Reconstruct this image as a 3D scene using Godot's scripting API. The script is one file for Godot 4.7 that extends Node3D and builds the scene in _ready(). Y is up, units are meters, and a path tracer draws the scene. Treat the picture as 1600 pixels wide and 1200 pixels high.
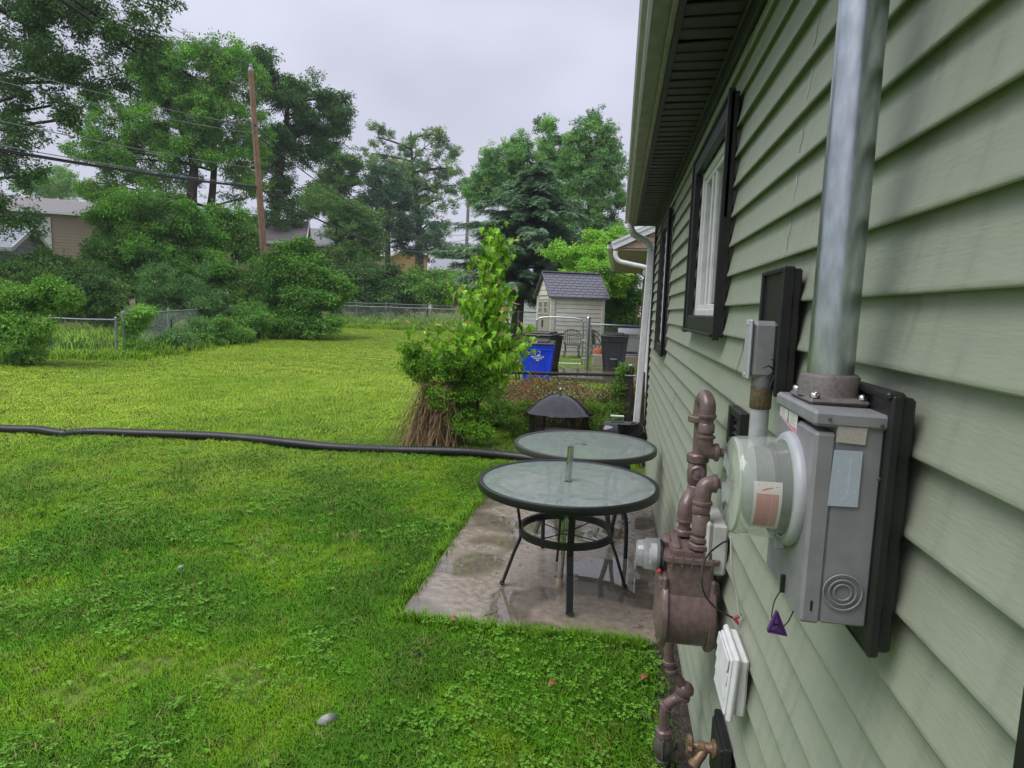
extends Node3D
# A wet, overcast back yard beside a green sided house. Units are metres, y is up, the house wall runs along z.

var rng := RandomNumberGenerator.new()
var taken := {}
var mats := {}
var clump_flat := 0.8

# ---------------------------------------------------------------- mesh builder
class MB:
	var v := PackedVector3Array()
	var n := PackedVector3Array()
	var uv := PackedVector2Array()
	var ix := PackedInt32Array()

	func vert(p: Vector3, nn: Vector3, t := Vector2.ZERO) -> int:
		v.append(p); n.append(nn); uv.append(t)
		return v.size() - 1

	func face(a: int, b: int, c: int) -> void:
		var g := (v[b] - v[a]).cross(v[c] - v[a])
		if g.dot(n[a] + n[b] + n[c]) > 0.0:
			ix.append(a); ix.append(c); ix.append(b)
		else:
			ix.append(a); ix.append(b); ix.append(c)

	func tri(a: Vector3, b: Vector3, c: Vector3, nn := Vector3.ZERO) -> void:
		if nn == Vector3.ZERO:
			nn = (c - a).cross(b - a).normalized()
		var i := vert(a, nn, Vector2(0, 0))
		vert(b, nn, Vector2(1, 0)); vert(c, nn, Vector2(1, 1))
		face(i, i + 1, i + 2)

	func quad(a: Vector3, b: Vector3, c: Vector3, d: Vector3, out := Vector3.ZERO) -> void:
		var nn := (c - a).cross(b - d).normalized()
		if out != Vector3.ZERO and nn.dot(out) < 0.0:
			nn = -nn
		var i := vert(a, nn, Vector2(0, 1))
		vert(b, nn, Vector2(1, 1)); vert(c, nn, Vector2(1, 0)); vert(d, nn, Vector2(0, 0))
		face(i, i + 1, i + 2); face(i, i + 2, i + 3)

	# box centred at c with chamfered edges
	func box(c: Vector3, s: Vector3, bev := 0.0, bs := Basis.IDENTITY) -> void:
		var h := s * 0.5
		bev = minf(bev, minf(h.x, minf(h.y, h.z)) * 0.9)
		for ax in 3:
			var u := (ax + 1) % 3
			var w := (ax + 2) % 3
			for sg in [-1.0, 1.0]:
				var pts: Array[Vector3] = []
				for k in [[-1.0, -1.0], [1.0, -1.0], [1.0, 1.0], [-1.0, 1.0]]:
					var p := Vector3.ZERO
					p[ax] = sg * h[ax]; p[u] = k[0] * (h[u] - bev); p[w] = k[1] * (h[w] - bev)
					pts.append(c + bs * p)
				var o := Vector3.ZERO
				o[ax] = sg
				quad(pts[0], pts[1], pts[2], pts[3], bs * o)
		if bev <= 0.0:
			return
		for ax in 3:
			var u := (ax + 1) % 3
			var w := (ax + 2) % 3
			for su in [-1.0, 1.0]:
				for sw in [-1.0, 1.0]:
					var pts: Array[Vector3] = []
					for k in [[-1.0, 0], [1.0, 0], [1.0, 1], [-1.0, 1]]:
						var p := Vector3.ZERO
						p[ax] = k[0] * (h[ax] - bev)
						p[u] = su * (h[u] - (bev if k[1] == 1 else 0.0))
						p[w] = sw * (h[w] - (bev if k[1] == 0 else 0.0))
						pts.append(c + bs * p)
					var o := Vector3.ZERO
					o[u] = su; o[w] = sw
					quad(pts[0], pts[1], pts[2], pts[3], bs * o)
		for sx in [-1.0, 1.0]:
			for sy in [-1.0, 1.0]:
				for sz in [-1.0, 1.0]:
					var sgn := Vector3(sx, sy, sz)
					var t: Array[Vector3] = []
					for ax in 3:
						var p := sgn * (h - Vector3.ONE * bev)
						p[ax] = sgn[ax] * h[ax]
						t.append(c + bs * p)
					tri(t[0], t[1], t[2], (bs * sgn).normalized())

	func bar(a: Vector3, b: Vector3, w: float, t: float, up := Vector3.UP, bev := 0.0) -> void:
		var d := b - a
		var z := d.normalized()
		if absf(z.dot(up)) > 0.99:
			up = Vector3.RIGHT
		var x := up.cross(z).normalized()
		var y := z.cross(x)
		box((a + b) * 0.5, Vector3(w, t, d.length()), bev, Basis(x, y, z))

	func ring_of(p: Vector3, x: Vector3, y: Vector3, r: float, seg: int, tilt: Vector3, vv: float) -> int:
		var first := v.size()
		for k in seg + 1:
			var a := TAU * k / seg
			var o := x * cos(a) + y * sin(a)
			vert(p + o * r, (o + tilt).normalized(), Vector2(float(k) / seg, vv))
		return first

	func tube(pts: Array, r, seg := 8, caps := true) -> void:
		var m := pts.size()
		var z: Vector3 = (pts[1] - pts[0]).normalized()
		var x := z.cross(Vector3.UP if absf(z.y) < 0.9 else Vector3.RIGHT).normalized()
		var prev := -1
		var along := 0.0
		for i in m:
			var zi: Vector3
			if i == 0: zi = pts[1] - pts[0]
			elif i == m - 1: zi = pts[i] - pts[i - 1]
			else: zi = (pts[i + 1] - pts[i]).normalized() + (pts[i] - pts[i - 1]).normalized()
			zi = zi.normalized()
			x = (x - zi * x.dot(zi)).normalized()
			var y := zi.cross(x)
			var ri: float = r[i] if r is Array or r is PackedFloat32Array else r
			if i > 0: along += (pts[i] - pts[i - 1]).length()
			var cur := ring_of(pts[i], x, y, ri, seg, Vector3.ZERO, along)
			if prev >= 0:
				for k in seg:
					face(prev + k, prev + k + 1, cur + k + 1)
					face(prev + k, cur + k + 1, cur + k)
			prev = cur
			if caps and (i == 0 or i == m - 1):
				var nn := -zi if i == 0 else zi
				var cc := vert(pts[i], nn)
				var f := ring_of(pts[i], x, y, ri, seg, nn * 1000.0, 0.0)
				for k in seg:
					face(cc, f + k, f + k + 1)

	# profile of (radius, height) turned about the y axis of xf
	func lathe(prof: Array, xf := Transform3D.IDENTITY, seg := 24, soft := 0.6) -> void:
		var m := prof.size()
		var nn: Array[Vector2] = []
		for i in m - 1:
			var d: Vector2 = prof[i + 1] - prof[i]
			nn.append(Vector2(d.y, -d.x).normalized())
		for i in m - 1:
			var na := nn[i]
			var nb := nn[i]
			if i > 0 and nn[i - 1].dot(nn[i]) > soft: na = (nn[i - 1] + nn[i]).normalized()
			if i < m - 2 and nn[i + 1].dot(nn[i]) > soft: nb = (nn[i + 1] + nn[i]).normalized()
			var a0 := v.size()
			for j in 2:
				var p: Vector2 = prof[i + j]
				var q := na if j == 0 else nb
				for k in seg + 1:
					var an := TAU * k / seg
					vert(xf * Vector3(cos(an) * p.x, p.y, sin(an) * p.x), (xf.basis * Vector3(cos(an) * q.x, q.y, sin(an) * q.x)).normalized(), Vector2(float(k) / seg, p.y))
			for k in seg:
				var a := a0 + k
				var b := a0 + seg + 1 + k
				face(a, a + 1, b + 1)
				face(a, b + 1, b)

	func extrude(poly: PackedVector2Array, xf: Transform3D, depth: float) -> void:
		var t := Geometry2D.triangulate_polygon(poly)
		for s in 2:
			var nz := xf.basis.z.normalized() * (1.0 if s == 1 else -1.0)
			for i in range(0, t.size(), 3):
				var q: Array[Vector3] = []
				for j in 3:
					var p := poly[t[i + j]]
					q.append(xf * Vector3(p.x, p.y, depth * (s - 0.5)))
				tri(q[0], q[1], q[2], nz)
		var area := 0.0
		for i in poly.size():
			area += poly[i].cross(poly[(i + 1) % poly.size()])
		for i in poly.size():
			var a := poly[i]
			var b := poly[(i + 1) % poly.size()]
			var o := Vector2(b.y - a.y, a.x - b.x) * signf(area)
			quad(xf * Vector3(a.x, a.y, -depth / 2), xf * Vector3(b.x, b.y, -depth / 2), xf * Vector3(b.x, b.y, depth / 2), xf * Vector3(a.x, a.y, depth / 2), xf.basis * Vector3(o.x, o.y, 0))

	func mesh() -> ArrayMesh:
		var arr := []
		arr.resize(Mesh.ARRAY_MAX)
		arr[Mesh.ARRAY_VERTEX] = v
		arr[Mesh.ARRAY_NORMAL] = n
		arr[Mesh.ARRAY_TEX_UV] = uv
		arr[Mesh.ARRAY_INDEX] = ix
		var am := ArrayMesh.new()
		am.add_surface_from_arrays(Mesh.PRIMITIVE_TRIANGLES, arr)
		return am

# ---------------------------------------------------------------- scene helpers
func numbered(called: String) -> String:
	if not taken.has(called):
		taken[called] = 0
		return called
	taken[called] += 1
	return "%s_%03d" % [called, taken[called]]

func thing(called: String, label: String, category: String, at := Vector3.ZERO, turn := 0.0, group := "") -> Node3D:
	var o := Node3D.new()
	o.name = numbered(called)
	add_child(o)
	o.position = at
	o.rotation.y = turn
	tag(o, label, category, group)
	return o

func tag(o: Node3D, label: String, category: String, group := "") -> void:
	o.set_meta("label", label)
	o.set_meta("category", category)
	if group: o.set_meta("group", group)

func obj(called: String, m, mat: Material, parent: Node3D = self) -> MeshInstance3D:
	var o := MeshInstance3D.new()
	o.mesh = m.mesh() if m is MB else m
	o.material_override = mat
	if parent == self:
		o.name = numbered(called)
	else:
		o.name = called
	parent.add_child(o, true)
	return o

func struct(called: String, m, mat: Material) -> MeshInstance3D:
	var o := obj(called, m, mat)
	o.set_meta("kind", "structure")
	return o

func many(called: String, mesh: Mesh, xs: Array, cols: Array, mat: Material, parent: Node3D = self) -> MultiMeshInstance3D:
	var mm := MultiMesh.new()
	mm.transform_format = MultiMesh.TRANSFORM_3D
	mm.use_colors = true
	mm.mesh = mesh
	mm.instance_count = xs.size()
	for i in xs.size():
		mm.set_instance_transform(i, xs[i])
		mm.set_instance_color(i, cols[i])
	var o := MultiMeshInstance3D.new()
	o.multimesh = mm
	o.material_override = mat
	o.name = numbered(called) if parent == self else called
	parent.add_child(o, true)
	return o

func mat(r: float, g: float, b: float, rough := 0.7, metal := 0.0) -> StandardMaterial3D:
	var m := StandardMaterial3D.new()
	m.albedo_color = Color(r, g, b).linear_to_srgb()
	m.roughness = rough
	m.metallic = metal
	return m

func leafmat(back := 0.5, rough := 0.5) -> StandardMaterial3D:
	var m := mat(1, 1, 1, rough)
	m.vertex_color_use_as_albedo = true
	m.metallic_specular = 0.22
	m.backlight_enabled = true
	m.backlight = Color(back, back, back * 0.7)
	m.cull_mode = BaseMaterial3D.CULL_DISABLED
	return m

# greyscale noise as a multiplying texture, lo..hi linear
func noise_tex(sd: int, freq: float, lo: float, hi: float, oct := 4, size := 256, warm := 0.0) -> ImageTexture:
	var f := FastNoiseLite.new()
	f.seed = sd
	f.frequency = freq
	f.fractal_octaves = oct
	var im := f.get_seamless_image(size, size)
	im.convert(Image.FORMAT_L8)
	var out := Image.create(size, size, false, Image.FORMAT_RGB8)
	for y in size:
		for x in size:
			var k := smoothstep(0.15, 0.85, im.get_pixel(x, y).r)
			var a := lerpf(lo, hi, k)
			out.set_pixel(x, y, Color(a, a * (1.0 - warm * (1.0 - k)), a * (1.0 - 2.0 * warm * (1.0 - k))).linear_to_srgb())
	return ImageTexture.create_from_image(out)

func bump_tex(sd: int, freq: float, strength: float, oct := 3, size := 256) -> ImageTexture:
	var f := FastNoiseLite.new()
	f.seed = sd
	f.frequency = freq
	f.fractal_octaves = oct
	var im := f.get_seamless_image(size, size)
	im.convert(Image.FORMAT_RGBA8)
	im.bump_map_to_normal_map(strength)
	return ImageTexture.create_from_image(im)

func worn(m: StandardMaterial3D, tex: Texture2D, scale: Vector3, bump: Texture2D = null, bs := 1.0, world := true) -> StandardMaterial3D:
	m.uv1_triplanar = true
	m.uv1_world_triplanar = world
	m.uv1_scale = scale
	if tex: m.albedo_texture = tex
	if bump:
		m.normal_enabled = true
		m.normal_texture = bump
		m.normal_scale = bs
	return m

func rnd(a: float, b: float) -> float:
	return rng.randf_range(a, b)

func rdir() -> Vector3:
	var z := rnd(-1, 1)
	var a := rnd(0, TAU)
	var r := sqrt(1 - z * z)
	return Vector3(r * cos(a), z, r * sin(a))

func rise(z: float) -> float:
	return clampf((-z - 15.0) * 0.024, 0.0, 1.1)

func bez(a: Vector3, b: Vector3, c: Vector3, k := 6) -> Array:
	var o := []
	for i in k + 1:
		var t := float(i) / k
		o.append(a.lerp(b, t).lerp(b.lerp(c, t), t))
	return o

func smooth_path(p: Array, k := 6) -> Array:
	var c := Curve3D.new()
	for i in p.size():
		var t: Vector3 = (p[mini(i + 1, p.size() - 1)] - p[maxi(i - 1, 0)]) / 6.0
		c.add_point(p[i], -t, t)
	var o := []
	for i in p.size() - 1:
		for j in k:
			o.append(c.sample(i, float(j) / k))
	o.append(p[p.size() - 1])
	return o

# transform whose y axis runs along d
func along(p: Vector3, d: Vector3) -> Transform3D:
	var y := d.normalized()
	var x := y.cross(Vector3.FORWARD if absf(y.z) < 0.9 else Vector3.RIGHT).normalized()
	return Transform3D(Basis(x, y, x.cross(y)), p)

# ---------------------------------------------------------------- foliage
func spray(sd: int, n: int, rad: float, ll: float, lw: float, flat := 0.7) -> ArrayMesh:
	var g := RandomNumberGenerator.new()
	g.seed = sd
	var m := MB.new()
	for i in n:
		var d := Vector3(g.randfn(), g.randfn() * flat, g.randfn()).normalized()
		var p := d * rad * pow(g.randf(), 0.5)
		p.y *= flat
		var o := (d + Vector3(g.randfn(), g.randfn() - 0.6, g.randfn()) * 0.6).normalized()
		var up := (Vector3.UP + Vector3(g.randfn(), g.randfn(), g.randfn()) * 0.5).normalized()
		var s := o.cross(up).normalized()
		up = s.cross(o)
		var l := ll * g.randf_range(0.7, 1.2)
		var w := lw * g.randf_range(0.7, 1.2) * 0.5
		var mid := p + o * l * 0.45
		var tip := p + o * l - up * l * 0.18
		var a := mid + s * w + up * w * 0.35
		var b := mid - s * w + up * w * 0.35
		m.tri(p, a, tip); m.tri(p, tip, b)
	return m.mesh()

func needle_spray(sd: int) -> ArrayMesh:
	var g := RandomNumberGenerator.new()
	g.seed = sd
	var m := MB.new()
	for t in 5:
		var a0 := (t - 2) * 0.45 + g.randf_range(-0.1, 0.1)
		var d := Vector3(sin(a0), -0.12, cos(a0))
		var len := 0.5 - absf(t - 2) * 0.11
		for i in 13:
			var p := d * len * (i + 1) / 13.0 + Vector3(0, -0.10 * pow(float(i) / 13.0, 2), 0)
			for s in [-1.0, 1.0]:
				var o: Vector3 = (d * 0.6 + d.cross(Vector3.UP) * s + Vector3(0, g.randf_range(-0.5, 0.5), 0)).normalized()
				var l := 0.085
				var w := d * 0.014
				m.tri(p - w, p + w, p + o * l)
	return m.mesh()

func blade_tuft(sd: int, n: int, rad: float, h: float, w: float, lean: float) -> ArrayMesh:
	var g := RandomNumberGenerator.new()
	g.seed = sd
	var m := MB.new()
	for i in n:
		var a := g.randf() * TAU
		var p := Vector3(cos(a), 0, sin(a)) * rad * sqrt(g.randf())
		var b := g.randf() * TAU
		var d := Vector3(cos(b), 0, sin(b))
		var hh := h * g.randf_range(0.5, 1.15)
		var ln := lean * g.randf_range(0.2, 1.3)
		var s := Vector3(-d.z, 0, d.x) * w * g.randf_range(0.7, 1.2) * 0.5
		var q := p + Vector3(0, hh * 0.6, 0) + d * hh * ln * 0.35
		var t := p + Vector3(0, hh * (1.0 - 0.25 * ln), 0) + d * hh * ln
		var nn := (d * 0.3 + Vector3.UP).normalized()
		m.tri(p - s, p + s, q + s * 0.8, nn); m.tri(p - s, q + s * 0.8, q - s * 0.8, nn); m.tri(q - s * 0.8, q + s * 0.8, t, nn)
	return m.mesh()

func clover_tuft(sd: int, n: int, rad: float, h: float, leaf: float) -> ArrayMesh:
	var g := RandomNumberGenerator.new()
	g.seed = sd
	var m := MB.new()
	for i in n:
		var a := g.randf() * TAU
		var c := Vector3(cos(a), 0, sin(a)) * rad * sqrt(g.randf()) + Vector3(0, h * g.randf_range(0.5, 1.1), 0)
		var tilt := Basis.from_euler(Vector3(g.randf_range(-0.5, 0.5), g.randf() * TAU, g.randf_range(-0.5, 0.5)))
		m.tri(Vector3(c.x * 0.6, 0, c.z * 0.6), Vector3(c.x * 0.6 + 0.003, 0, c.z * 0.6), c)
		for k in 3:
			var an := k * TAU / 3
			var r := leaf * g.randf_range(0.85, 1.15)
			var o := Vector3(cos(an), 0, sin(an))
			var s := Vector3(-o.z, 0, o.x)
			var pts := [Vector3.ZERO, o * r * 0.5 + s * r * 0.5, o * r + s * r * 0.42, o * r * 0.95, o * r - s * r * 0.42, o * r * 0.5 - s * r * 0.5]
			for j in range(1, 5):
				m.tri(c + tilt * (pts[0]), c + tilt * (pts[j] + Vector3(0, 0.12 * r if j != 3 else 0.0, 0)), c + tilt * (pts[j + 1] + Vector3(0, 0.12 * r if j != 2 else 0.0, 0)))
	return m.mesh()

# a lobed maple leaf hanging from the origin along -y, facing z
func maple_leaf(s: float, droop: float) -> ArrayMesh:
	var half := [Vector2(0, 0), Vector2(0.12, 0.03), Vector2(0.40, -0.02), Vector2(0.27, 0.16), Vector2(0.60, 0.36), Vector2(0.42, 0.42), Vector2(0.17, 0.46), Vector2(0.27, 0.66), Vector2(0.12, 0.70), Vector2(0, 1.08)]
	var m := MB.new()
	for sd in [-1.0, 1.0]:
		for i in range(1, half.size() - 1):
			var q: Array[Vector3] = []
			for p in [Vector2(0, 0.3 if i > 2 else 0.0), half[i], half[i + 1]]:
				q.append(Vector3(p.x * sd, -p.y, absf(p.x) * 0.35 - droop * p.y * p.y) * s)
			m.tri(q[0], q[1], q[2])
		m.tri(Vector3.ZERO, Vector3(0.30 * sd, -0.16, 0.1) * s, Vector3(0, -0.3, -droop * 0.09) * s)
	m.tri(Vector3(-0.012, 0, 0) * s, Vector3(0.012, 0, 0) * s, Vector3(0, 0.45, -0.1) * s)
	return m.mesh()

func limbs(m: MB, from: Vector3, to: Vector3, r0: float, r1: float, seg := 6) -> void:
	var mid := from.lerp(to, 0.5) + Vector3(rnd(-0.06, 0.06), rnd(0.02, 0.12), rnd(-0.06, 0.06)) * (to - from).length()
	var p := bez(from, mid, to, 5)
	var rr := []
	for i in 6: rr.append(lerpf(r0, r1, i / 5.0))
	m.tube(p, rr, seg, false)

# a broadleaf tree: spine is the trunk's path with end radii, every lobe gets a limb and twigs to its clumps
func tree(called: String, label: String, spine: Array, r0: float, r1: float, lobes: Array, per: int, clump: float, mesh: Mesh, size: float, ca: Color, cb: Color, lm: Material, group := "", bark := "bark") -> Node3D:
	var base: Vector3 = spine[0]
	var t := thing(called, label, "shrub" if called.contains("shrub") or called.contains("bush") else "tree", base, 0.0, group)
	var sp := smooth_path(spine, 4)
	var m := MB.new()
	var rr := []
	for i in sp.size():
		sp[i] -= base
		rr.append(lerpf(r0, r1, pow(float(i) / (sp.size() - 1), 0.8)) * (1.25 if i == 0 else 1.0))
	m.tube(sp, rr, 8, false)
	var local := []
	for l in lobes: local.append([l[0] - base, l[1], l[2]])
	var cents := crown_at(t, base, local, per, clump, mesh, size, ca, cb, lm)
	for l in local:
		var best: Vector3 = sp[sp.size() - 1]
		var bd := 1e9
		for i in range(sp.size() / 4, sp.size()):
			var q: Vector3 = sp[i]
			var dd: float = (q - l[0]).length() + maxf(0.0, q.y - l[0].y + 0.5) * 1.5
			if dd < bd:
				bd = dd; best = q
		var rl := maxf(r1 * 0.6, r0 * 0.2)
		limbs(m, best, l[0], rl, rl * 0.45)
		var k := 0
		for c in cents:
			if ((c - l[0]) / l[1]).length() < 1.1:
				k += 1
				if k % 4 == 0: limbs(m, l[0], c, rl * 0.35, 0.012, 4)
	obj("trunk", m, mats[bark], t)
	return t

func crown_at(t: Node3D, base: Vector3, lobes: Array, per: int, clump: float, mesh: Mesh, size: float, ca: Color, cb: Color, lm: Material) -> Array:
	var xs := []
	var cs := []
	var centres := []
	for l in lobes:
		var c: Vector3 = l[0]
		var r: Vector3 = l[1]
		for i in int(l[2]):
			var p := c + rdir() * r * lerpf(0.5, 1.08, pow(rng.randf(), 0.6)) * (rnd(1.0, 1.28) if i % 5 == 0 else 1.0)
			if p.y + base.y < rise(p.z + base.z) + 0.1: continue
			centres.append(p)
			var tt := rng.randf()
			if rng.randf() < 0.16: tt += 0.7
			var cr := clump * rnd(0.38, 0.85)
			for j in per:
				var q := p + Vector3(rng.randfn() * cr, rng.randfn() * cr * clump_flat, rng.randfn() * cr)
				if q.y + base.y < rise(q.z + base.z) + 0.05: continue
				xs.append(Transform3D(Basis.from_euler(Vector3(rnd(-0.5, 0.5), rnd(0, TAU), rnd(-0.5, 0.5))).scaled(Vector3.ONE * size * rnd(0.7, 1.25)), q))
				var k := ca.lerp(cb, clampf(tt + rnd(-0.3, 0.3), 0, 1.5))
				cs.append(Color(k.r * rnd(0.85, 1.15), k.g * rnd(0.9, 1.1), k.b))
	# leading shoots that stand out of the mass and make its edge ragged
	for l in lobes:
		for i in maxi(1, int(l[2]) / 5):
			var d := rdir()
			d.y = absf(d.y) * 0.9 - 0.15
			var sag := rnd(0.0, 0.35)
			var kk := ca.lerp(cb, rnd(0.2, 1.3))
			for j in 6:
				var f := 0.85 + 0.11 * j
				var rr: Vector3 = l[1]
				var q: Vector3 = l[0] + d * rr * f - Vector3(0, sag * 0.03 * j * j * rr.y, 0) + Vector3(rng.randfn(), rng.randfn(), rng.randfn()) * 0.04
				if q.y + base.y < rise(q.z + base.z) + 0.05: continue
				xs.append(Transform3D(Basis.from_euler(Vector3(rnd(-0.6, 0.6), rnd(0, TAU), rnd(-0.6, 0.6))).scaled(Vector3.ONE * size * (0.85 - 0.09 * j)), q))
				cs.append(kk)
	many("crown", mesh, xs, cs, lm, t).set_meta("kind", "stuff")
	return centres

# ---------------------------------------------------------------- scene
func _ready() -> void:
	rng.seed = 20240611
	var cam := Camera3D.new()
	cam.name = "camera"
	cam.fov = 61.93
	cam.far = 900.0
	cam.near = 0.05
	cam.position = Vector3(0, 1.66, 0)
	cam.rotation_degrees = Vector3(-6.62, 9.18, 1.89)
	add_child(cam)
	cam.current = true
	var we := WorldEnvironment.new()
	we.name = "world_environment"
	var env := Environment.new()
	env.background_mode = Environment.BG_SKY
	env.tonemap_mode = Environment.TONE_MAPPER_LINEAR
	env.tonemap_exposure = 1.65
	env.sdfgi_enabled = true
	env.ssao_enabled = true
	env.ssil_enabled = true
	env.fog_enabled = true
	env.fog_density = 0.0006
	env.fog_light_color = Color(0.86, 0.87, 0.93)
	var sky := Sky.new()
	var pano := PanoramaSkyMaterial.new()
	pano.panorama = cloudy_sky()
	sky.sky_material = pano
	env.sky = sky
	we.environment = env
	add_child(we)
	var sun := DirectionalLight3D.new()
	sun.name = "overcast_sun"
	sun.light_energy = 0.5
	sun.light_color = Color(1.0, 0.98, 0.95)
	sun.light_angular_distance = 40.0
	sun.rotation_degrees = Vector3(-58, -55, 0)
	sun.shadow_enabled = true
	add_child(sun)

	make_materials()
	make_ground()
	make_house()
	make_neighbour_house()
	make_far_houses()
	make_trees()
	make_fences()
	make_pole_and_wires()
	make_lawn_cover()
	make_electric_meter()
	make_gas_meter()
	make_wall_things()
	make_tables()
	make_fire_pit_and_grill()
	make_hose()
	make_sapling()
	make_vine_bed()
	make_next_yard()
	make_small_things()

# an overcast sky: more than twice as bright overhead as at the horizon, with soft cloud
func cloudy_sky() -> ImageTexture:
	var f := FastNoiseLite.new()
	f.seed = 7
	f.frequency = 1.3
	f.fractal_octaves = 4
	var w := 512
	var h := 256
	var im := Image.create(w, h, false, Image.FORMAT_RGBF)
	for y in h:
		var el := (0.5 - (y + 0.5) / h) * PI
		for x in w:
			var az := (x + 0.5) / w * TAU
			var d := Vector3(cos(el) * sin(az), sin(el) * 2.2, -cos(el) * cos(az))
			var s := maxf(sin(el), 0.0)
			var l := 0.395 + 0.60 * pow(s, 2.5)
			var k := 1.0 + 0.26 * f.get_noise_3dv(d * 1.6) * smoothstep(0.05, 0.5, s + 0.1)
			l *= k
			if el < 0.0: l = 0.25
			im.set_pixel(x, y, Color(l * 0.955, l * 0.985, l * 1.18))
	return ImageTexture.create_from_image(im)

func make_materials() -> void:
	var grain := bump_tex(11, 0.02, 3.0, 4)
	var mott := noise_tex(12, 0.012, 0.90, 1.0, 5)
	mats.siding = worn(mat(0.305, 0.340, 0.265, 0.48), siding_print(), Vector3(1, 3.0, 0.31), siding_bump(), 0.17)
	mats.siding_end = worn(mat(0.30, 0.34, 0.24, 0.55), mott, Vector3(1, 1, 1))
	mats.black = worn(mat(0.014, 0.014, 0.016, 0.45), noise_tex(14, 0.03, 0.7, 1.0), Vector3(2, 2, 2), grain, 0.2)
	mats.soffit = worn(mat(0.028, 0.031, 0.036, 0.55), noise_tex(15, 0.03, 0.75, 1.0), Vector3(2, 2, 2))
	mats.fascia = worn(mat(0.24, 0.245, 0.20, 0.5), noise_tex(16, 0.02, 0.75, 1.0), Vector3(1, 1, 1))
	mats.white = worn(mat(0.70, 0.71, 0.72, 0.4), noise_tex(17, 0.02, 0.85, 1.0), Vector3(1.5, 1.5, 1.5))
	mats.offwhite = worn(mat(0.52, 0.52, 0.50, 0.45), noise_tex(18, 0.02, 0.8, 1.0), Vector3(2, 2, 2))
	mats.dark_room = mat(0.02, 0.02, 0.022, 0.9)
	mats.curtain = mat(0.16, 0.155, 0.15, 0.9)
	var g := mat(0.75, 0.8, 0.8, 0.03)
	g.transparency = BaseMaterial3D.TRANSPARENCY_ALPHA
	g.albedo_color.a = 0.12
	g.metallic_specular = 0.3
	mats.pane = g
	mats.galv = worn(mat(0.52, 0.575, 0.595, 0.30, 0.95), noise_tex(19, 0.03, 0.72, 1.0, 5), Vector3(9, 2.2, 9), grain, 0.04)
	mats.galv_far = mat(0.26, 0.28, 0.30, 0.5, 0.4)
	mats.wire_mesh = mat(0.30, 0.32, 0.33, 0.5, 0.4)
	mats.meter_grey = worn(mat(0.235, 0.24, 0.255, 0.45), noise_tex(20, 0.02, 0.86, 1.0), Vector3(4, 4, 4), grain, 0.08)
	mats.light_grey = worn(mat(0.40, 0.42, 0.45, 0.4), noise_tex(21, 0.03, 0.85, 1.0), Vector3(4, 4, 4))
	mats.gas_brown = worn(mat(0.165, 0.113, 0.108, 0.27), noise_tex(22, 0.03, 0.72, 1.0, 5), Vector3(5, 5, 5), bump_tex(23, 0.08, 1.2, 3), 0.3)
	mats.rust = worn(mat(0.20, 0.15, 0.09, 0.7), noise_tex(24, 0.05, 0.45, 1.0, 5), Vector3(8, 8, 8))
	mats.iron = worn(mat(0.13, 0.12, 0.105, 0.6, 0.3), noise_tex(25, 0.05, 0.5, 1.0, 5), Vector3(8, 8, 8))
	mats.brass = worn(mat(0.30, 0.19, 0.12, 0.45, 0.5), noise_tex(26, 0.05, 0.6, 1.0, 4), Vector3(10, 10, 10))
	mats.black_metal = mat(0.012, 0.012, 0.013, 0.38)
	mats.enamel = mat(0.005, 0.005, 0.006, 0.03)
	mats.chrome = mat(0.55, 0.57, 0.55, 0.14, 1.0)
	var tg := mat(0.31, 0.375, 0.355, 0.05)
	tg.transparency = BaseMaterial3D.TRANSPARENCY_ALPHA
	tg.albedo_color.a = 0.56
	worn(tg, noise_tex(75, 0.025, 0.80, 1.12, 5), Vector3(2, 2, 2), bump_tex(27, 0.14, 6.0, 3), 0.10)
	mats.table_glass = tg
	mats.hose = mat(0.012, 0.012, 0.013, 0.35)
	mats.bark = worn(mat(0.085, 0.065, 0.05, 0.9), noise_tex(28, 0.03, 0.5, 1.0, 5, 256, 0.1), Vector3(2, 0.6, 2), bump_tex(29, 0.06, 4.0), 0.8)
	mats.bark_dark = worn(mat(0.04, 0.033, 0.028, 0.9), noise_tex(30, 0.03, 0.5, 1.0, 5), Vector3(2, 0.6, 2))
	mats.pole_wood = worn(mat(0.36, 0.215, 0.13, 0.85), noise_tex(31, 0.03, 0.45, 1.0, 5, 256, 0.15), Vector3(3, 0.25, 3))
	mats.post_wood = worn(mat(0.055, 0.042, 0.035, 0.85), noise_tex(32, 0.03, 0.5, 1.0, 5), Vector3(6, 1, 6))
	mats.straw = mat(0.32, 0.20, 0.09, 0.8)
	mats.leaf = leafmat(0.45, 0.45)
	mats.needle = leafmat(0.4, 0.55)
	mats.grass = leafmat(0.35, 0.45)
	mats.dry = leafmat(0.2, 0.8)
	mats.cable = mat(0.012, 0.012, 0.012, 0.5)
	mats.wire_pale = mat(0.22, 0.23, 0.24, 0.5, 0.3)

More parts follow.
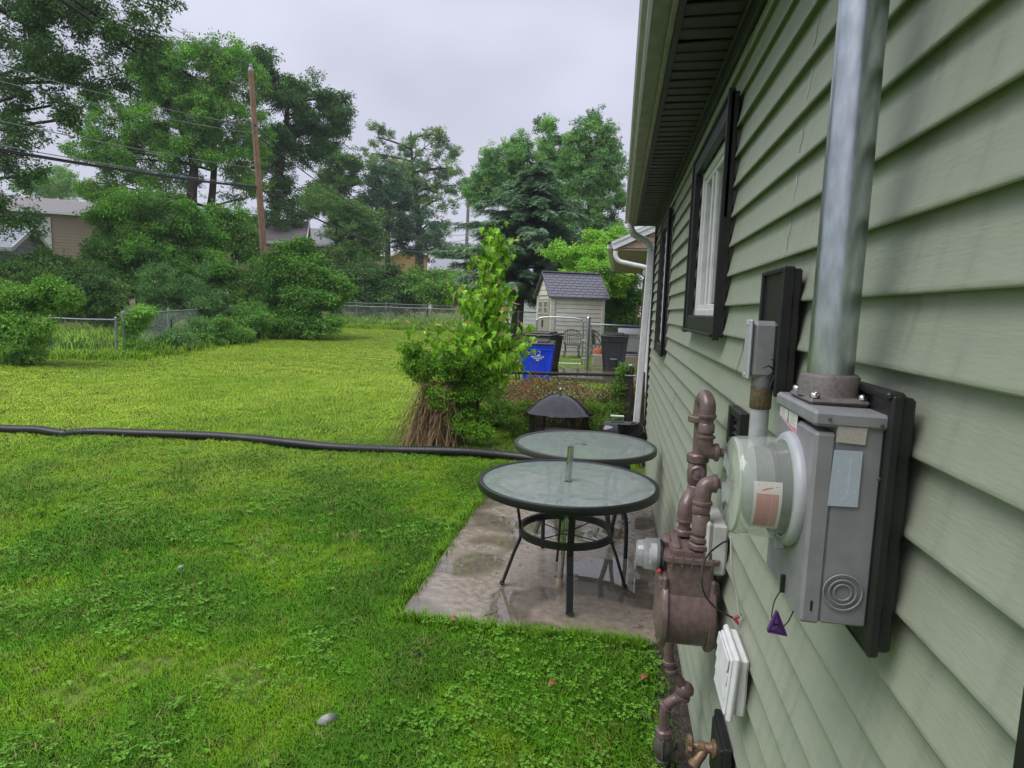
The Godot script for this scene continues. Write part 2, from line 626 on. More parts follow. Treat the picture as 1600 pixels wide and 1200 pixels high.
# faint run marks down the boards and grain along them; u runs along the wall
func siding_print() -> ImageTexture:
	var f := FastNoiseLite.new()
	f.seed = 101
	f.frequency = 1.0
	f.fractal_octaves = 3
	var w := 1024
	var h := 256
	var im := Image.create(w, h, false, Image.FORMAT_RGB8)
	var k := TAU / w
	for x in w:
		var cx := cos(x * k) * 1.0
		var sx := sin(x * k) * 1.0
		var run := pow(maxf(0.0, f.get_noise_2d(cx * 9.0 + 31.0, sx * 9.0)), 1.5)
		for y in h:
			var v := float(y) / h
			var g := f.get_noise_3d(cx * 6.0, sx * 6.0, 40.0 * absf(v - 0.5))
			var b := f.get_noise_3d(cx * 2.2 + 5.0, sx * 2.2, 3.0 * absf(v - 0.5))
			var a := 0.94 + 0.05 * g + 0.07 * b - 0.42 * run * (0.6 + b)
			im.set_pixel(x, y, Color(a, a * 0.998, a * (0.985 + 0.03 * run)).linear_to_srgb())
	return ImageTexture.create_from_image(im)

func siding_bump() -> ImageTexture:
	var f := FastNoiseLite.new()
	f.seed = 102
	f.frequency = 1.0
	f.fractal_octaves = 3
	var w := 1024
	var h := 256
	var im := Image.create(w, h, false, Image.FORMAT_RGBA8)
	var k := TAU / w
	for x in w:
		var cx := cos(x * k)
		var sx := sin(x * k)
		for y in h:
			var g := f.get_noise_3d(cx * 14.0, sx * 14.0, 70.0 * absf(float(y) / h - 0.5)) * 0.5 + 0.5
			im.set_pixel(x, y, Color(g, g, g))
	im.bump_map_to_normal_map(3.0)
	return ImageTexture.create_from_image(im)

func make_ground() -> void:
	# one sheet to the horizon, finer where it is near
	var xs := [-420.0, -200.0, -110.0, -70.0, -50.0]
	var zs := [25.0, 8.0]
	for i in 60: xs.append(-40.0 + i)
	xs.append_array([25.0, 40.0, 70.0, 120.0, 220.0, 420.0])
	for i in 62: zs.append(4.0 - i)
	zs.append_array([-64.0, -80.0, -110.0, -160.0, -260.0, -420.0])
	var m := MB.new()
	var f := FastNoiseLite.new()
	f.seed = 3
	f.frequency = 0.35
	for z in zs:
		for x in xs:
			var b := 0.025 * f.get_noise_2d(x, z) if z < -8.0 or x < -2.0 else 0.0
			m.vert(Vector3(x, rise(z) + b - 0.012, z), Vector3.UP, Vector2(x, z))
	var w := xs.size()
	for j in zs.size() - 1:
		for i in w - 1:
			var a := j * w + i
			m.face(a, a + 1, a + w + 1)
			m.face(a, a + w + 1, a + w)
	var gm := worn(mat(0.15, 0.22, 0.03, 0.95), noise_tex(40, 0.02, 0.6, 1.0, 5, 512, 0.06), Vector3(0.23, 0.23, 0.23), bump_tex(41, 0.08, 5.0), 0.8)
	struct("ground", m, gm)

	# bare soil along the foot of the wall
	var sm := MB.new()
	var n := 26
	for i in n + 1:
		var z := -0.2 - 3.1 * i / n
		var w0 := 0.10 + 0.10 * absf(sin(i * 1.7)) + 0.07 * sin(i * 0.6)
		sm.vert(Vector3(0.37 - w0, 0.002, z), Vector3.UP)
		sm.vert(Vector3(0.40, 0.010, z), Vector3.UP)
	for i in n:
		sm.face(i * 2, i * 2 + 1, i * 2 + 3)
		sm.face(i * 2, i * 2 + 3, i * 2 + 2)
	struct("soil_strip", sm, worn(mat(0.055, 0.042, 0.032, 0.85), noise_tex(42, 0.04, 0.4, 1.0, 5), Vector3(2, 2, 2), bump_tex(43, 0.1, 6.0), 1.0))

	# wet concrete slab with shallow puddles
	var pm := MB.new()
	var x0 := -1.09
	var x1 := 0.372
	var z0 := -3.15
	var z1 := -6.35
	pm.box(Vector3((x0 + x1) / 2, -0.052, (z0 + z1) / 2), Vector3(x1 - x0, 0.13, z0 - z1), 0.012)
	struct("patio", pm, wet_concrete(Vector3(0.43, 0.355, 0.285), 44, 0.33))
	var nm := MB.new()
	nm.box(Vector3(-0.45, -0.05 + rise(-17), -17.3), Vector3(2.3, 0.16, 4.4), 0.01, Basis(Vector3.RIGHT, -0.02))
	struct("neighbour_patio", nm, wet_concrete(Vector3(0.33, 0.30, 0.25), 45, 0.2))

func wet_concrete(c: Vector3, sd: int, scale: float) -> StandardMaterial3D:
	var size := 512
	var pool := FastNoiseLite.new()
	pool.seed = sd
	pool.frequency = 0.009
	pool.fractal_octaves = 3
	var fine := FastNoiseLite.new()
	fine.seed = sd + 50
	fine.frequency = 0.09
	fine.fractal_octaves = 4
	var a := pool.get_seamless_image(size, size)
	var b := fine.get_seamless_image(size, size)
	var col := Image.create(size, size, false, Image.FORMAT_RGB8)
	var rough := Image.create(size, size, false, Image.FORMAT_RGB8)
	var bump := Image.create(size, size, false, Image.FORMAT_RGBA8)
	for y in size:
		for x in size:
			var p := smoothstep(0.36, 0.56, a.get_pixel(x, y).r + 0.10 * (b.get_pixel(x, y).r - 0.5))
			var q := b.get_pixel(x, y).r
			var t := (0.72 + 0.42 * (q - 0.5)) * lerpf(0.92, 0.48, p) * lerpf(0.8, 1.1, a.get_pixel(x, y).r)
			col.set_pixel(x, y, Color(c.x * t, c.y * t, c.z * t).linear_to_srgb())
			var r := lerpf(0.14 + 0.22 * q, 0.015, p)
			rough.set_pixel(x, y, Color(r, r, r))
			var hgt := q * (1.0 - p)
			bump.set_pixel(x, y, Color(hgt, hgt, hgt))
	bump.bump_map_to_normal_map(3.0)
	var m := mat(1, 1, 1, 1.0)
	m.albedo_texture = ImageTexture.create_from_image(col)
	m.roughness_texture = ImageTexture.create_from_image(rough)
	m.normal_enabled = true
	m.normal_texture = ImageTexture.create_from_image(bump)
	m.normal_scale = 0.14
	m.metallic_specular = 0.75
	m.uv1_triplanar = true
	m.uv1_world_triplanar = true
	m.uv1_scale = Vector3.ONE * scale
	return m

# ---------------------------------------------------------------- the green house
const WALL_X := 0.368
const LAP := 0.1016
const FIRST_LAP := 1.696   # height of the lap line at eye level

func lap_board(y: float, za: float, zb: float, out := 0.0) -> MB:
	# one siding course: face leaning out to a rounded lip, then the underside going back to the wall
	var m := MB.new()
	var prof := [Vector2(0.0180, LAP + 0.012), Vector2(0.0165, LAP * 0.8), Vector2(0.0055, LAP * 0.22), Vector2(0.0012, 0.010), Vector2(0.0, 0.004), Vector2(0.0012, 0.0008), Vector2(0.0040, 0.0006), Vector2(0.0062, 0.0075), Vector2(0.0235, 0.0085)]
	var x := WALL_X - out
	var nn: Array[Vector2] = []
	for i in prof.size() - 1:
		var d: Vector2 = prof[i + 1] - prof[i]
		nn.append(Vector2(d.y, -d.x).normalized())
	for i in prof.size():
		var q: Vector2 = nn[mini(i, nn.size() - 1)]
		if i > 0 and i < nn.size(): q = (nn[i - 1] + nn[i]).normalized()
		var p: Vector2 = prof[i]
		m.vert(Vector3(x + p.x, y + p.y, za), Vector3(q.x, q.y, 0))
		m.vert(Vector3(x + p.x, y + p.y, zb), Vector3(q.x, q.y, 0))
	for i in prof.size() - 1:
		m.face(i * 2, i * 2 + 1, i * 2 + 3)
		m.face(i * 2, i * 2 + 3, i * 2 + 2)
	return m

func make_house() -> void:
	var t := thing("green_house", "house clad in sage green lap siding with black soffit and window trim", "house")
	var z_end := -7.38
	var z_start := 3.2
	# window openings: z far, z near, y low, y high
	var wins := [[-3.36, -2.44, 1.66, 2.35], [-5.86, -5.14, 1.42, 2.38]]
	var k := -17
	var seams := [-3.62, -1.3, -4.4, -2.2, -4.0]
	while FIRST_LAP + k * LAP < 2.62:
		var y := FIRST_LAP + k * LAP
		var cuts := [[z_start, z_end]]
		for w in wins:
			if y + LAP > w[2] and y < w[3]:
				var nxt := []
				for c in cuts:
					if c[0] > w[1] and c[1] < w[0]:
						nxt.append([c[0], w[1]]); nxt.append([w[0], c[1]])
					else:
						nxt.append(c)
				cuts = nxt
		for c in cuts:
			var s: float = seams[posmod(k, 5)] + 0.15 * sin(k * 2.3)
			if posmod(k, 2) == 0 and s < c[0] - 0.3 and s > c[1] + 0.3:
				obj("siding_board", lap_board(y, c[0], s - 0.02), mats.siding, t)
				obj("siding_board", lap_board(y, s, c[1], 0.0016), mats.siding, t)
			else:
				obj("siding_board", lap_board(y, c[0], c[1]), mats.siding, t)
		k += 1
	# body behind the boards, cut round the windows
	var b := MB.new()
	var xa := WALL_X + 0.019
	var xb := WALL_X + 0.13
	var strips := [[z_start, wins[0][1], 0.0, 2.7], [wins[0][1], wins[0][0], 0.0, wins[0][2]], [wins[0][1], wins[0][0], wins[0][3], 2.7], [wins[0][0], wins[1][1], 0.0, 2.7], [wins[1][1], wins[1][0], 0.0, wins[1][2]], [wins[1][1], wins[1][0], wins[1][3], 2.7], [wins[1][0], z_end, 0.0, 2.7]]
	for s in strips:
		b.box(Vector3((xa + xb) / 2, (s[2] + s[3]) / 2, (s[0] + s[1]) / 2), Vector3(xb - xa, s[3] - s[2], s[0] - s[1]))
	b.box(Vector3(WALL_X + 4.2, 1.35, z_end + 0.065), Vector3(8.1, 2.7, 0.12))
	b.box(Vector3(WALL_X + 4.2, 1.35, z_start - 0.065), Vector3(8.1, 2.7, 0.12))
	b.box(Vector3(WALL_X + 8.2, 1.35, (z_start + z_end) / 2), Vector3(0.12, 2.7, z_start - z_end))
	obj("wall", b, mats.siding_end, t)
	var fl := MB.new()
	fl.box(Vector3(WALL_X + 4.2, 0.03, (z_start + z_end) / 2), Vector3(8.0, 0.1, z_start - z_end - 0.2))
	fl.box(Vector3(WALL_X + 4.2, 2.66, (z_start + z_end) / 2), Vector3(8.0, 0.06, z_start - z_end - 0.2))
	obj("floor", fl, mats.curtain, t)
	# black corner trim
	var cp := MB.new()
	cp.box(Vector3(WALL_X + 0.004, 1.32, z_end - 0.012), Vector3(0.036, 2.66, 0.05), 0.004)
	obj("corner_trim", cp, mats.black, t)
	var tb := MB.new()
	tb.box(Vector3(WALL_X - 0.006, 2.632, (z_start + z_end) / 2), Vector3(0.026, 0.018, z_start - z_end), 0.003)
	tb.box(Vector3(WALL_X + 0.002, 2.598, (z_start + z_end) / 2), Vector3(0.016, 0.05, z_start - z_end), 0.003)
	obj("soffit_trim", tb, mats.soffit, t)
	# soffit slats running from wall to fascia
	var zc := z_start
	var i := 0
	var sl := MB.new()
	sl.box(Vector3(-0.105, 0, 0), Vector3(0.21, 0.008, 0.088), 0.002, Basis.from_euler(Vector3(0.05, 0, 0)))
	var slm := sl.mesh()
	while zc > -7.40:
		var o := obj("soffit_slat", slm, mats.soffit, t)
		o.position = Vector3(WALL_X - 0.005, 2.642, zc - 0.05)
		o.rotation.y = 0.03 * sin(i * 1.9) - (0.09 if i % 9 == 4 else 0.03)
		zc -= 0.098
		i += 1
	var sb := MB.new()
	sb.box(Vector3(WALL_X - 0.10, 2.656, (z_start - 7.5) / 2), Vector3(0.23, 0.008, z_start + 7.5))
	sb.box(Vector3(0.150, 2.637, (z_start - 7.44) / 2), Vector3(0.024, 0.012, z_start + 7.44), 0.002)
	obj("soffit_backing", sb, mats.soffit, t)
	var fa := MB.new()
	fa.box(Vector3(0.128, 2.715, (z_start - 7.44) / 2), Vector3(0.018, 0.17, z_start + 7.44), 0.003)
	obj("fascia", fa, mats.fascia, t)
	# K style gutter
	var gp := PackedVector2Array([Vector2(0.118, 2.79), Vector2(0.118, 2.66), Vector2(0.058, 2.66), Vector2(0.047, 2.685), Vector2(0.045, 2.71), Vector2(0.026, 2.735), Vector2(0.018, 2.775), Vector2(0.024, 2.79), Vector2(0.030, 2.785), Vector2(0.028, 2.772), Vector2(0.036, 2.742), Vector2(0.052, 2.715), Vector2(0.055, 2.688), Vector2(0.063, 2.667), Vector2(0.111, 2.667), Vector2(0.111, 2.79)])
	var gu := MB.new()
	gu.extrude(gp, Transform3D(Basis.IDENTITY, Vector3(0, 0, (z_start - 7.46) / 2)), z_start + 7.46)
	gu.box(Vector3(0.068, 2.725, -7.462), Vector3(0.096, 0.125, 0.004))
	obj("gutter", gu, mats.fascia, t)
	# roof
	var rf := MB.new()
	var a := 0.36
	var eave := Vector3(0.03, 2.80, 0)
	var ridge := Vector3(4.6, 2.80 + 4.57 * a, 0)
	for zz in [z_start + 0.2]:
		var l: float = z_start + 7.8
		rf.quad(eave + Vector3(0, 0, zz), eave + Vector3(0, 0, zz - l), ridge + Vector3(0, 0, zz - l), ridge + Vector3(0, 0, zz), Vector3(-a, 1, 0))
		rf.quad(eave + Vector3(0.02, -0.03, zz), eave + Vector3(0.02, -0.03, zz - l), ridge + Vector3(0, -0.06, zz - l), ridge + Vector3(0, -0.06, zz), Vector3(a, -1, 0))
		rf.quad(eave + Vector3(0, 0, zz), eave + Vector3(0, 0, zz - l), eave + Vector3(0.02, -0.03, zz - l), eave + Vector3(0.02, -0.03, zz), Vector3(-1, 0, 0))
		rf.quad(Vector3(9.2, 2.80, zz), Vector3(9.2, 2.80, zz - l), ridge + Vector3(0, 0, zz - l), ridge + Vector3(0, 0, zz), Vector3(a, 1, 0))
	obj("roof", rf, worn(mat(0.09, 0.09, 0.095, 0.9), noise_tex(46, 0.05, 0.6, 1.0), Vector3(1, 1, 1)), t)
	for zz in [z_end + 0.05, z_start - 0.05]:
		var ga := MB.new()
		ga.extrude(PackedVector2Array([Vector2(0.2, 2.7), Vector2(8.9, 2.7), Vector2(4.6, 4.2)]), Transform3D(Basis.IDENTITY, Vector3(0, 0, zz)), 0.05)
		obj("gable", ga, mats.siding_end, t)
	# downspout: out of the gutter's end, back to the wall, down beside the corner
	var dpath := smooth_path([Vector3(0.085, 2.67, -7.40), Vector3(0.09, 2.60, -7.41), Vector3(0.13, 2.545, -7.45), Vector3(0.22, 2.50, -7.49), Vector3(0.295, 2.46, -7.50), Vector3(0.325, 2.36, -7.50)], 4)
	var de := MB.new()
	de.tube(dpath, 0.037, 10, false)
	for p in range(2, dpath.size() - 2):
		var tt: Vector3 = (dpath[p + 1] - dpath[p - 1])
		de.lathe([Vector2(0.037, -0.006), Vector2(0.0415, 0), Vector2(0.037, 0.006)], along(dpath[p], tt), 10)
	obj("downspout_elbow", de, mats.offwhite, t)
	var ds := MB.new()
	ds.bar(Vector3(0.326, 2.40, -7.50), Vector3(0.262, 0.16, -7.50), 0.075, 0.058, Vector3.BACK, 0.008)
	ds.bar(Vector3(0.262, 0.17, -7.50), Vector3(0.18, 0.05, -7.46), 0.075, 0.058, Vector3.BACK, 0.008)
	obj("downspout", ds, mats.white, t)
	# small grime streaks and the old hairline of sealant that runs down the boards
	for kk in range(1, 8):
		var y := FIRST_LAP + kk * LAP
		var zc2 := -1.60 + 0.024 * kk
		var pts := []
		for j in 6:
			var u := j / 5.0
			var px := WALL_X + lerpf(0.006, 0.0162, (u - 0.02) / 0.9)
			pts.append(Vector3(px - 0.0022, y + 0.02 + u * (LAP - 0.03), zc2 - 0.018 * u + 0.005 * sin(j * 2.1 + kk)))
		var hl := MB.new()
		hl.tube(pts, 0.0011, 4, false)
		obj("sealant_line", hl, mats.offwhite if kk in [2, 4] else mats.siding_end, t)
	
	for w in wins: window_at(t, w)

func window_at(t: Node3D, w: Array) -> void:
	var zf: float = w[0]
	var zn: float = w[1]
	var yl: float = w[2]
	var yh: float = w[3]
	var o := Node3D.new()
	o.name = "window"
	t.add_child(o, true)
	var tr := 0.075
	var x := WALL_X - 0.012
	# black trim: four flat boards and a raised outer flange
	var m := MB.new()
	m.box(Vector3(x, (yl + yh) / 2, zn + tr / 2), Vector3(0.03, yh - yl + 2 * tr, tr), 0.003)
	m.box(Vector3(x, (yl + yh) / 2, zf - tr / 2), Vector3(0.03, yh - yl + 2 * tr, tr), 0.003)
	m.box(Vector3(x + 0.001, yh + tr / 2, (zn + zf) / 2), Vector3(0.028, tr, zn - zf), 0.003)
	m.box(Vector3(x + 0.001, yl - tr / 2, (zn + zf) / 2), Vector3(0.028, tr, zn - zf), 0.003)
	m.box(Vector3(x - 0.012, (yl + yh) / 2, zn + tr - 0.006), Vector3(0.024, yh - yl + 2 * tr + 0.02, 0.012), 0.002)
	m.box(Vector3(x - 0.012, (yl + yh) / 2, zf - tr + 0.006), Vector3(0.024, yh - yl + 2 * tr + 0.02, 0.012), 0.002)
	m.box(Vector3(x - 0.016, yl - tr + 0.006, (zn + zf) / 2), Vector3(0.034, 0.012, zn - zf + 2 * tr - 0.03), 0.002)
	m.box(Vector3(x - 0.012, yh + tr - 0.006, (zn + zf) / 2), Vector3(0.024, 0.012, zn - zf + 2 * tr - 0.03), 0.002)
	obj("trim", m, mats.black, o)
	# white vinyl frame, stepped back, with a meeting stile
	var f := MB.new()
	for st in [[0.0, 0.030, 0.004], [0.030, 0.052, 0.016]]:
		var a0: float = st[0]
		var a1: float = st[1]
		var fx: float = WALL_X + 0.02 + st[2]
		f.box(Vector3(fx, (yl + yh) / 2, zn - (a0 + a1) / 2), Vector3(0.028, yh - yl - 2 * a0, a1 - a0), 0.003)
		f.box(Vector3(fx, (yl + yh) / 2, zf + (a0 + a1) / 2), Vector3(0.028, yh - yl - 2 * a0, a1 - a0), 0.003)
		f.box(Vector3(fx + 0.001, yl + (a0 + a1) / 2, (zn + zf) / 2), Vector3(0.028, a1 - a0, zn - zf - 2 * a1), 0.003)
		f.box(Vector3(fx + 0.001, yh - (a0 + a1) / 2, (zn + zf) / 2), Vector3(0.028, a1 - a0, zn - zf - 2 * a1), 0.003)
	var slider := zn - zf > 0.8
	if slider:
		f.box(Vector3(WALL_X + 0.035, (yl + yh) / 2, (zn + zf) / 2 - 0.12), Vector3(0.016, yh - yl - 0.10, 0.04), 0.003)
		f.box(Vector3(WALL_X + 0.03, (yl + yh) / 2, (zn + zf) / 2 - 0.21), Vector3(0.012, yh - yl - 0.10, 0.03), 0.003)
	else:
		f.box(Vector3(WALL_X + 0.035, (yl + yh) / 2, (zn + zf) / 2), Vector3(0.04, 0.045, zn - zf - 0.12), 0.003)
	obj("window_frame", f, mats.white, o)
	for s in 2:
		var p := MB.new()
		if slider:
			var mid := (zn + zf) / 2 - 0.12
			var za := zn - 0.062 if s == 0 else mid
			var zb := mid if s == 0 else zf + 0.062
			p.box(Vector3(WALL_X + 0.04 + 0.008 * s, (yl + yh) / 2, (za + zb) / 2), Vector3(0.004, yh - yl - 0.12, za - zb))
		else:
			var mid := (yl + yh) / 2
			p.box(Vector3(WALL_X + 0.04 + 0.008 * s, mid + (0.25 - 0.5 * s) * (yh - yl - 0.12), (zn + zf) / 2), Vector3(0.004, (yh - yl - 0.12) / 2, zn - zf - 0.12))
		obj("pane", p, mats.pane, o)
	var c := MB.new()
	for i in 14:
		var z := lerpf(zf + 0.03, zn - 0.03, i / 13.0)
		if i < 4:
			c.box(Vector3(WALL_X + 0.16 + 0.012 * (i % 2), (yl + yh) / 2, z), Vector3(0.012, yh - yl, 0.075), 0.004)
	obj("curtain", c, mats.curtain, o)

# ---------------------------------------------------------------- neighbours and far houses
func make_neighbour_house() -> void:
	var t := thing("neighbour_house", "neighbouring tan house with white rake board and deep soffit beyond the downspout", "house")
	var wx := 0.80
	var zn := -13.2
	var zf := -24.0
	var w := MB.new()
	w.box(Vector3(wx + 3.0, 1.45, (zn + zf) / 2), Vector3(6.0, 2.9, zn - zf))
	obj("wall", w, worn(mat(0.33, 0.27, 0.21, 0.7), noise_tex(50, 0.03, 0.7, 1.0), Vector3(1, 3, 1)), t)
	var c := MB.new()
	c.box(Vector3(wx - 0.02, 1.45, zn + 0.0), Vector3(0.10, 2.9, 0.12), 0.005)
	c.box(Vector3(wx - 0.03, 1.5, zn - 2.6), Vector3(0.06, 2.2, 0.9), 0.005)
	obj("corner_board", c, mats.white, t)
	var s := MB.new()
	s.box(Vector3(wx - 0.48, 2.93, (zn - 20.6) / 2), Vector3(1.0, 0.03, 20.6 + zn))
	for i in 24:
		s.box(Vector3(wx - 0.48, 2.911, zn - 0.2 - i * 0.305), Vector3(0.98, 0.008, 0.27), 0.003)
	obj("soffit", s, worn(mat(0.36, 0.31, 0.25, 0.7), noise_tex(51, 0.03, 0.8, 1.0), Vector3(1, 1, 1)), t)
	var g := MB.new()
	var sl := 0.46
	g.extrude(PackedVector2Array([Vector2(-0.17, 2.95), Vector2(6.9, 2.95), Vector2(3.4, 2.98 + 3.57 * sl)]), Transform3D(Basis.IDENTITY, Vector3(0, 0, zn - 0.05)), 0.08)
	for i in 6:
		var x0 := -0.10 + i * 0.12 / sl
		g.box(Vector3((x0 + 6.5) / 2, 2.955 + i * 0.12 + 0.058, zn - 0.002 + 0.008), Vector3(6.5 - x0 - 0.2, 0.116, 0.02), 0.003, Basis.from_euler(Vector3(-0.05, 0, 0)))
	obj("gable", g, worn(mat(0.36, 0.25, 0.19, 0.6), noise_tex(52, 0.03, 0.8, 1.0), Vector3(1, 1, 1)), t)
	var r := MB.new()
	r.bar(Vector3(-0.20, 2.99, zn + 0.06), Vector3(3.4, 2.99 + 3.6 * sl, zn + 0.06), 0.03, 0.17, Vector3.UP, 0.004)
	r.bar(Vector3(-0.20, 3.045, zn + 0.08), Vector3(3.4, 3.045 + 3.6 * sl, zn + 0.08), 0.03, 0.06, Vector3.UP, 0.004)
	obj("rake_board", r, mats.white, t)
	var gu := MB.new()
	gu.box(Vector3(-0.235, 2.985, (zn - 20.6) / 2), Vector3(0.11, 0.11, 20.6 + zn + 0.05), 0.015)
	obj("gutter", gu, mats.white, t)
	var d := MB.new()
	var path := smooth_path([Vector3(-0.118,2.883,-13.050), Vector3(-0.113,2.784,-13.050), Vector3(-0.033,2.685,-13.050), Vector3(0.182,2.634,-13.050), Vector3(0.572,2.536,-13.050), Vector3(0.598,2.300,-13.050)], 4)
	path.append(Vector3(path[path.size() - 1].x, 0.1, -13.05))
	d.tube(path, 0.045, 8)
	obj("downspout", d, mats.white, t)
	var ro := MB.new()
	ro.quad(Vector3(-0.30, 3.04, zn + 0.1), Vector3(-0.30, 3.04, zf), Vector3(3.4, 3.04 + 3.7 * sl, zf), Vector3(3.4, 3.04 + 3.7 * sl, zn + 0.1), Vector3(-0.4, 1, 0))
	ro.quad(Vector3(7.1, 3.04, zn + 0.1), Vector3(7.1, 3.04, zf), Vector3(3.4, 3.05 + 3.7 * sl, zf), Vector3(3.4, 3.05 + 3.7 * sl, zn + 0.1), Vector3(0.4, 1, 0))
	obj("roof", ro, worn(mat(0.24, 0.25, 0.27, 0.7), noise_tex(53, 0.05, 0.6, 1.0), Vector3(2, 2, 2)), t)
	var la := MB.new()
	var lp := Vector3(0.523,2.501,-13.300)
	la.lathe([Vector2(0, -0.05), Vector2(0.06, -0.045), Vector2(0.10, 0.0), Vector2(0.105, 0.06), Vector2(0.085, 0.062), Vector2(0.08, 0.03), Vector2(0, 0.025)], along(lp, Vector3(-0.5, -0.3, 1)), 16)
	la.tube([lp, Vector3(wx, lp.y + 0.1, lp.z - 0.1)], 0.03, 8)
	la.box(lp + Vector3(0.1, -0.18, -0.05), Vector3(0.1, 0.16, 0.1), 0.02)
	obj("flood_lamp", la, mats.black_metal, t)
	var lc := MB.new()
	lc.lathe([Vector2(0, 0.058), Vector2(0.082, 0.056)], along(lp, Vector3(-0.5, -0.3, 1)), 16)
	obj("lamp_lens", lc, mats.offwhite, t)
	var cb := MB.new()
	cb.tube(smooth_path([lp, Vector3(0.202,2.415,-13.500), Vector3(-0.128,2.505,-13.600), Vector3(-0.986,2.640,-14.500)], 5), 0.008, 5)
	obj("cable", cb, mats.cable, t)

# a plain house: gable ends along its own x, ridge along x; windows as [x, y, w, h] on the +z face
func far_house(called: String, label: String, at: Vector3, turn: float, w: float, d: float, eave: float, pitch: float, wall: Color, roof: Color, trim: Color, wins: Array, gable_front := false, hip := 0.0) -> Node3D:
	var t := thing(called, label, "house", at, turn)
	var bm := MB.new()
	bm.box(Vector3(0, eave / 2 - 0.5, 0), Vector3(w, eave + 1.0, d))
	var wm := mat(wall.r, wall.g, wall.b, 0.8)
	obj("wall", bm, wm, t)
	var la := MB.new()
	var y := 0.6
	while y < eave - 0.15:
		la.box(Vector3(0, y, d / 2 + 0.012), Vector3(w - 0.02, 0.19, 0.03), 0.004, Basis.from_euler(Vector3(-0.06, 0, 0)))
		la.box(Vector3(w / 2 + 0.012, y, 0), Vector3(0.03, 0.19, d - 0.02), 0.004, Basis.from_euler(Vector3(0, 0, 0.06)))
		y += 0.2
	var sd := obj("siding", la, wm, t)
	sd.set_meta("kind", "stuff")
	var half := (w if gable_front else d) / 2
	var len := (d if gable_front else w)
	var bs := Basis(Vector3.UP, PI / 2) if gable_front else Basis.IDENTITY
	var top := eave + half * pitch
	var o := 0.4
	var r := MB.new()
	var h := len / 2 + o
	for s in [-1.0, 1.0]:
		var e := half + o
		r.quad(bs * Vector3(-h, eave - o * pitch, s * e), bs * Vector3(h, eave - o * pitch, s * e), bs * Vector3(h - hip, top, 0), bs * Vector3(-h + hip, top, 0), Vector3(0, 1, 0))
		r.quad(bs * Vector3(-h, eave - o * pitch - 0.12, s * e), bs * Vector3(h, eave - o * pitch - 0.12, s * e), bs * Vector3(h - hip, top - 0.12, 0), bs * Vector3(-h + hip, top - 0.12, 0), Vector3(0, -1, 0))
		if hip > 0.0:
			r.tri(bs * Vector3(s * h, eave - o * pitch, e), bs * Vector3(s * h, eave - o * pitch, -e), bs * Vector3(s * (h - hip), top, 0), bs * Vector3(s, 1.0, 0).normalized())
		# courses of shingle edges
		var nrow := int(sqrt(e * e + pow(top - eave, 2)) / 0.28)
		for i in nrow:
			var u := float(i) / nrow
			var p := Vector3(0, lerpf(eave - o * pitch, top, u) + 0.008, s * lerpf(e, 0, u))
			r.bar(bs * (p - Vector3(h - hip * u - 0.02, 0, 0)), bs * (p + Vector3(h - hip * u - 0.02, 0, 0)), 0.035, 0.012, bs * Vector3(0, 1, s * pitch))
	obj("roof", r, worn(mat(roof.r, roof.g, roof.b, 0.75), noise_tex(60, 0.06, 0.65, 1.0), Vector3(0.6, 0.6, 0.6)), t)
	var tm := mat(trim.r, trim.g, trim.b, 0.6)
	var f := MB.new()
	for s in [-1.0, 1.0]:
		f.box(bs * Vector3(0, eave - o * pitch - 0.08, s * (half + o)), (Vector3(0.05, 0.18, 2 * h) if gable_front else Vector3(2 * h, 0.18, 0.05)))
		if hip <= 0.0:
			for q in [-1.0, 1.0]:
				f.bar(bs * Vector3(q * h, eave - o * pitch - 0.06, s * (half + o)), bs * Vector3(q * h, top - 0.06, 0), 0.05, 0.2, Vector3.UP)
	obj("trim", f, tm, t)
	if hip <= 0.0:
		var g := MB.new()
		for q in [-1.0, 1.0]:
			g.tri(bs * Vector3(q * len / 2, eave - 0.02, -half), bs * Vector3(q * len / 2, eave - 0.02, half), bs * Vector3(q * len / 2, top - 0.1, 0), bs * Vector3(q, 0, 0))
			if not gable_front or q > 0.0:
				var j := 0
				while j * 0.2 < half * pitch - 0.3:
					var ww := half * (1.0 - (j * 0.2 + 0.2) / (half * pitch))
					g.bar(bs * Vector3(q * (len / 2 + 0.01), eave + 0.1 + j * 0.2, -ww), bs * Vector3(q * (len / 2 + 0.01), eave + 0.1 + j * 0.2, ww), 0.03, 0.18, Vector3.UP)
					j += 1
		obj("gable", g, wm, t)
	for q in wins:
		var wn := Node3D.new()
		wn.name = "window"
		t.add_child(wn, true)
		var fr := MB.new()
		var cx: float = q[0]
		var cy: float = q[1]
		var ww: float = q[2]
		var hh: float = q[3]
		for s in [-1.0, 1.0]:
			fr.box(Vector3(cx + s * ww / 2, cy, d / 2 + 0.05), Vector3(0.09, hh + 0.09, 0.08), 0.01)
			fr.box(Vector3(cx, cy + s * hh / 2, d / 2 + 0.05), Vector3(ww - 0.09, 0.09, 0.08), 0.01)
		fr.box(Vector3(cx, cy, d / 2 + 0.05), Vector3(0.05, hh - 0.09, 0.06), 0.01)
		obj("frame", fr, tm, wn)
		var pn := MB.new()
		pn.box(Vector3(cx, cy, d / 2 + 0.036), Vector3(ww - 0.08, hh - 0.08, 0.012))
		obj("pane", pn, mat(0.03, 0.035, 0.04, 0.06), wn)
	return t

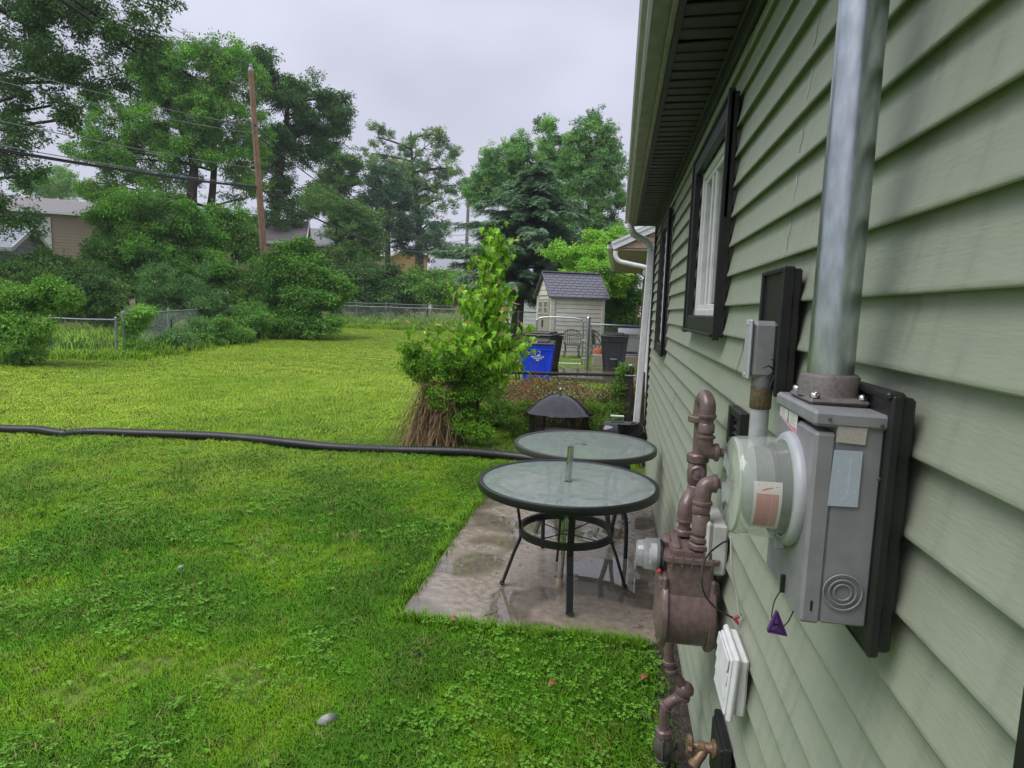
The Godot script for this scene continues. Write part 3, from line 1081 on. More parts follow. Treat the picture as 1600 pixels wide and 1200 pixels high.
func make_far_houses() -> void:
	var ridge_h := far_house("house", "house with low hipped grey shingle roof and tan walls behind the left shrubs", Vector3(-39.863,0.624,-41.000), 0.55, 9.0, 8.0, 6.6, 0.30, Color(0.29, 0.235, 0.175), Color(0.30, 0.28, 0.28), Color(0.6, 0.62, 0.6), [], false, 2.5)
	var bb := MB.new()
	for i in 12:
		bb.box(Vector3(-4.4 + i * 0.42, 5.0, 4.1), Vector3(0.40, 2.2, 0.06), 0.012)
	obj("board", bb, mat(0.55, 0.57, 0.55, 0.7), ridge_h)
	far_house("house", "small grey outbuilding with blue grey shingle roof at the left edge", Vector3(-30.680,0.288,-27.000), 0.5, 3.6, 5.0, 3.6, 0.42, Color(0.24, 0.24, 0.24), Color(0.30, 0.33, 0.38), Color(0.42, 0.43, 0.43), [])
	far_house("house", "cream sided house with white framed window behind the utility pole", Vector3(-28.334,0.672,-43.000), 0.42, 11.0, 8.0, 5.2, 0.45, Color(0.52, 0.41, 0.29), Color(0.22, 0.2, 0.19), Color(0.7, 0.7, 0.68), [[2.2, 4.0, 1.9, 1.2], [-2.4, 4.0, 1.9, 1.2]])
	far_house("house", "taupe sided house with grey gabled roof right of the utility pole", Vector3(-29.318,1.032,-58.000), 0.35, 6.5, 8.0, 6.0, 0.42, Color(0.20, 0.165, 0.135), Color(0.27, 0.28, 0.30), Color(0.6, 0.6, 0.6), [[0.5, 4.4, 1.2, 1.3]])
	far_house("house", "orange tan house with white trimmed gable facing the lawn", Vector3(-28.554,1.100,-86.000), 0.3, 4.4, 9.0, 7.2, 0.5, Color(0.50, 0.32, 0.13), Color(0.55, 0.56, 0.58), Color(0.75, 0.76, 0.76), [], true)
	far_house("house", "low tan house with blue grey roof left of the spruce", Vector3(-25.030,1.100,-96.000), 0.2, 6.0, 8.0, 6.2, 0.42, Color(0.45, 0.32, 0.15), Color(0.32, 0.34, 0.38), Color(0.6, 0.6, 0.58), [])
	far_house("house", "pale roofed house half hidden by trees left of the orange gable", Vector3(-34.281,1.100,-88.000), 0.25, 9.0, 8.0, 7.4, 0.36, Color(0.45, 0.36, 0.28), Color(0.56, 0.53, 0.53), Color(0.6, 0.6, 0.58), [])
	var g := thing("white_garage", "long white garage wall seen behind the spruce trunk", "garage", Vector3(-4.898,0.552,-38.000))
	var gm := MB.new()
	gm.box(Vector3(0, 1.0, -1.5), Vector3(7.0, 2.2, 3.0), 0.01)
	obj("wall", gm, mats.white, g)
	var gb := MB.new()
	for i in 9: gb.box(Vector3(0, 0.15 + i * 0.23, 0.01), Vector3(6.96, 0.22, 0.03), 0.004, Basis.from_euler(Vector3(-0.05, 0, 0)))
	var bo := obj("siding", gb, mats.white, g)
	bo.set_meta("kind", "stuff")
	var gr := MB.new()
	gr.bar(Vector3(-3.7, 2.1, 0.3), Vector3(3.7, 2.1, 0.3), 0.1, 0.06)
	gr.quad(Vector3(-3.7, 2.12, 0.35), Vector3(3.7, 2.12, 0.35), Vector3(3.7, 2.7, -1.6), Vector3(-3.7, 2.7, -1.6), Vector3.UP)
	gr.quad(Vector3(-3.7, 2.12, -3.5), Vector3(3.7, 2.12, -3.5), Vector3(3.7, 2.7, -1.6), Vector3(-3.7, 2.7, -1.6), Vector3.UP)
	obj("roof", gr, mat(0.25, 0.26, 0.28, 0.8), g)

# ---------------------------------------------------------------- trees and bushes
func make_trees() -> void:
	var s_mid := spray(1, 30, 0.20, 0.100, 0.054)
	var s_big := spray(2, 32, 0.23, 0.115, 0.064)
	var s_fine := spray(3, 32, 0.19, 0.080, 0.036)
	var s_far := spray(4, 34, 0.34, 0.160, 0.098)
	var dark := Color(0.081, 0.174, 0.051)
	var deep := Color(0.139, 0.276, 0.063)
	var mid := Color(0.160, 0.352, 0.055)
	var lite := Color(0.261, 0.536, 0.068)
	# overhanging maple at the left edge
	clump_flat = 1.15
	tree("overhanging_tree", "dark leafy tree overhanging the top left corner with drooping boughs", [Vector3(-29.143,0.149,-21.200), Vector3(-28.029,5.399,-21.200), Vector3(-26.682,11.196,-21.700), Vector3(-18.736,12.295,-16.000)], 0.42, 0.16,
		[[Vector3(-22.161,11.507,-21.200),Vector3(1.39,0.93,1.20),12], [Vector3(-20.168,11.605,-21.200),Vector3(1.37,0.78,1.13),12], [Vector3(-18.384,11.321,-21.500),Vector3(1.26,0.69,1.03),10], [Vector3(-17.636,10.418,-21.700),Vector3(0.69,0.60,0.66),5], [Vector3(-20.392,9.878,-20.800),Vector3(0.91,0.50,0.74),6], [Vector3(-19.228,9.666,-21.200),Vector3(1.01,0.46,0.79),6], [Vector3(-21.677,8.677,-20.700),Vector3(0.83,0.46,0.68),5], [Vector3(-20.741,8.484,-21.200),Vector3(0.51,0.56,0.53),3], [Vector3(-18.913,9.278,-21.700),Vector3(0.94,0.37,0.71),5], [Vector3(-22.204,6.797,-20.700),Vector3(0.46,0.79,0.59),5], [Vector3(-21.357,7.459,-20.700),Vector3(0.60,0.37,0.51),3], [Vector3(-19.969,8.025,-21.200),Vector3(0.51,0.46,0.49),2], [Vector3(-22.296,4.642,-20.700),Vector3(0.38,0.66,0.49),4], [Vector3(-24.458,10.025,-21.200),Vector3(1.42,2.61,1.90),12], [Vector3(-21.501,13.239,-21.700),Vector3(3.27,0.70,2.24),16], [Vector3(-16.478,12.108,-21.700),Vector3(0.50,0.18,0.37),2], [Vector3(-24.248,5.412,-21.200),Vector3(0.97,1.69,1.26),6], [Vector3(-21.395,4.307,-20.700),Vector3(0.28,0.23,0.26),2], [Vector3(-21.291,5.916,-20.800),Vector3(0.42,0.28,0.36),3]],
		17, 0.34, s_mid, 1.15, dark, Color(0.119, 0.241, 0.063), mats.leaf, "", "bark_dark")
	clump_flat = 0.8
	# the big forked tree left of the pole
	tree("forked_tree", "tall forked tree with open crown left of the utility pole", [Vector3(-25.314,0.528,-37.000), Vector3(-25.330,3.583,-37.000), Vector3(-25.396,6.328,-37.000), Vector3(-25.090,8.265,-37.000), Vector3(-24.899,10.934,-37.000), Vector3(-25.034,14.306,-37.000)], 0.42, 0.10,
		[[Vector3(-26.302,14.891,-37.000),Vector3(2.41,1.71,2.13),26], [Vector3(-27.690,14.765,-36.000),Vector3(1.45,1.53,1.48),14], [Vector3(-24.071,15.196,-37.500),Vector3(2.03,1.64,1.87),22], [Vector3(-29.936,12.225,-36.000),Vector3(2.72,1.40,2.19),22], [Vector3(-27.672,12.477,-37.000),Vector3(2.76,1.77,2.37),26], [Vector3(-24.225,12.430,-37.000),Vector3(2.14,1.87,2.03),22], [Vector3(-31.328,10.426,-35.500),Vector3(1.78,1.16,1.54),14], [Vector3(-28.502,9.964,-36.000),Vector3(2.72,1.55,2.25),22], [Vector3(-31.857,8.542,-35.500),Vector3(1.17,0.94,1.08),8], [Vector3(-25.563,10.178,-37.000),Vector3(2.36,1.26,1.92),14], [Vector3(-23.300,10.664,-37.500),Vector3(1.18,1.58,1.34),10], [Vector3(-28.388,7.983,-35.500),Vector3(2.31,1.16,1.85),16], [Vector3(-22.821,7.891,-37.000),Vector3(0.98,1.76,1.29),10], [Vector3(-27.614,15.855,-36.500),Vector3(0.85,1.00,0.91),7], [Vector3(-24.987,16.333,-37.000),Vector3(0.93,0.69,0.83),6]],
		17, 0.46, s_big, 1.35, deep, Color(0.198, 0.435, 0.062), mats.leaf)
	var limb_tree := thing("leaning_tree", "bare leaning trunk with arching limb beside the forked tree", "tree", Vector3(-25.845,0.504,-36.000))
	var lb := MB.new()
	var b0 := Vector3(-25.845,0.504,-36.000)
	lb.tube(smooth_path([Vector3.ZERO, Vector3(-25.679,5.047,-36.000) - b0, Vector3(-25.778,7.705,-36.000) - b0, Vector3(-25.602,9.505,-36.000) - b0, Vector3(-26.103,11.252,-36.000) - b0, Vector3(-27.235,13.109,-36.000) - b0, Vector3(-27.913,15.679,-36.000) - b0], 4), [0.36, 0.35, 0.34, 0.33, 0.32, 0.31, 0.3, 0.29, 0.28, 0.27, 0.26, 0.25, 0.24, 0.23, 0.22, 0.2, 0.19, 0.18, 0.17, 0.16, 0.15, 0.14, 0.12, 0.1, 0.08], 8)
	lb.tube(smooth_path([Vector3(-25.610,9.206,-36.000) - b0, Vector3(-24.938,10.688,-36.000) - b0, Vector3(-25.064,12.342,-36.000) - b0], 4), 0.12, 6)
	obj("trunk", lb, mats.bark, limb_tree)
	crown_at(limb_tree, b0, [[Vector3(-27.834,15.495,-36.000) - b0, Vector3(1.3, 1.4, 1.2), 12], [Vector3(-24.975,12.524,-36.000) - b0, Vector3(1.2, 1.2, 1.0), 8], [Vector3(-28.741,15.155,-36.000) - b0, Vector3(1.0, 0.9, 1.0), 8]], 20, 0.4, s_big, 1.25, deep, mid, mats.leaf)
	# dark tree behind the pole
	tree("dark_tree", "dense dark tree rising directly behind the utility pole", [Vector3(-25.069,0.696,-44.000), Vector3(-24.912,5.902,-44.000), Vector3(-24.773,9.531,-44.000), Vector3(-24.097,13.088,-44.000), Vector3(-23.826,16.141,-44.000)], 0.5, 0.14,
		[[Vector3(-24.692,17.371,-44.000),Vector3(1.54,1.09,1.36),13], [Vector3(-26.001,18.354,-44.000),Vector3(1.09,0.82,0.98),8], [Vector3(-23.375,16.804,-45.000),Vector3(1.38,1.01,1.24),11], [Vector3(-24.083,14.623,-44.000),Vector3(2.00,1.64,1.86),20], [Vector3(-22.298,15.194,-45.000),Vector3(1.48,1.38,1.44),14], [Vector3(-21.025,16.318,-45.000),Vector3(1.01,0.37,0.75),5], [Vector3(-20.343,15.165,-45.000),Vector3(0.64,0.32,0.51),4], [Vector3(-20.536,14.197,-45.000),Vector3(0.73,0.37,0.59),4], [Vector3(-23.397,12.887,-45.000),Vector3(1.58,1.02,1.36),11], [Vector3(-24.954,11.232,-44.000),Vector3(0.92,1.84,1.29),12], [Vector3(-24.381,8.993,-44.000),Vector3(0.83,1.29,1.02),8], [Vector3(-24.333,6.920,-43.000),Vector3(1.27,1.09,1.20),9], [Vector3(-21.515,13.230,-45.000),Vector3(1.02,0.65,0.87),6], [Vector3(-23.646,7.827,-44.000),Vector3(0.74,0.65,0.70),4]],
		18, 0.5, s_big, 1.5, dark, Color(0.121, 0.254, 0.077), mats.leaf)
	tree("round_tree", "rounded dark green tree left of the thin topped tree", [Vector3(-28.337,1.100,-62.000), Vector3(-28.350,10.269,-62.000), Vector3(-28.355,14.636,-62.000)], 0.4, 0.15,
		[[Vector3(-28.153,15.130,-62.000),Vector3(2.17,1.78,2.01),22], [Vector3(-29.169,13.082,-62.000),Vector3(2.18,1.54,1.92),18], [Vector3(-27.135,12.777,-62.000),Vector3(1.53,1.91,1.68),14], [Vector3(-29.223,11.194,-60.000),Vector3(1.87,1.25,1.62),12]],
		17, 0.65, s_far, 1.2, dark, deep, mats.leaf)
	tree("thin_topped_tree", "tall tree with sparse see through top above the orange gabled house", [Vector3(-23.456,1.100,-74.000), Vector3(-23.564,7.598,-74.000), Vector3(-23.806,12.765,-74.000), Vector3(-24.499,17.135,-74.000), Vector3(-24.803,21.812,-74.000)], 0.75, 0.07,
		[[Vector3(-28.845,21.136,-74.000),Vector3(1.65,1.65,1.65),7], [Vector3(-28.034,18.596,-74.000),Vector3(2.10,1.95,2.04),9], [Vector3(-25.830,17.717,-74.000),Vector3(2.24,2.24,2.24),22], [Vector3(-23.230,19.866,-74.000),Vector3(2.37,2.22,2.31),12], [Vector3(-21.042,17.705,-74.000),Vector3(2.07,1.93,2.01),9], [Vector3(-19.670,17.701,-74.000),Vector3(1.03,2.07,1.45),6], [Vector3(-23.318,16.048,-74.000),Vector3(2.54,2.09,2.36),20], [Vector3(-20.970,14.242,-74.000),Vector3(2.23,1.34,1.88),8], [Vector3(-21.690,11.685,-74.000),Vector3(1.65,2.54,2.01),8], [Vector3(-25.667,14.047,-73.000),Vector3(2.23,2.23,2.23),16], [Vector3(-22.186,21.427,-74.000),Vector3(1.33,0.74,1.09),4], [Vector3(-29.618,19.331,-74.000),Vector3(0.90,1.05,0.96),3], [Vector3(-19.319,15.692,-74.000),Vector3(0.89,0.89,0.89),3]],
		12, 0.55, s_far, 1.05, Color(0.136, 0.253, 0.092), Color(0.220, 0.375, 0.106), mats.leaf)
	tree("blue_green_tree", "blue green rounded tree in front of the thin topped tree", [Vector3(-24.412,1.100,-66.000), Vector3(-24.490,8.226,-66.000), Vector3(-24.547,13.508,-66.000)], 0.4, 0.2,
		[[Vector3(-24.766,14.162,-66.000),Vector3(1.88,2.02,1.94),20], [Vector3(-25.662,11.859,-66.000),Vector3(2.30,1.89,2.14),18], [Vector3(-22.833,11.223,-66.000),Vector3(2.42,2.15,2.31),18], [Vector3(-22.099,8.925,-66.000),Vector3(2.70,1.48,2.21),14], [Vector3(-19.865,8.825,-66.000),Vector3(1.21,1.88,1.47),8]],
		17, 0.65, s_far, 1.2, Color(0.080, 0.172, 0.088), Color(0.115, 0.220, 0.098), mats.leaf)
	tree("mid_green_tree", "broad mid green tree behind the grey gabled roof", [Vector3(-23.708,0.888,-52.000), Vector3(-23.713,4.626,-52.000), Vector3(-23.948,8.351,-52.000)], 0.35, 0.15,
		[[Vector3(-23.322,9.516,-52.000),Vector3(1.83,1.29,1.61),20], [Vector3(-21.897,8.374,-52.000),Vector3(2.15,1.40,1.85),22], [Vector3(-22.344,6.785,-52.000),Vector3(2.05,1.51,1.83),20], [Vector3(-21.209,6.908,-52.000),Vector3(1.61,1.29,1.48),14], [Vector3(-26.399,10.884,-53.000),Vector3(1.43,0.88,1.21),9], [Vector3(-22.132,5.222,-51.000),Vector3(2.12,1.27,1.78),14]],
		17, 0.6, s_far, 0.95, deep, Color(0.180, 0.341, 0.088), mats.leaf)
	tree("pale_tree", "pale green tree above the hipped roof at far left", [Vector3(-70.401,1.100,-72.000), Vector3(-69.661,14.444,-72.000)], 0.4, 0.2,
		[[Vector3(-69.139,15.613,-72.000),Vector3(2.88,1.76,2.43),18], [Vector3(-72.853,15.061,-72.000),Vector3(2.10,1.45,1.84),10], [Vector3(-66.007,14.688,-72.000),Vector3(1.75,1.11,1.50),8]], 23, 0.7, s_far, 1.2, Color(0.220, 0.419, 0.116), Color(0.287, 0.507, 0.155), mats.leaf)
	tree("horizon_tree", "low hazy tree on the horizon left of the spruce", [Vector3(-28.733,1.100,-112.000), Vector3(-28.958,10.774,-112.000)], 0.3, 0.2,
		[[Vector3(-29.678,11.653,-112.000),Vector3(2.49,1.36,2.04),14], [Vector3(-27.103,11.031,-112.000),Vector3(1.58,1.36,1.49),8]], 23, 0.9, s_far, 1.6, Color(0.155, 0.264, 0.116), Color(0.197, 0.329, 0.136), mats.leaf)
	# two maples behind the spruce
	clump_flat = 1.15
	tree("left_maple_tree", "bushy maple with pointed top rising behind the spruce", [Vector3(-5.933,0.768,-47.000), Vector3(-5.986,4.682,-47.000), Vector3(-6.047,8.785,-47.000), Vector3(-6.027,11.921,-47.000)], 0.4, 0.14,
		[[Vector3(-5.953,13.602,-47.000),Vector3(1.10,1.28,1.17),16], [Vector3(-7.435,12.371,-47.000),Vector3(1.57,1.20,1.42),18], [Vector3(-9.057,11.840,-47.000),Vector3(1.48,1.11,1.33),16], [Vector3(-10.212,10.803,-47.000),Vector3(1.12,0.93,1.05),9], [Vector3(-8.075,10.580,-47.000),Vector3(2.32,1.39,1.95),24], [Vector3(-5.402,11.253,-47.000),Vector3(1.65,1.65,1.65),22], [Vector3(-5.211,8.792,-47.000),Vector3(1.84,1.57,1.73),22], [Vector3(-7.075,8.777,-47.000),Vector3(2.04,1.39,1.78),18], [Vector3(-4.740,6.309,-47.000),Vector3(1.67,1.57,1.63),16], [Vector3(-10.004,11.842,-47.000),Vector3(0.65,0.42,0.56),4], [Vector3(-4.028,9.961,-46.000),Vector3(1.07,1.79,1.36),14], [Vector3(-10.910,10.119,-47.000),Vector3(0.84,0.75,0.81),6], [Vector3(-4.457,12.798,-47.000),Vector3(0.64,0.82,0.71),6], [Vector3(-7.473,13.482,-47.000),Vector3(0.64,0.73,0.68),5]],
		24, 0.42, s_far, 0.72, Color(0.131, 0.281, 0.101), Color(0.271, 0.515, 0.139), mats.leaf)
	tree("right_maple_tree", "tall maple with pointed leader against the sky beside the gutter", [Vector3(-1.906,0.720,-45.000), Vector3(-2.089,4.634,-45.000), Vector3(-2.269,8.510,-45.000), Vector3(-2.360,12.313,-45.000)], 0.4, 0.12,
		[[Vector3(-2.551,13.649,-45.000),Vector3(0.69,1.12,0.86),10], [Vector3(-2.317,12.313,-45.000),Vector3(1.64,1.30,1.51),20], [Vector3(-1.066,11.262,-45.000),Vector3(1.12,1.47,1.26),16], [Vector3(-2.888,10.632,-45.000),Vector3(1.74,1.57,1.67),24], [Vector3(-1.079,8.944,-45.000),Vector3(1.39,1.74,1.53),20], [Vector3(-3.000,8.290,-45.000),Vector3(1.49,1.58,1.53),20], [Vector3(-1.613,6.590,-45.000),Vector3(1.93,1.49,1.75),22], [Vector3(-3.325,5.697,-45.000),Vector3(1.59,1.50,1.56),16], [Vector3(-0.488,5.748,-45.000),Vector3(1.14,1.31,1.21),12], [Vector3(-1.297,13.346,-45.000),Vector3(0.34,0.60,0.45),3], [Vector3(-3.425,12.948,-45.000),Vector3(0.35,0.69,0.49),3]],
		24, 0.42, s_far, 0.72, Color(0.121, 0.257, 0.096), Color(0.229, 0.443, 0.120), mats.leaf)
	clump_flat = 0.8
	make_spruce()
	tree("light_tree", "bright green young tree overhanging the roof of the cream shed", [Vector3(-0.046,0.288,-27.000), Vector3(-0.181,1.901,-27.000), Vector3(-0.507,3.201,-27.000)], 0.10, 0.05,
		[[Vector3(-1.434,3.919,-26.500),Vector3(0.88,0.36,0.67),14], [Vector3(-1.664,3.273,-26.500),Vector3(0.78,0.47,0.66),14], [Vector3(-0.682,4.106,-27.000),Vector3(0.68,0.58,0.64),14], [Vector3(-0.790,3.136,-26.000),Vector3(0.87,0.56,0.74),18], [Vector3(0.067,4.823,-28.000),Vector3(0.43,0.70,0.54),9], [Vector3(-2.352,4.107,-26.500),Vector3(0.42,0.16,0.31),4], [Vector3(-1.233,4.691,-27.000),Vector3(0.37,0.21,0.31),4], [Vector3(-0.187,3.151,-26.000),Vector3(0.56,0.56,0.56),9], [Vector3(-0.898,2.561,-25.500),Vector3(0.40,0.25,0.34),5]],
		20, 0.20, s_mid, 0.95, lite, Color(0.329, 0.616, 0.077), mats.leaf)
	tree("dark_shrub", "dark tangled shrub between the cream shed and the tan house", [Vector3(0.295,0.288,-27.000), Vector3(0.197,2.175,-27.000)], 0.06, 0.03,
		[[Vector3(-0.063,2.167,-27.000),Vector3(0.79,0.63,0.73),18], [Vector3(0.565,2.577,-27.000),Vector3(0.53,0.68,0.59),12], [Vector3(0.114,1.252,-27.000),Vector3(0.90,0.48,0.73),14], [Vector3(-0.451,1.897,-27.500),Vector3(0.38,0.54,0.44),6]], 24, 0.25, s_mid, 0.95, dark, deep, mats.leaf)
	# the thicket behind the left fence
	tree("dark_shrub", "dark broad leaved shrub behind the low left end of the fence", [Vector3(-22.599,0.168,-22.000), Vector3(-22.524,1.397,-22.000)], 0.08, 0.04,
		[[Vector3(-22.479,2.145,-22.000),Vector3(1.76,1.05,1.47),34], [Vector3(-20.588,1.808,-21.500),Vector3(1.27,1.07,1.19),26], [Vector3(-23.669,1.739,-22.000),Vector3(0.91,1.01,0.95),14], [Vector3(-21.941,2.559,-22.500),Vector3(1.27,0.56,0.99),14], [Vector3(-19.048,1.482,-21.000),Vector3(0.95,0.80,0.89),18]], 23, 0.28, s_mid, 1.0, dark, Color(0.128, 0.253, 0.057), mats.leaf)
	tree("tall_shrub", "tall mounded shrub under the forked tree behind the fence", [Vector3(-21.500,0.264,-26.000), Vector3(-21.374,3.498,-26.000)], 0.12, 0.05,
		[[Vector3(-21.864,4.896,-26.000),Vector3(1.26,1.09,1.19),22], [Vector3(-20.915,5.115,-26.500),Vector3(1.62,1.04,1.39),26], [Vector3(-19.769,3.947,-26.000),Vector3(1.47,1.08,1.32),24], [Vector3(-21.490,3.273,-25.000),Vector3(1.39,0.94,1.21),22], [Vector3(-20.264,2.890,-25.000),Vector3(1.66,1.21,1.48),28], [Vector3(-19.481,4.989,-26.500),Vector3(0.80,0.80,0.80),12], [Vector3(-18.078,3.005,-26.000),Vector3(1.02,0.85,0.95),14], [Vector3(-18.290,2.664,-25.000),Vector3(1.09,0.82,0.98),14], [Vector3(-18.585,4.211,-27.000),Vector3(0.64,0.70,0.66),7], [Vector3(-21.426,2.267,-24.000),Vector3(1.07,0.81,0.97),12], [Vector3(-23.678,5.738,-27.000),Vector3(0.77,0.60,0.70),6]], 23, 0.32, s_mid, 1.15, Color(0.092, 0.206, 0.046), Color(0.178, 0.395, 0.062), mats.leaf)
	tree("willow_shrub", "grey green fine leaved shrub pushing through the chain link fence", [Vector3(-14.177,0.086,-18.600), Vector3(-14.149,0.973,-18.600)], 0.05, 0.02,
		[[Vector3(-16.278,1.841,-21.000),Vector3(0.93,0.93,0.93),22], [Vector3(-15.639,1.313,-21.400),Vector3(0.99,0.85,0.93),22], [Vector3(-15.635,0.910,-19.600),Vector3(0.65,0.61,0.64),12], [Vector3(-15.456,1.729,-22.000),Vector3(0.67,0.86,0.75),14], [Vector3(-13.625,0.341,-18.000),Vector3(0.72,0.20,0.51),9], [Vector3(-14.033,0.070,-17.200),Vector3(0.31,0.17,0.25),4], [Vector3(-13.918,0.541,-19.600),Vector3(0.47,0.30,0.41),7]], 23, 0.24, s_fine, 1.0, Color(0.103, 0.231, 0.069), Color(0.178, 0.345, 0.101), mats.leaf)
	tree("low_tree", "small tree with drooping leaves in front of the cream house", [Vector3(-19.849,0.384,-31.000), Vector3(-19.874,2.972,-31.000), Vector3(-20.061,4.609,-31.000)], 0.12, 0.06,
		[[Vector3(-20.343,4.996,-31.000),Vector3(1.13,0.86,1.02),18], [Vector3(-19.412,4.456,-31.000),Vector3(0.73,0.80,0.76),10], [Vector3(-20.582,5.741,-31.000),Vector3(1.00,0.60,0.84),10], [Vector3(-21.166,4.098,-31.000),Vector3(0.80,0.74,0.78),8], [Vector3(-19.608,5.590,-31.000),Vector3(0.66,0.66,0.66),7]], 22, 0.32, s_mid, 1.2, deep, mid, mats.leaf)
	tree("round_shrub", "rounded green shrub below the cream house left of the pole", [Vector3(-17.229,0.288,-27.000), Vector3(-17.204,1.651,-27.000)], 0.06, 0.03,
		[[Vector3(-17.127,2.375,-27.000),Vector3(0.99,0.58,0.83),18], [Vector3(-17.670,1.628,-26.500),Vector3(1.04,0.69,0.90),18], [Vector3(-15.639,2.112,-26.500),Vector3(0.63,0.63,0.63),10], [Vector3(-16.079,2.974,-27.000),Vector3(0.40,0.35,0.38),4], [Vector3(-15.808,1.396,-26.000),Vector3(1.01,0.95,0.99),20], [Vector3(-16.025,0.698,-25.500),Vector3(0.94,0.55,0.79),12], [Vector3(-18.466,2.485,-27.000),Vector3(0.76,0.53,0.67),8]], 24, 0.27, s_mid, 1.05, deep, Color(0.165, 0.341, 0.057), mats.leaf)
	tree("large_bush", "large bright leaved bush spreading over the fence right of the pole", [Vector3(-13.042,0.240,-25.000), Vector3(-13.030,2.265,-25.000)], 0.08, 0.04,
		[[Vector3(-13.538,2.908,-25.000),Vector3(0.64,0.80,0.70),18], [Vector3(-12.519,2.749,-25.000),Vector3(0.69,0.63,0.66),18], [Vector3(-12.774,1.530,-24.500),Vector3(1.04,0.63,0.88),20], [Vector3(-11.678,2.613,-25.000),Vector3(0.53,0.24,0.41),7], [Vector3(-11.260,2.157,-25.000),Vector3(0.24,0.31,0.27),4], [Vector3(-14.007,1.710,-25.000),Vector3(0.48,0.69,0.57),9], [Vector3(-13.248,3.670,-25.000),Vector3(0.47,0.37,0.43),6], [Vector3(-13.035,3.910,-25.300),Vector3(0.27,0.21,0.24),3], [Vector3(-14.601,2.511,-25.500),Vector3(0.38,0.54,0.45),6], [Vector3(-11.802,1.766,-24.500),Vector3(0.57,0.52,0.55),10], [Vector3(-13.876,3.345,-25.000),Vector3(0.27,0.32,0.29),3], [Vector3(-12.321,3.376,-25.000),Vector3(0.32,0.21,0.27),3], [Vector3(-12.929,0.831,-24.000),Vector3(0.72,0.31,0.55),11], [Vector3(-11.834,0.870,-24.000),Vector3(0.66,0.26,0.50),9]], 26, 0.27, s_mid, 1.1, Color(0.089, 0.213, 0.039), Color(0.168, 0.375, 0.056), mats.leaf)
	tree("hedge_bush", "dark hedge shrub behind the back fence under the mid green tree", [Vector3(-16.147,0.600,-40.000), Vector3(-16.160,2.341,-40.000)], 0.08, 0.04,
		[[Vector3(-16.824,3.067,-40.000),Vector3(1.50,1.00,1.30),22], [Vector3(-15.452,3.148,-41.000),Vector3(1.44,0.93,1.24),20], [Vector3(-14.632,2.303,-40.000),Vector3(1.49,0.75,1.19),16], [Vector3(-17.045,2.085,-39.000),Vector3(1.23,0.74,1.03),12], [Vector3(-15.327,2.135,-39.000),Vector3(1.22,0.65,0.99),10]], 24, 0.45, s_mid, 1.6, Color(0.071, 0.159, 0.050), Color(0.124, 0.243, 0.070), mats.leaf)
	tree("light_bush", "lighter green bush behind the back fence left of the sapling", [Vector3(-12.717,0.648,-42.000), Vector3(-12.750,2.496,-42.000)], 0.08, 0.04,
		[[Vector3(-13.123,3.339,-42.000),Vector3(1.21,0.69,1.00),14], [Vector3(-11.933,2.906,-41.000),Vector3(1.51,0.92,1.28),20], [Vector3(-13.453,2.447,-41.000),Vector3(1.01,0.68,0.88),10], [Vector3(-11.256,3.347,-43.000),Vector3(1.05,0.61,0.88),9], [Vector3(-10.548,2.737,-41.000),Vector3(0.92,0.75,0.85),8]], 24, 0.45, s_mid, 1.6, Color(0.143, 0.297, 0.057), Color(0.243, 0.452, 0.088), mats.leaf)
	# near young plants at the left edge
	tree("box_elder_shrub", "light green young tree with compound leaves at the left edge", [Vector3(-14.311,0.000,-13.000), Vector3(-14.171,1.030,-13.000), Vector3(-14.001,1.484,-13.000)], 0.04, 0.02,
		[[Vector3(-14.001,1.484,-13.000),Vector3(0.45,0.30,0.39),12], [Vector3(-14.216,0.878,-13.000),Vector3(0.36,0.45,0.40),13], [Vector3(-13.308,1.534,-13.000),Vector3(0.57,0.12,0.39),7], [Vector3(-13.682,0.457,-12.800),Vector3(0.45,0.36,0.41),9], [Vector3(-12.700,1.771,-13.000),Vector3(0.32,0.09,0.23),4], [Vector3(-13.134,1.024,-12.800),Vector3(0.41,0.13,0.30),5], [Vector3(-14.725,1.161,-13.000),Vector3(0.45,0.91,0.64),16], [Vector3(-12.370,1.649,-13.000),Vector3(0.18,0.09,0.14),2]], 24, 0.14, s_fine, 0.95, Color(0.135, 0.293, 0.051), Color(0.222, 0.440, 0.069), mats.leaf)
	tree("weedy_shrub", "light green weed stem growing beside the fence post", [Vector3(-13.568,0.029,-16.200), Vector3(-13.536,0.838,-16.200)], 0.015, 0.008,
		[[Vector3(-13.451,0.932,-16.200),Vector3(0.22,0.25,0.23),5], [Vector3(-13.237,1.245,-16.200),Vector3(0.14,0.14,0.14),3], [Vector3(-13.310,0.314,-16.000),Vector3(0.14,0.14,0.14),3]], 20, 0.12, s_fine, 1.0, Color(0.150, 0.334, 0.051), Color(0.237, 0.468, 0.079), mats.leaf)
	tree("fence_shrub", "leafy suckers growing along the fence right of the willowy shrub", [Vector3(-14.893,0.216,-24.000), Vector3(-14.882,0.891,-24.000)], 0.03, 0.015,
		[[Vector3(-13.813,0.630,-20.500),Vector3(0.58,0.45,0.53),12], [Vector3(-13.954,0.793,-22.500),Vector3(0.68,0.58,0.64),16], [Vector3(-13.937,0.980,-23.500),Vector3(0.46,0.66,0.54),10], [Vector3(-13.527,0.468,-21.000),Vector3(0.55,0.32,0.46),8], [Vector3(-13.616,0.342,-19.500),Vector3(0.43,0.26,0.36),6]], 23, 0.2, s_mid, 0.85, Color(0.119, 0.268, 0.051), Color(0.190, 0.401, 0.069), mats.leaf)

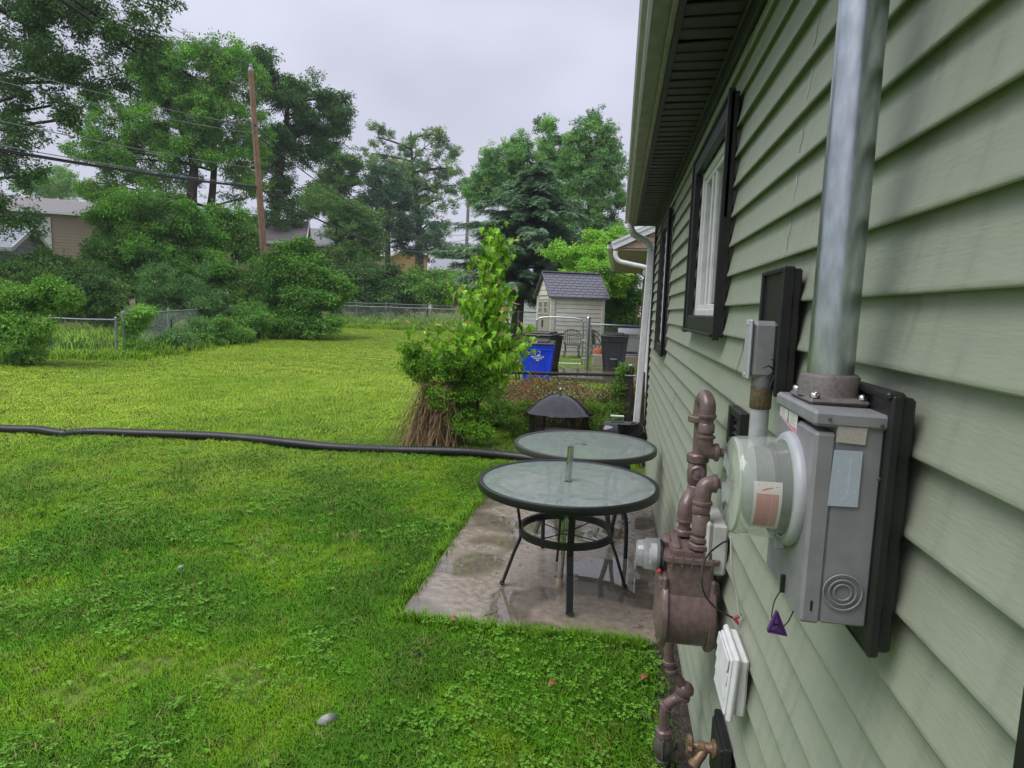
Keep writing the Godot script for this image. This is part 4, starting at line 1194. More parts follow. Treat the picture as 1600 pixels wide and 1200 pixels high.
func make_spruce() -> void:
	var base := Vector3(-4.738,0.360,-30.000)
	var t := thing("spruce_tree", "dark blue green spruce with layered drooping boughs behind the cream shed", "tree", base)
	var m := MB.new()
	var h := 7.9
	m.tube([Vector3.ZERO, Vector3(0.1, 2.2, 0), Vector3(0.5, 5.0, 0), Vector3(0.8, h, 0)], [0.30, 0.26, 0.16, 0.03], 8)
	var sp := needle_spray(9)
	var xs := []
	var cs := []
	for i in 120:
		var u := i / 119.0
		var y := lerpf(1.9, h - 0.1, u)
		var a := i * 2.399 + rnd(-0.3, 0.3)
		var rad := (1.0 - pow(u, 3.2)) * 2.5 + 0.6
		rad *= rnd(0.6, 1.2)
		y += rnd(-0.35, 0.35)
		var o := Vector3(sin(a), 0, cos(a))
		if o.x < -0.4 and u > 0.3 and u < 0.75: rad *= 1.25
		var p0 := Vector3(0.1 + 0.7 * y / h, y, 0)
		var p1 := p0 + o * rad * 0.5 + Vector3(0, 0.05, 0)
		var p2 := p0 + o * rad + Vector3(0, rnd(-0.55, 0.15), 0)
		var path := bez(p0, p1, p2, 6)
		m.tube(path, [0.05, 0.045, 0.04, 0.03, 0.025, 0.015, 0.01], 5, false)
		var nseg := int(rad * 11)
		for j in nseg:
			var v := lerpf(0.18, 1.0, float(j) / nseg)
			var q: Vector3 = path[int(v * 6)].lerp(path[mini(int(v * 6) + 1, 6)], fposmod(v * 6, 1.0))
			for s in 3:
				var side: float = [-1.0, 0.0, 1.0][s] * rnd(0.5, 1.1)
				var d := Vector3(sin(a + side), rnd(-0.35, 0.15), cos(a + side))
				var k := rnd(0.75, 1.25) * (0.75 + 0.45 * (1.0 - v))
				var bs := Basis.looking_at(-d, Vector3.UP).scaled(Vector3.ONE * k)
				xs.append(Transform3D(bs, q + Vector3(rng.randfn() * 0.06, rnd(-0.16, 0.10), rng.randfn() * 0.06)))
				var c := Color(0.15, 0.27, 0.16).lerp(Color(0.34, 0.50, 0.32), clampf(v * 0.6 + rnd(-0.4, 0.5), 0, 1))
				cs.append(c)
	obj("trunk", m, mats.bark_dark, t)
	many("crown", sp, xs, cs, mats.needle, t).set_meta("kind", "stuff")

# ---------------------------------------------------------------- fences
func lattice(m: MB, a: Vector3, b: Vector3, h: float, cell: float, r: float) -> void:
	# crossing diagonal wires of a chain link panel between two posts
	var d := b - a
	var l := Vector2(d.x, d.z).length()
	var n := int((l + h) / cell)
	for s in 2:
		for i in n:
			var u0 := i * cell - h
			var u1 := u0 + h
			var y0 := 0.0
			var y1 := h
			if u0 < 0.0:
				y0 = -u0; u0 = 0.0
			if u1 > l:
				y1 = h - (u1 - l); u1 = l
			if u1 <= u0: continue
			var f0 := u0 / l
			var f1 := u1 / l
			if s == 1:
				f0 = 1.0 - f0; f1 = 1.0 - f1
			var o := Vector3(0, 0, 0.004 * (s * 2 - 1))
			m.tube([a + d * f0 + Vector3(0, y0, 0) + o, a + d * f1 + Vector3(0, y1, 0) + o], r, 3, false)

func chain_fence(called: String, label: String, posts: Array, h: float, cell: float, r: float, pm: Material, wm: Material, rail := 0.021) -> Node3D:
	var t := thing(called, label, "fence")
	var rm := MB.new()
	var wmh := MB.new()
	for i in posts.size():
		var p: Vector3 = posts[i]
		var m := MB.new()
		m.tube([p + Vector3(0, -0.1, 0), p + Vector3(0, h + 0.03, 0)], rail * 1.4, 8)
		m.lathe([Vector2(rail * 1.6, -0.02), Vector2(rail * 1.6, 0.02), Vector2(rail, 0.05), Vector2(0, 0.06)], Transform3D(Basis.IDENTITY, p + Vector3(0, h + 0.03, 0)), 8)
		obj("post", m, pm, t)
		if i > 0:
			var q: Vector3 = posts[i - 1]
			rm.tube([q + Vector3(0, h, 0), q.lerp(p, 0.5) + Vector3(0, h - 0.015, 0), p + Vector3(0, h, 0)], rail, 7)
			lattice(wmh, q + Vector3(0, 0.04, 0), p + Vector3(0, 0.04, 0), h - 0.04, cell, r)
	obj("top_rail", rm, pm, t)
	obj("wire_mesh", wmh, wm, t).set_meta("kind", "stuff")
	return t

func make_fences() -> void:
	# left boundary, from the near left towards the corner by the pole
	var a := Vector3(-13.468,0.018,-15.745)
	a.y = 0.0
	var b := Vector3(-15.6, rise(-24), -24.0)
	var c := Vector3(-16.2, rise(-31), -31.0)
	var posts := [a]
	for i in range(1, 4): posts.append(a.lerp(b, i / 3.0))
	for i in range(1, 3): posts.append(b.lerp(c, i / 2.0))
	chain_fence("chain_link_fence", "grey chain link fence with shrubs growing through it along the left boundary", posts, 1.18, 0.085, 0.0026, mats.galv_far, mats.wire_mesh)
	var low := chain_fence("chain_link_fence", "lower sagging chain link fence panel left of the step in the rail", [a + Vector3(-0.10, 0, 0.14), a + Vector3(-1.75, 0.0, 0.55), a + Vector3(-3.3, 0.0, 0.9)], 1.03, 0.085, 0.0026, mats.galv_far, mats.wire_mesh)
	low.set_meta("category", "fence")
	var l := Vector3(-15.897,1.474,-33.000)
	var rr := Vector3(-8.192,1.635,-33.000)
	var back := []
	for i in 5: back.append(Vector3(lerpf(l.x, rr.x, i / 4.0), rise(-33) + 0.02, -33.0))
	chain_fence("chain_link_fence", "chain link fence across the back of the lawn left of the sapling", back, 1.13, 0.085, 0.003, mats.galv_far, mats.wire_mesh)
	var back2 := []
	for i in 5: back2.append(Vector3(lerpf(l.x - 0.5, rr.x + 1.5, i / 4.0), rise(-39), -36.0 - i * 1.5))
	chain_fence("chain_link_fence", "second chain link fence running behind the back fence", back2, 1.2, 0.1, 0.003, mats.galv_far, mats.wire_mesh)
	var side := []
	for i in 4: side.append(Vector3(lerpf(-6.900, -3.300, i / 3.0), rise(-29), -29.0))
	chain_fence("chain_link_fence", "chain link fence in front of the spruce trunk behind the sapling", side, 1.25, 0.085, 0.003, mats.galv_far, mats.wire_mesh)
	# near fence: dark rail joining the corner of the house
	var n := thing("dark_rail_fence", "dark pipe rail fence with black wire mesh beyond the fire pit", "fence")
	var rm := MB.new()
	rm.tube([Vector3(-2.6, 0.80, -8.5), Vector3(-1.0, 0.825, -8.5), Vector3(0.16, 0.858, -8.5)], 0.021, 10)
	obj("top_rail", rm, mats.post_wood, n)
	var wm := MB.new()
	lattice(wm, Vector3(-2.6, 0.04, -8.5), Vector3(0.16, 0.06, -8.5), 0.78, 0.07, 0.0016)
	obj("wire_mesh", wm, mats.black_metal, n).set_meta("kind", "stuff")
	for q in [[-2.6, 0.86]]:
		var pm := MB.new()
		pm.tube([Vector3(q[0], -0.1, -8.54), Vector3(q[0], q[1], -8.54)], 0.026, 8)
		obj("post", pm, mats.black_metal, n)
	var k := MB.new()
	k.box(Vector3(0.185, 0.47, -8.44), Vector3(0.10, 1.02, 0.10), 0.01)
	obj("wooden_post", k, mats.post_wood, n)
	var k2 := MB.new()
	k2.box(Vector3(0.335, 0.46, -8.05), Vector3(0.085, 0.98, 0.09), 0.01, Basis(Vector3.BACK, 0.03))
	obj("wooden_post", k2, mats.post_wood, n)
	var cl := MB.new()
	cl.tube([Vector3(0.12, 0.86, -8.39), Vector3(0.26, 0.86, -8.39)], 0.012, 6)
	cl.box(Vector3(0.185, 0.99, -8.44), Vector3(0.06, 0.03, 0.06), 0.01)
	obj("clamp", cl, mats.galv, n)

func make_pole_and_wires() -> void:
	var top := Vector3(-16.958,11.964,-28.000)
	var base := Vector3(-16.183,0.804,-28.000)
	base.y = rise(-28) - 0.3
	var t := thing("utility_pole", "tall brown wooden utility pole standing behind the left fence", "pole")
	var m := MB.new()
	m.tube([base, base.lerp(top, 0.5), top], [0.165, 0.145, 0.115], 12)
	obj("shaft", m, mats.pole_wood, t)
	var cp := MB.new()
	cp.lathe([Vector2(0.12, 0), Vector2(0.125, 0.08), Vector2(0.06, 0.2), Vector2(0.075, 0.22), Vector2(0.07, 0.3), Vector2(0.03, 0.34), Vector2(0, 0.34)], Transform3D(Basis.IDENTITY, top), 10)
	obj("insulator", cp, mats.galv_far, t)
	var hw := MB.new()
	var ws := [Vector3(-16.868,9.594,-28.000), Vector3(-16.873,9.285,-28.000), Vector3(-16.991,7.754,-28.000), Vector3(-16.716,6.895,-28.000)]
	for w in ws:
		hw.box(w + Vector3(0.10, 0, 0.05), Vector3(0.14, 0.14, 0.14), 0.03)
	hw.box(Vector3(-15.918,6.671,-28.500), Vector3(0.3, 0.35, 0.25), 0.03)
	obj("bracket", hw, mats.cable, t)
	var gw := MB.new()
	gw.tube([top + Vector3(0.02, -0.4, 0.125), base.lerp(top, 0.45) + Vector3(0.03, 0, 0.155), base + Vector3(0, 0.3, 0.175)], 0.012, 5)
	obj("ground_wire", gw, mats.wire_pale, t)
	var far_top := Vector3(-15.844,12.895,-66.000)
	var f := thing("utility_pole", "distant bare pole standing left of the spruce", "pole")
	var fm := MB.new()
	fm.tube([Vector3(far_top.x - 0.2, 1.0, -66.0), far_top], [0.2, 0.16], 8)
	obj("shaft", fm, mat(0.20, 0.19, 0.185, 0.9), f)
	# spans, both ways from the near pole; the near ends run to a pole behind the camera
	var spans := [["thin overhead wire from the pole top to the upper left", top + Vector3(0, 0.33, 0), Vector3(-15.700,10.785,-19.000), 0.010, 0],
		["upper of two pale wires crossing the left trees to the pole", ws[0], Vector3(-16.140,7.484,-15.000), 0.012, 0],
		["lower of two pale wires crossing the left trees to the pole", ws[1], Vector3(-16.166,7.120,-15.000), 0.014, 0],
		["single wire crossing the forked tree just above the black cable", ws[2], Vector3(-16.234,6.129,-15.000), 0.014, 0],
		["thick black bundled cable crossing the left trees to the pole", ws[3], Vector3(-16.284,5.417,-15.000), 0.030, 1],
		["thin black cable running just above the thick bundled cable", ws[3] + Vector3(0, 0.06, 0), Vector3(-16.277,5.514,-15.000), 0.014, 0],
		["upper wire falling from the pole towards the distant pole", ws[0], Vector3(-15.548,9.279,-66.000), 0.024, 0],
		["second wire falling from the pole towards the distant pole", ws[1], Vector3(-15.524,8.367,-66.000), 0.027, 0],
		["pale low wire from the pole to the far trees", ws[2] + Vector3(0, 0.3, 0), Vector3(-15.536,8.823,-66.000), 0.022, 0],
		["black cable from the pole sagging past the far trees", ws[3], Vector3(-15.516,8.041,-66.000), 0.032, 1],
		["topmost thin wire from the pole top to the distant trees", top + Vector3(0, 0.33, 0), Vector3(-15.628,12.382,-66.000), 0.017, 0]]
	for s in spans:
		var w := MB.new()
		var a: Vector3 = s[1]
		var b: Vector3 = s[2]
		var pts := []
		if a.z > b.z - 1.0 or b.z < -40.0:
			for i in 25:
				var u := i / 24.0
				pts.append(a.lerp(b, u) + Vector3(0, -4.0 * 1.6 * u * (1 - u), 0))
		else:
			# a parabola over the whole span, of which this is the far third
			var far := b + (b - a) * 0.9
			far.y = b.y + 0.4
			for i in 33:
				var u := i / 32.0
				var q := a.lerp(b, u * 1.9)
				q.y = a.y + (b.y - a.y) * (u * 1.9) * (1.0 + (1.0 - u * 1.9) * 0.22)
				pts.append(q)
		w.tube(pts, s[3], 5)
		if s[4] == 1:
			var w2 := []
			for p in pts: w2.append(p + Vector3(0.02, -0.05, 0.02))
			w.tube(w2, s[3] * 0.7, 5)
		var o := obj("overhead_wire", w, mats.cable if s[3] > 0.015 else mats.wire_pale)
		tag(o, s[0], "wire", "overhead wires on the utility pole")

# ---------------------------------------------------------------- lawn
func bare(x: float, z: float) -> bool:
	if x > -1.10 and z < -3.15 and z > -6.4: return true
	if x > 0.26 and z > -7.4: return true
	if x > -1.6 and z < -15.1 and z > -19.5: return true
	if x > 0.7 and z < -13.0: return true
	return false

func make_lawn_cover() -> void:
	var near := FastNoiseLite.new()
	near.seed = 71
	near.frequency = 0.9
	near.fractal_octaves = 3
	var wide := FastNoiseLite.new()
	wide.seed = 72
	wide.frequency = 0.16
	wide.fractal_octaves = 3
	var meshes := []
	for i in 4: meshes.append(blade_tuft(80 + i, 22, 0.048, 0.056, 0.0032, 0.8))
	var coarse := blade_tuft(90, 16, 0.11, 0.07, 0.010, 0.7)
	var xs := [[], [], [], [], []]
	var cs := [[], [], [], [], []]
	var lx := -16.5
	var bands := [[1.2, 4.2, 2600.0], [4.2, 8.0, 1300.0], [8.0, 15.0, 620.0], [15.0, 36.0, 210.0], [36.0, 48.0, 40.0]]
	for bi in 5:
		var b: Array = bands[bi]
		var half := 1.05
		var area: float = half * (b[1] * b[1] - b[0] * b[0])
		for i in int(area * b[2]):
			var r := sqrt(rnd(b[0] * b[0], b[1] * b[1]))
			var a := rnd(-1.16, 0.94)
			var x := r * sin(a)
			var z := -r * cos(a)
			if bare(x, z) or z > -1.15: continue
			if x > 0.34 and z > -8.0: continue
			if bi >= 3 and (x < -15.5 or x > 8.0): continue
			if z < -8.6 and z > -13.0 and x > -2.0: continue
			var w := wide.get_noise_2d(x, z)
			var n := near.get_noise_2d(x, z)
			if n > 0.45 and rng.randf() < 0.5 and z > -12.0: continue
			if x > 0.02 and z > -3.2 and rng.randf() < 0.35 + (x - 0.02) * 2.0: continue
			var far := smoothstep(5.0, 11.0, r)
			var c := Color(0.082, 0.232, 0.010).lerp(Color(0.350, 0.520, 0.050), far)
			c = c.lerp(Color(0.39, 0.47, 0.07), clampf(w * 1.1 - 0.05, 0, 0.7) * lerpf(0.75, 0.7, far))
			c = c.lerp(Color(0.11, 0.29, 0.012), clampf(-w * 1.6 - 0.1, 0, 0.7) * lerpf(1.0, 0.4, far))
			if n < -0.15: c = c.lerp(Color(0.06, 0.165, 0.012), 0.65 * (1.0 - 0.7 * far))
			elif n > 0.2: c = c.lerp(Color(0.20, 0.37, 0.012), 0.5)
			if rng.randf() < 0.07: c = c.lerp(Color(0.32, 0.26, 0.10), 0.7)
			var k := rnd(0.75, 1.3)
			c = Color(c.r * k, c.g * k, c.b * k)
			var s := rnd(0.6, 1.3) * (1.0 + 0.35 * w) * (1.0 - 0.45 * n)
			if x > -1.25 and z < -3.0 and z > -6.4: s *= 0.8
			var id := 4 if bi >= 3 else int(rng.randi() % 4)
			if bi == 2: s *= 1.35
			if bi == 3: s *= 0.85
			if bi == 4: s *= 2.2
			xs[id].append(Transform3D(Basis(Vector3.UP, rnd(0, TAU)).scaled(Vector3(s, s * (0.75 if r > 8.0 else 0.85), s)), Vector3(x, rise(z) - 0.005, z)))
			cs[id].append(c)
	var g := Node3D.new()
	g.name = "grass"
	add_child(g)
	tag(g, "mown lawn grass, darker near the patio and yellower beyond the hose", "grass")
	g.set_meta("kind", "stuff")
	for i in 5:
		many("grass_blades", meshes[i] if i < 4 else coarse, xs[i], cs[i], mats.grass, g).set_meta("kind", "stuff")

	# clover and broad leaved weeds through the lawn
	var cl := clover_tuft(95, 7, 0.07, 0.050, 0.011)
	var cx := []
	var cc := []
	for i in 40000:
		var r := sqrt(rnd(1.3 * 1.3, 9.0 * 9.0))
		var a := rnd(-1.1, 0.45)
		var x := r * sin(a)
		var z := -r * cos(a)
		if bare(x, z) or (x > 0.30 and z > -8.0): continue
		var want := near.get_noise_2d(x * 1.3 + 40.0, z * 1.3) + (0.55 if x > -0.65 and z > -3.1 else 0.0)
		if want < 0.05 or rng.randf() > clampf(want * 1.9, 0.15, 0.95): continue
		var s := rnd(0.4, 0.75)
		cx.append(Transform3D(Basis(Vector3.UP, rnd(0, TAU)).scaled(Vector3(s, s * 1.35, s)), Vector3(x, 0, z)))
		var k := rnd(0.7, 1.35)
		cc.append(Color(0.12 * k, 0.29 * k, 0.03 * k))
	var clo := many("clover", cl, cx, cc, mats.grass)
	tag(clo, "clover and small round leaved weeds growing through the near lawn", "clover")
	clo.set_meta("kind", "stuff")

	# plantain and dandelion rosettes
	var ro := MB.new()
	for i in 7:
		var a := TAU * i / 7 + 0.3 * sin(i * 5.0)
		var o := Vector3(cos(a), 0, sin(a))
		var s := Vector3(-o.z, 0, o.x)
		var l := 0.075 + 0.02 * sin(i * 3.1)
		var q := [Vector3.ZERO, o * l * 0.35 + Vector3(0, 0.030, 0), o * l * 0.7 + Vector3(0, 0.046, 0), o * l * 1.1 + Vector3(0, 0.040, 0)]
		var w := [0.004, 0.014, 0.017, 0.0]
		for j in 3:
			for e in [-1.0, 1.0]:
				var p0: Vector3 = q[j] + s * w[j] * e + Vector3(0, w[j] * 0.3, 0)
				var p1: Vector3 = q[j + 1] + s * w[j + 1] * e + Vector3(0, w[j + 1] * 0.3, 0)
				ro.quad(q[j], q[j + 1], p1, p0, Vector3.UP)
	var rx := []
	var rc := []
	for i in 700:
		var r := sqrt(rnd(1.4 * 1.4, 7.5 * 7.5))
		var a := rnd(-1.1, 0.3)
		var x := r * sin(a)
		var z := -r * cos(a)
		if bare(x, z) or x > 0.28: continue
		if near.get_noise_2d(x + 9.0, z) < -0.05: continue
		rx.append(Transform3D(Basis(Vector3.UP, rnd(0, TAU)).scaled(Vector3.ONE * rnd(0.14, 0.32)), Vector3(x, 0.024, z)))
		var k := rnd(0.75, 1.3)
		rc.append(Color(0.12 * k, 0.29 * k, 0.018 * k))
	var rw := many("lawn_weeds", ro.mesh(), rx, rc, mats.grass)
	tag(rw, "broad leaved weed rosettes dotted through the near lawn", "weeds")
	rw.set_meta("kind", "stuff")

	var tall := blade_tuft(97, 18, 0.10, 0.26, 0.010, 0.6)
	var tx := []
	var tc := []
	var a0 := Vector3(-13.6, 0, -15.9)
	for i in 5200:
		var u := rng.randf()
		var p := Vector3(lerpf(-13.2, -15.2, u), 0, lerpf(-15.2, -25.5, u)) if i % 3 > 0 else Vector3(lerpf(-13.2, -17.0, u), 0, lerpf(-15.4, -13.6, u))
		if i % 5 == 0: p = Vector3(lerpf(-15.0, -7.5, u), 0, -32.4)
		if i % 5 == 3: p = Vector3(lerpf(-17.5, -6.5, u), 0, rnd(-40.0, -33.4))
		if i % 5 == 4: p = Vector3(lerpf(-20.0, -14.0, u), 0, rnd(-21.0, -16.4))
		p += Vector3(rng.randfn() * 0.55, 0, rng.randfn() * 0.35)
		p.y = rise(p.z)
		tx.append(Transform3D(Basis(Vector3.UP, rnd(0, TAU)).scaled(Vector3.ONE * rnd(0.5, 1.3) * (2.0 if i % 5 >= 3 else 1.0)), p))
		var k := rnd(0.7, 1.3)
		tc.append(Color(0.22 * k, 0.40 * k, 0.03 * k))
	var tl := many("tall_grass", tall, tx, tc, mats.grass)
	tag(tl, "unmown tall grass and weeds along the foot of the fences", "grass")
	tl.set_meta("kind", "stuff")

	# ragged uncut grass fringe lapping over the slab's edges
	var fx := []
	var fc := []
	for i in 460:
		var u := rng.randf()
		var p := Vector3(-1.12 + rng.randfn() * 0.03, 0.0, lerpf(-3.12, -6.3, u)) if i % 2 == 0 else Vector3(lerpf(-1.1, 0.25, u), 0.0, -3.10 + rng.randfn() * 0.025)
		fx.append(Transform3D(Basis(Vector3.UP, rnd(0, TAU)).scaled(Vector3.ONE * rnd(0.16, 0.36)), p))
		var k := rnd(0.7, 1.25)
		fc.append(Color(0.14 * k, 0.31 * k, 0.018 * k))
	var fr := many("edge_grass", tall, fx, fc, mats.grass)
	tag(fr, "ragged long grass lapping over the edges of the patio", "grass")
	fr.set_meta("kind", "stuff")

# ---------------------------------------------------------------- electric service
func make_electric_meter() -> void:
	var t := thing("electric_meter", "grey electric meter box with round glass dome and sticker labels on its side", "electric meter", Vector3(0.295, 1.265, -0.947))
	var o := t.position
	var xa := 0.255
	var xb := 0.336
	var za := -1.045
	var zb := -0.850
	var m := MB.new()
	m.box(Vector3((xa + xb) / 2 + 0.012, 1.400, (za + zb) / 2) - o, Vector3(xb - xa - 0.024, 0.268, zb - za - 0.004), 0.003)
	obj("box", m, mats.meter_grey, t)
	var c := MB.new()
	c.box(Vector3(xa + 0.012, 1.392, (za + zb) / 2) - o, Vector3(0.026, 0.254, zb - za), 0.004)
	obj("cover", c, mats.meter_grey, t)
	var l := MB.new()
	l.box(Vector3((xa + xb) / 2 - 0.001, 1.536, (za + zb) / 2) - o, Vector3(xb - xa + 0.008, 0.020, zb - za + 0.006), 0.004, Basis(Vector3.BACK, -0.02))
	obj("lid", l, mats.meter_grey, t)
	# mounting plate on the siding
	var b := MB.new()
	b.box(Vector3(0.350, 1.403, -0.945) - o, Vector3(0.030, 0.330, 0.205), 0.004)
	b.box(Vector3(0.341, 1.403, -0.839) - o, Vector3(0.014, 0.338, 0.008), 0.003)
	b.box(Vector3(0.339, 1.570, -0.943) - o, Vector3(0.022, 0.010, 0.212), 0.003)
	b.box(Vector3(0.341, 1.238, -0.943) - o, Vector3(0.014, 0.008, 0.212), 0.003)
	obj("mounting_block", b, mats.black, t)
	var ax := Transform3D(Basis(Vector3(0, 0, 1), PI / 2), Vector3(0.255, 1.420, -0.945) - o)   # its y axis points to -x, out of the wall
	var r := MB.new()
	r.lathe([Vector2(0.070, -0.002), Vector2(0.080, 0.0), Vector2(0.0815, 0.005), Vector2(0.079, 0.011), Vector2(0.0745, 0.014), Vector2(0.071, 0.014), Vector2(0.070, 0.004)], ax, 48)
	r.box(Vector3(0.243, 1.342, -0.945) - o, Vector3(0.014, 0.016, 0.03), 0.002)
	obj("ring", r, mats.light_grey, t)
	var g := MB.new()
	g.lathe([Vector2(0.0725, 0.008), Vector2(0.0718, 0.03), Vector2(0.0700, 0.076), Vector2(0.0680, 0.082), Vector2(0.0635, 0.0845), Vector2(0.0, 0.0855)], ax, 56)
	var gi := mat(0.72, 0.80, 0.74, 0.06)
	gi.transparency = BaseMaterial3D.TRANSPARENCY_ALPHA
	gi.albedo_color.a = 0.20
	obj("glass_dome", g, gi, t)
	var gr := MB.new()
	for q in [0.0665, 0.070]:
		var pts := []
		for i in 41:
			var a := TAU * i / 40
			pts.append(ax * Vector3(cos(a) * q, 0.0805 if q < 0.068 else 0.012, sin(a) * q))
		gr.tube(pts, 0.0022 if q < 0.068 else 0.003, 6, false)
	var gg := mat(0.40, 0.50, 0.34, 0.12)
	gg.transparency = BaseMaterial3D.TRANSPARENCY_ALPHA
	gg.albedo_color.a = 0.55
	obj("glass_rim", gr, gg, t)
	var n := MB.new()
	n.lathe([Vector2(0.064, 0.0), Vector2(0.064, 0.028), Vector2(0.056, 0.028), Vector2(0.056, 0.030)], ax, 40)
	n.lathe([Vector2(0.056, 0.030), Vector2(0.056, 0.034), Vector2(0.0, 0.034)], ax, 40)
	obj("meter_base", n, mat(0.07, 0.07, 0.072, 0.5), t)
	var n2 := MB.new()
	n2.lathe([Vector2(0.056, 0.034), Vector2(0.056, 0.056), Vector2(0.050, 0.060), Vector2(0.0, 0.060)], ax, 40)
	n2.box(ax * Vector3(0, 0.063, 0.0), Vector3(0.006, 0.03, 0.075), 0.001)
	obj("meter_register", n2, worn(mat(0.20, 0.21, 0.205, 0.5), noise_tex(61, 0.05, 0.7, 1.0), Vector3(6, 40, 6)), t)
	var lc := MB.new()
	lc.box(ax * Vector3(0.012, 0.0668, 0.0), Vector3(0.002, 0.014, 0.05), 0.0005)
	obj("display", lc, mat(0.10, 0.12, 0.09, 0.3), t)
	var sv := MB.new()
	sv.lathe([Vector2(0.0665, 0.060), Vector2(0.0655, 0.081), Vector2(0.030, 0.082)], ax, 40)
	var svm := mat(0.62, 0.66, 0.62, 0.3)
	svm.transparency = BaseMaterial3D.TRANSPARENCY_ALPHA
	svm.albedo_color.a = 0.38
	obj("inner_sleeve", sv, svm, t)
	# red warning label on the glass
	var w := MB.new()
	var k0 := w.v.size()
	for j in 9:
		var ph := lerpf(0.34, -0.70, j / 8.0)
		for i in 2:
			var h := 0.028 + 0.036 * (1 - i)
			var rad := 0.0700 - (h - 0.008) * 0.033
			var nn := Vector3(0, sin(ph), cos(ph))
			w.vert(Vector3(0.255 - h, 1.420 + rad * sin(ph), -0.945 + rad * cos(ph)) - o, nn, Vector2(i, j / 8.0))
	for j in 8:
		w.face(k0 + j * 2, k0 + j * 2 + 1, k0 + j * 2 + 3)
		w.face(k0 + j * 2, k0 + j * 2 + 3, k0 + j * 2 + 2)
	var lm := mat(1, 1, 1, 0.4)
	lm.albedo_texture = warning_print()
	obj("warning_label", w, lm, t)
	# stickers
	var s := MB.new()
	s.quad(Vector3(0.279,1.530,-0.849) - o, Vector3(0.314,1.528,-0.849) - o, Vector3(0.313,1.506,-0.849) - o, Vector3(0.278,1.508,-0.849) - o, Vector3.BACK)
	obj("label", s, worn(mat(0.46, 0.42, 0.385, 0.6), noise_tex(62, 0.06, 0.75, 1.0), Vector3(20, 20, 20)), t).set_meta("label", "faded beige sticker")
	var s2 := MB.new()
	s2.quad(Vector3(0.277,1.498,-0.849) - o, Vector3(0.311,1.498,-0.849) - o, Vector3(0.311,1.426,-0.849) - o, Vector3(0.275,1.425,-0.849) - o, Vector3.BACK)
	var pm := mat(1, 1, 1, 0.4)
	pm.albedo_texture = faded_print()
	obj("label", s2, pm, t).set_meta("label", "faded pale blue sticker with washed out print")
	var s3 := MB.new()
	s3.quad(Vector3(0.2538, 1.532, -1.032) - o, Vector3(0.2538, 1.532, -0.935) - o, Vector3(0.2538, 1.498, -0.935) - o, Vector3(0.2538, 1.512, -1.032) - o, Vector3.LEFT)
	var sm := mat(1, 1, 1, 0.45)
	sm.albedo_texture = pink_print()
	obj("label", s3, sm, t).set_meta("label", "white and pink sticker on the front")
	# concentric knockout on the side
	var kn := MB.new()
	var kc := Vector3(0.303,1.312,-0.849) - o
	for q in [0.0105, 0.0165, 0.0235]:
		var pts := []
		for i in 33:
			var a := TAU * i / 32
			pts.append(kc + Vector3(cos(a) * q, sin(a) * q, 0.0))
		kn.tube(pts, 0.0013, 6, false)
	obj("knockout", kn, mats.meter_grey, t)
	var sc := MB.new()
	for q in [[1303, 648], [1372, 653], [1375, 730]]:
		sc.lathe([Vector2(0.0025, 0.0), Vector2(0.002, 0.0015), Vector2(0, 0.002)], along(Vector3(0.297,1.550,-0.849) - o + Vector3((q[0] - 1336) * 0.00088, (640 - q[1]) * 0.00088 - 0.006, 0.0035), Vector3.BACK), 8)
	obj("screw", sc, mats.iron, t)
	# hasp and slot low on the cover's edge
	var hs := MB.new()
	hs.box(Vector3(0.267,1.290,-0.850) - o, Vector3(0.003, 0.014, 0.002), 0.0005)
	obj("slot", hs, mats.cable, t)
	var hq := MB.new()
	hq.box(Vector3(0.257,1.284,-0.930) - o + Vector3(-0.006, 0, 0), Vector3(0.006, 0.026, 0.006), 0.001)
	obj("hasp", hq, mats.cable, t)
	# the conduit that rises from it
	var p := thing("metal_conduit", "galvanized service conduit rising from the electric meter box past the eave", "conduit", Vector3(0.297, 1.546, -0.955))
	var q := p.position
	var fl := MB.new()
	fl.box(Vector3(0, 0.005, 0), Vector3(0.078, 0.010, 0.105), 0.006)
	fl.lathe([Vector2(0.041, 0.009), Vector2(0.039, 0.014), Vector2(0.0385, 0.036), Vector2(0.035, 0.040), Vector2(0.031, 0.040)], Transform3D.IDENTITY, 32)
	obj("hub", fl, worn(mat(0.16, 0.14, 0.135, 0.55), noise_tex(63, 0.05, 0.6, 1.0), Vector3(10, 10, 10)), p)
	for d in [Vector2(-1, -1), Vector2(1, -1), Vector2(1, 1), Vector2(-1, 1)]:
		var bo := MB.new()
		bo.lathe([Vector2(0.007, 0.0), Vector2(0.007, 0.004), Vector2(0.0045, 0.007), Vector2(0, 0.008)], Transform3D(Basis.IDENTITY, Vector3(d.x * 0.030, 0.010, d.y * 0.044)), 6)
		obj("bolt", bo, mats.chrome, p)
	var pi := MB.new()
	pi.tube([Vector3(0, 0.03, 0), Vector3(0.0, 0.8, 0), Vector3(0.0, 2.6, 0)], 0.0302, 40)
	obj("pipe", pi, mats.galv, p)

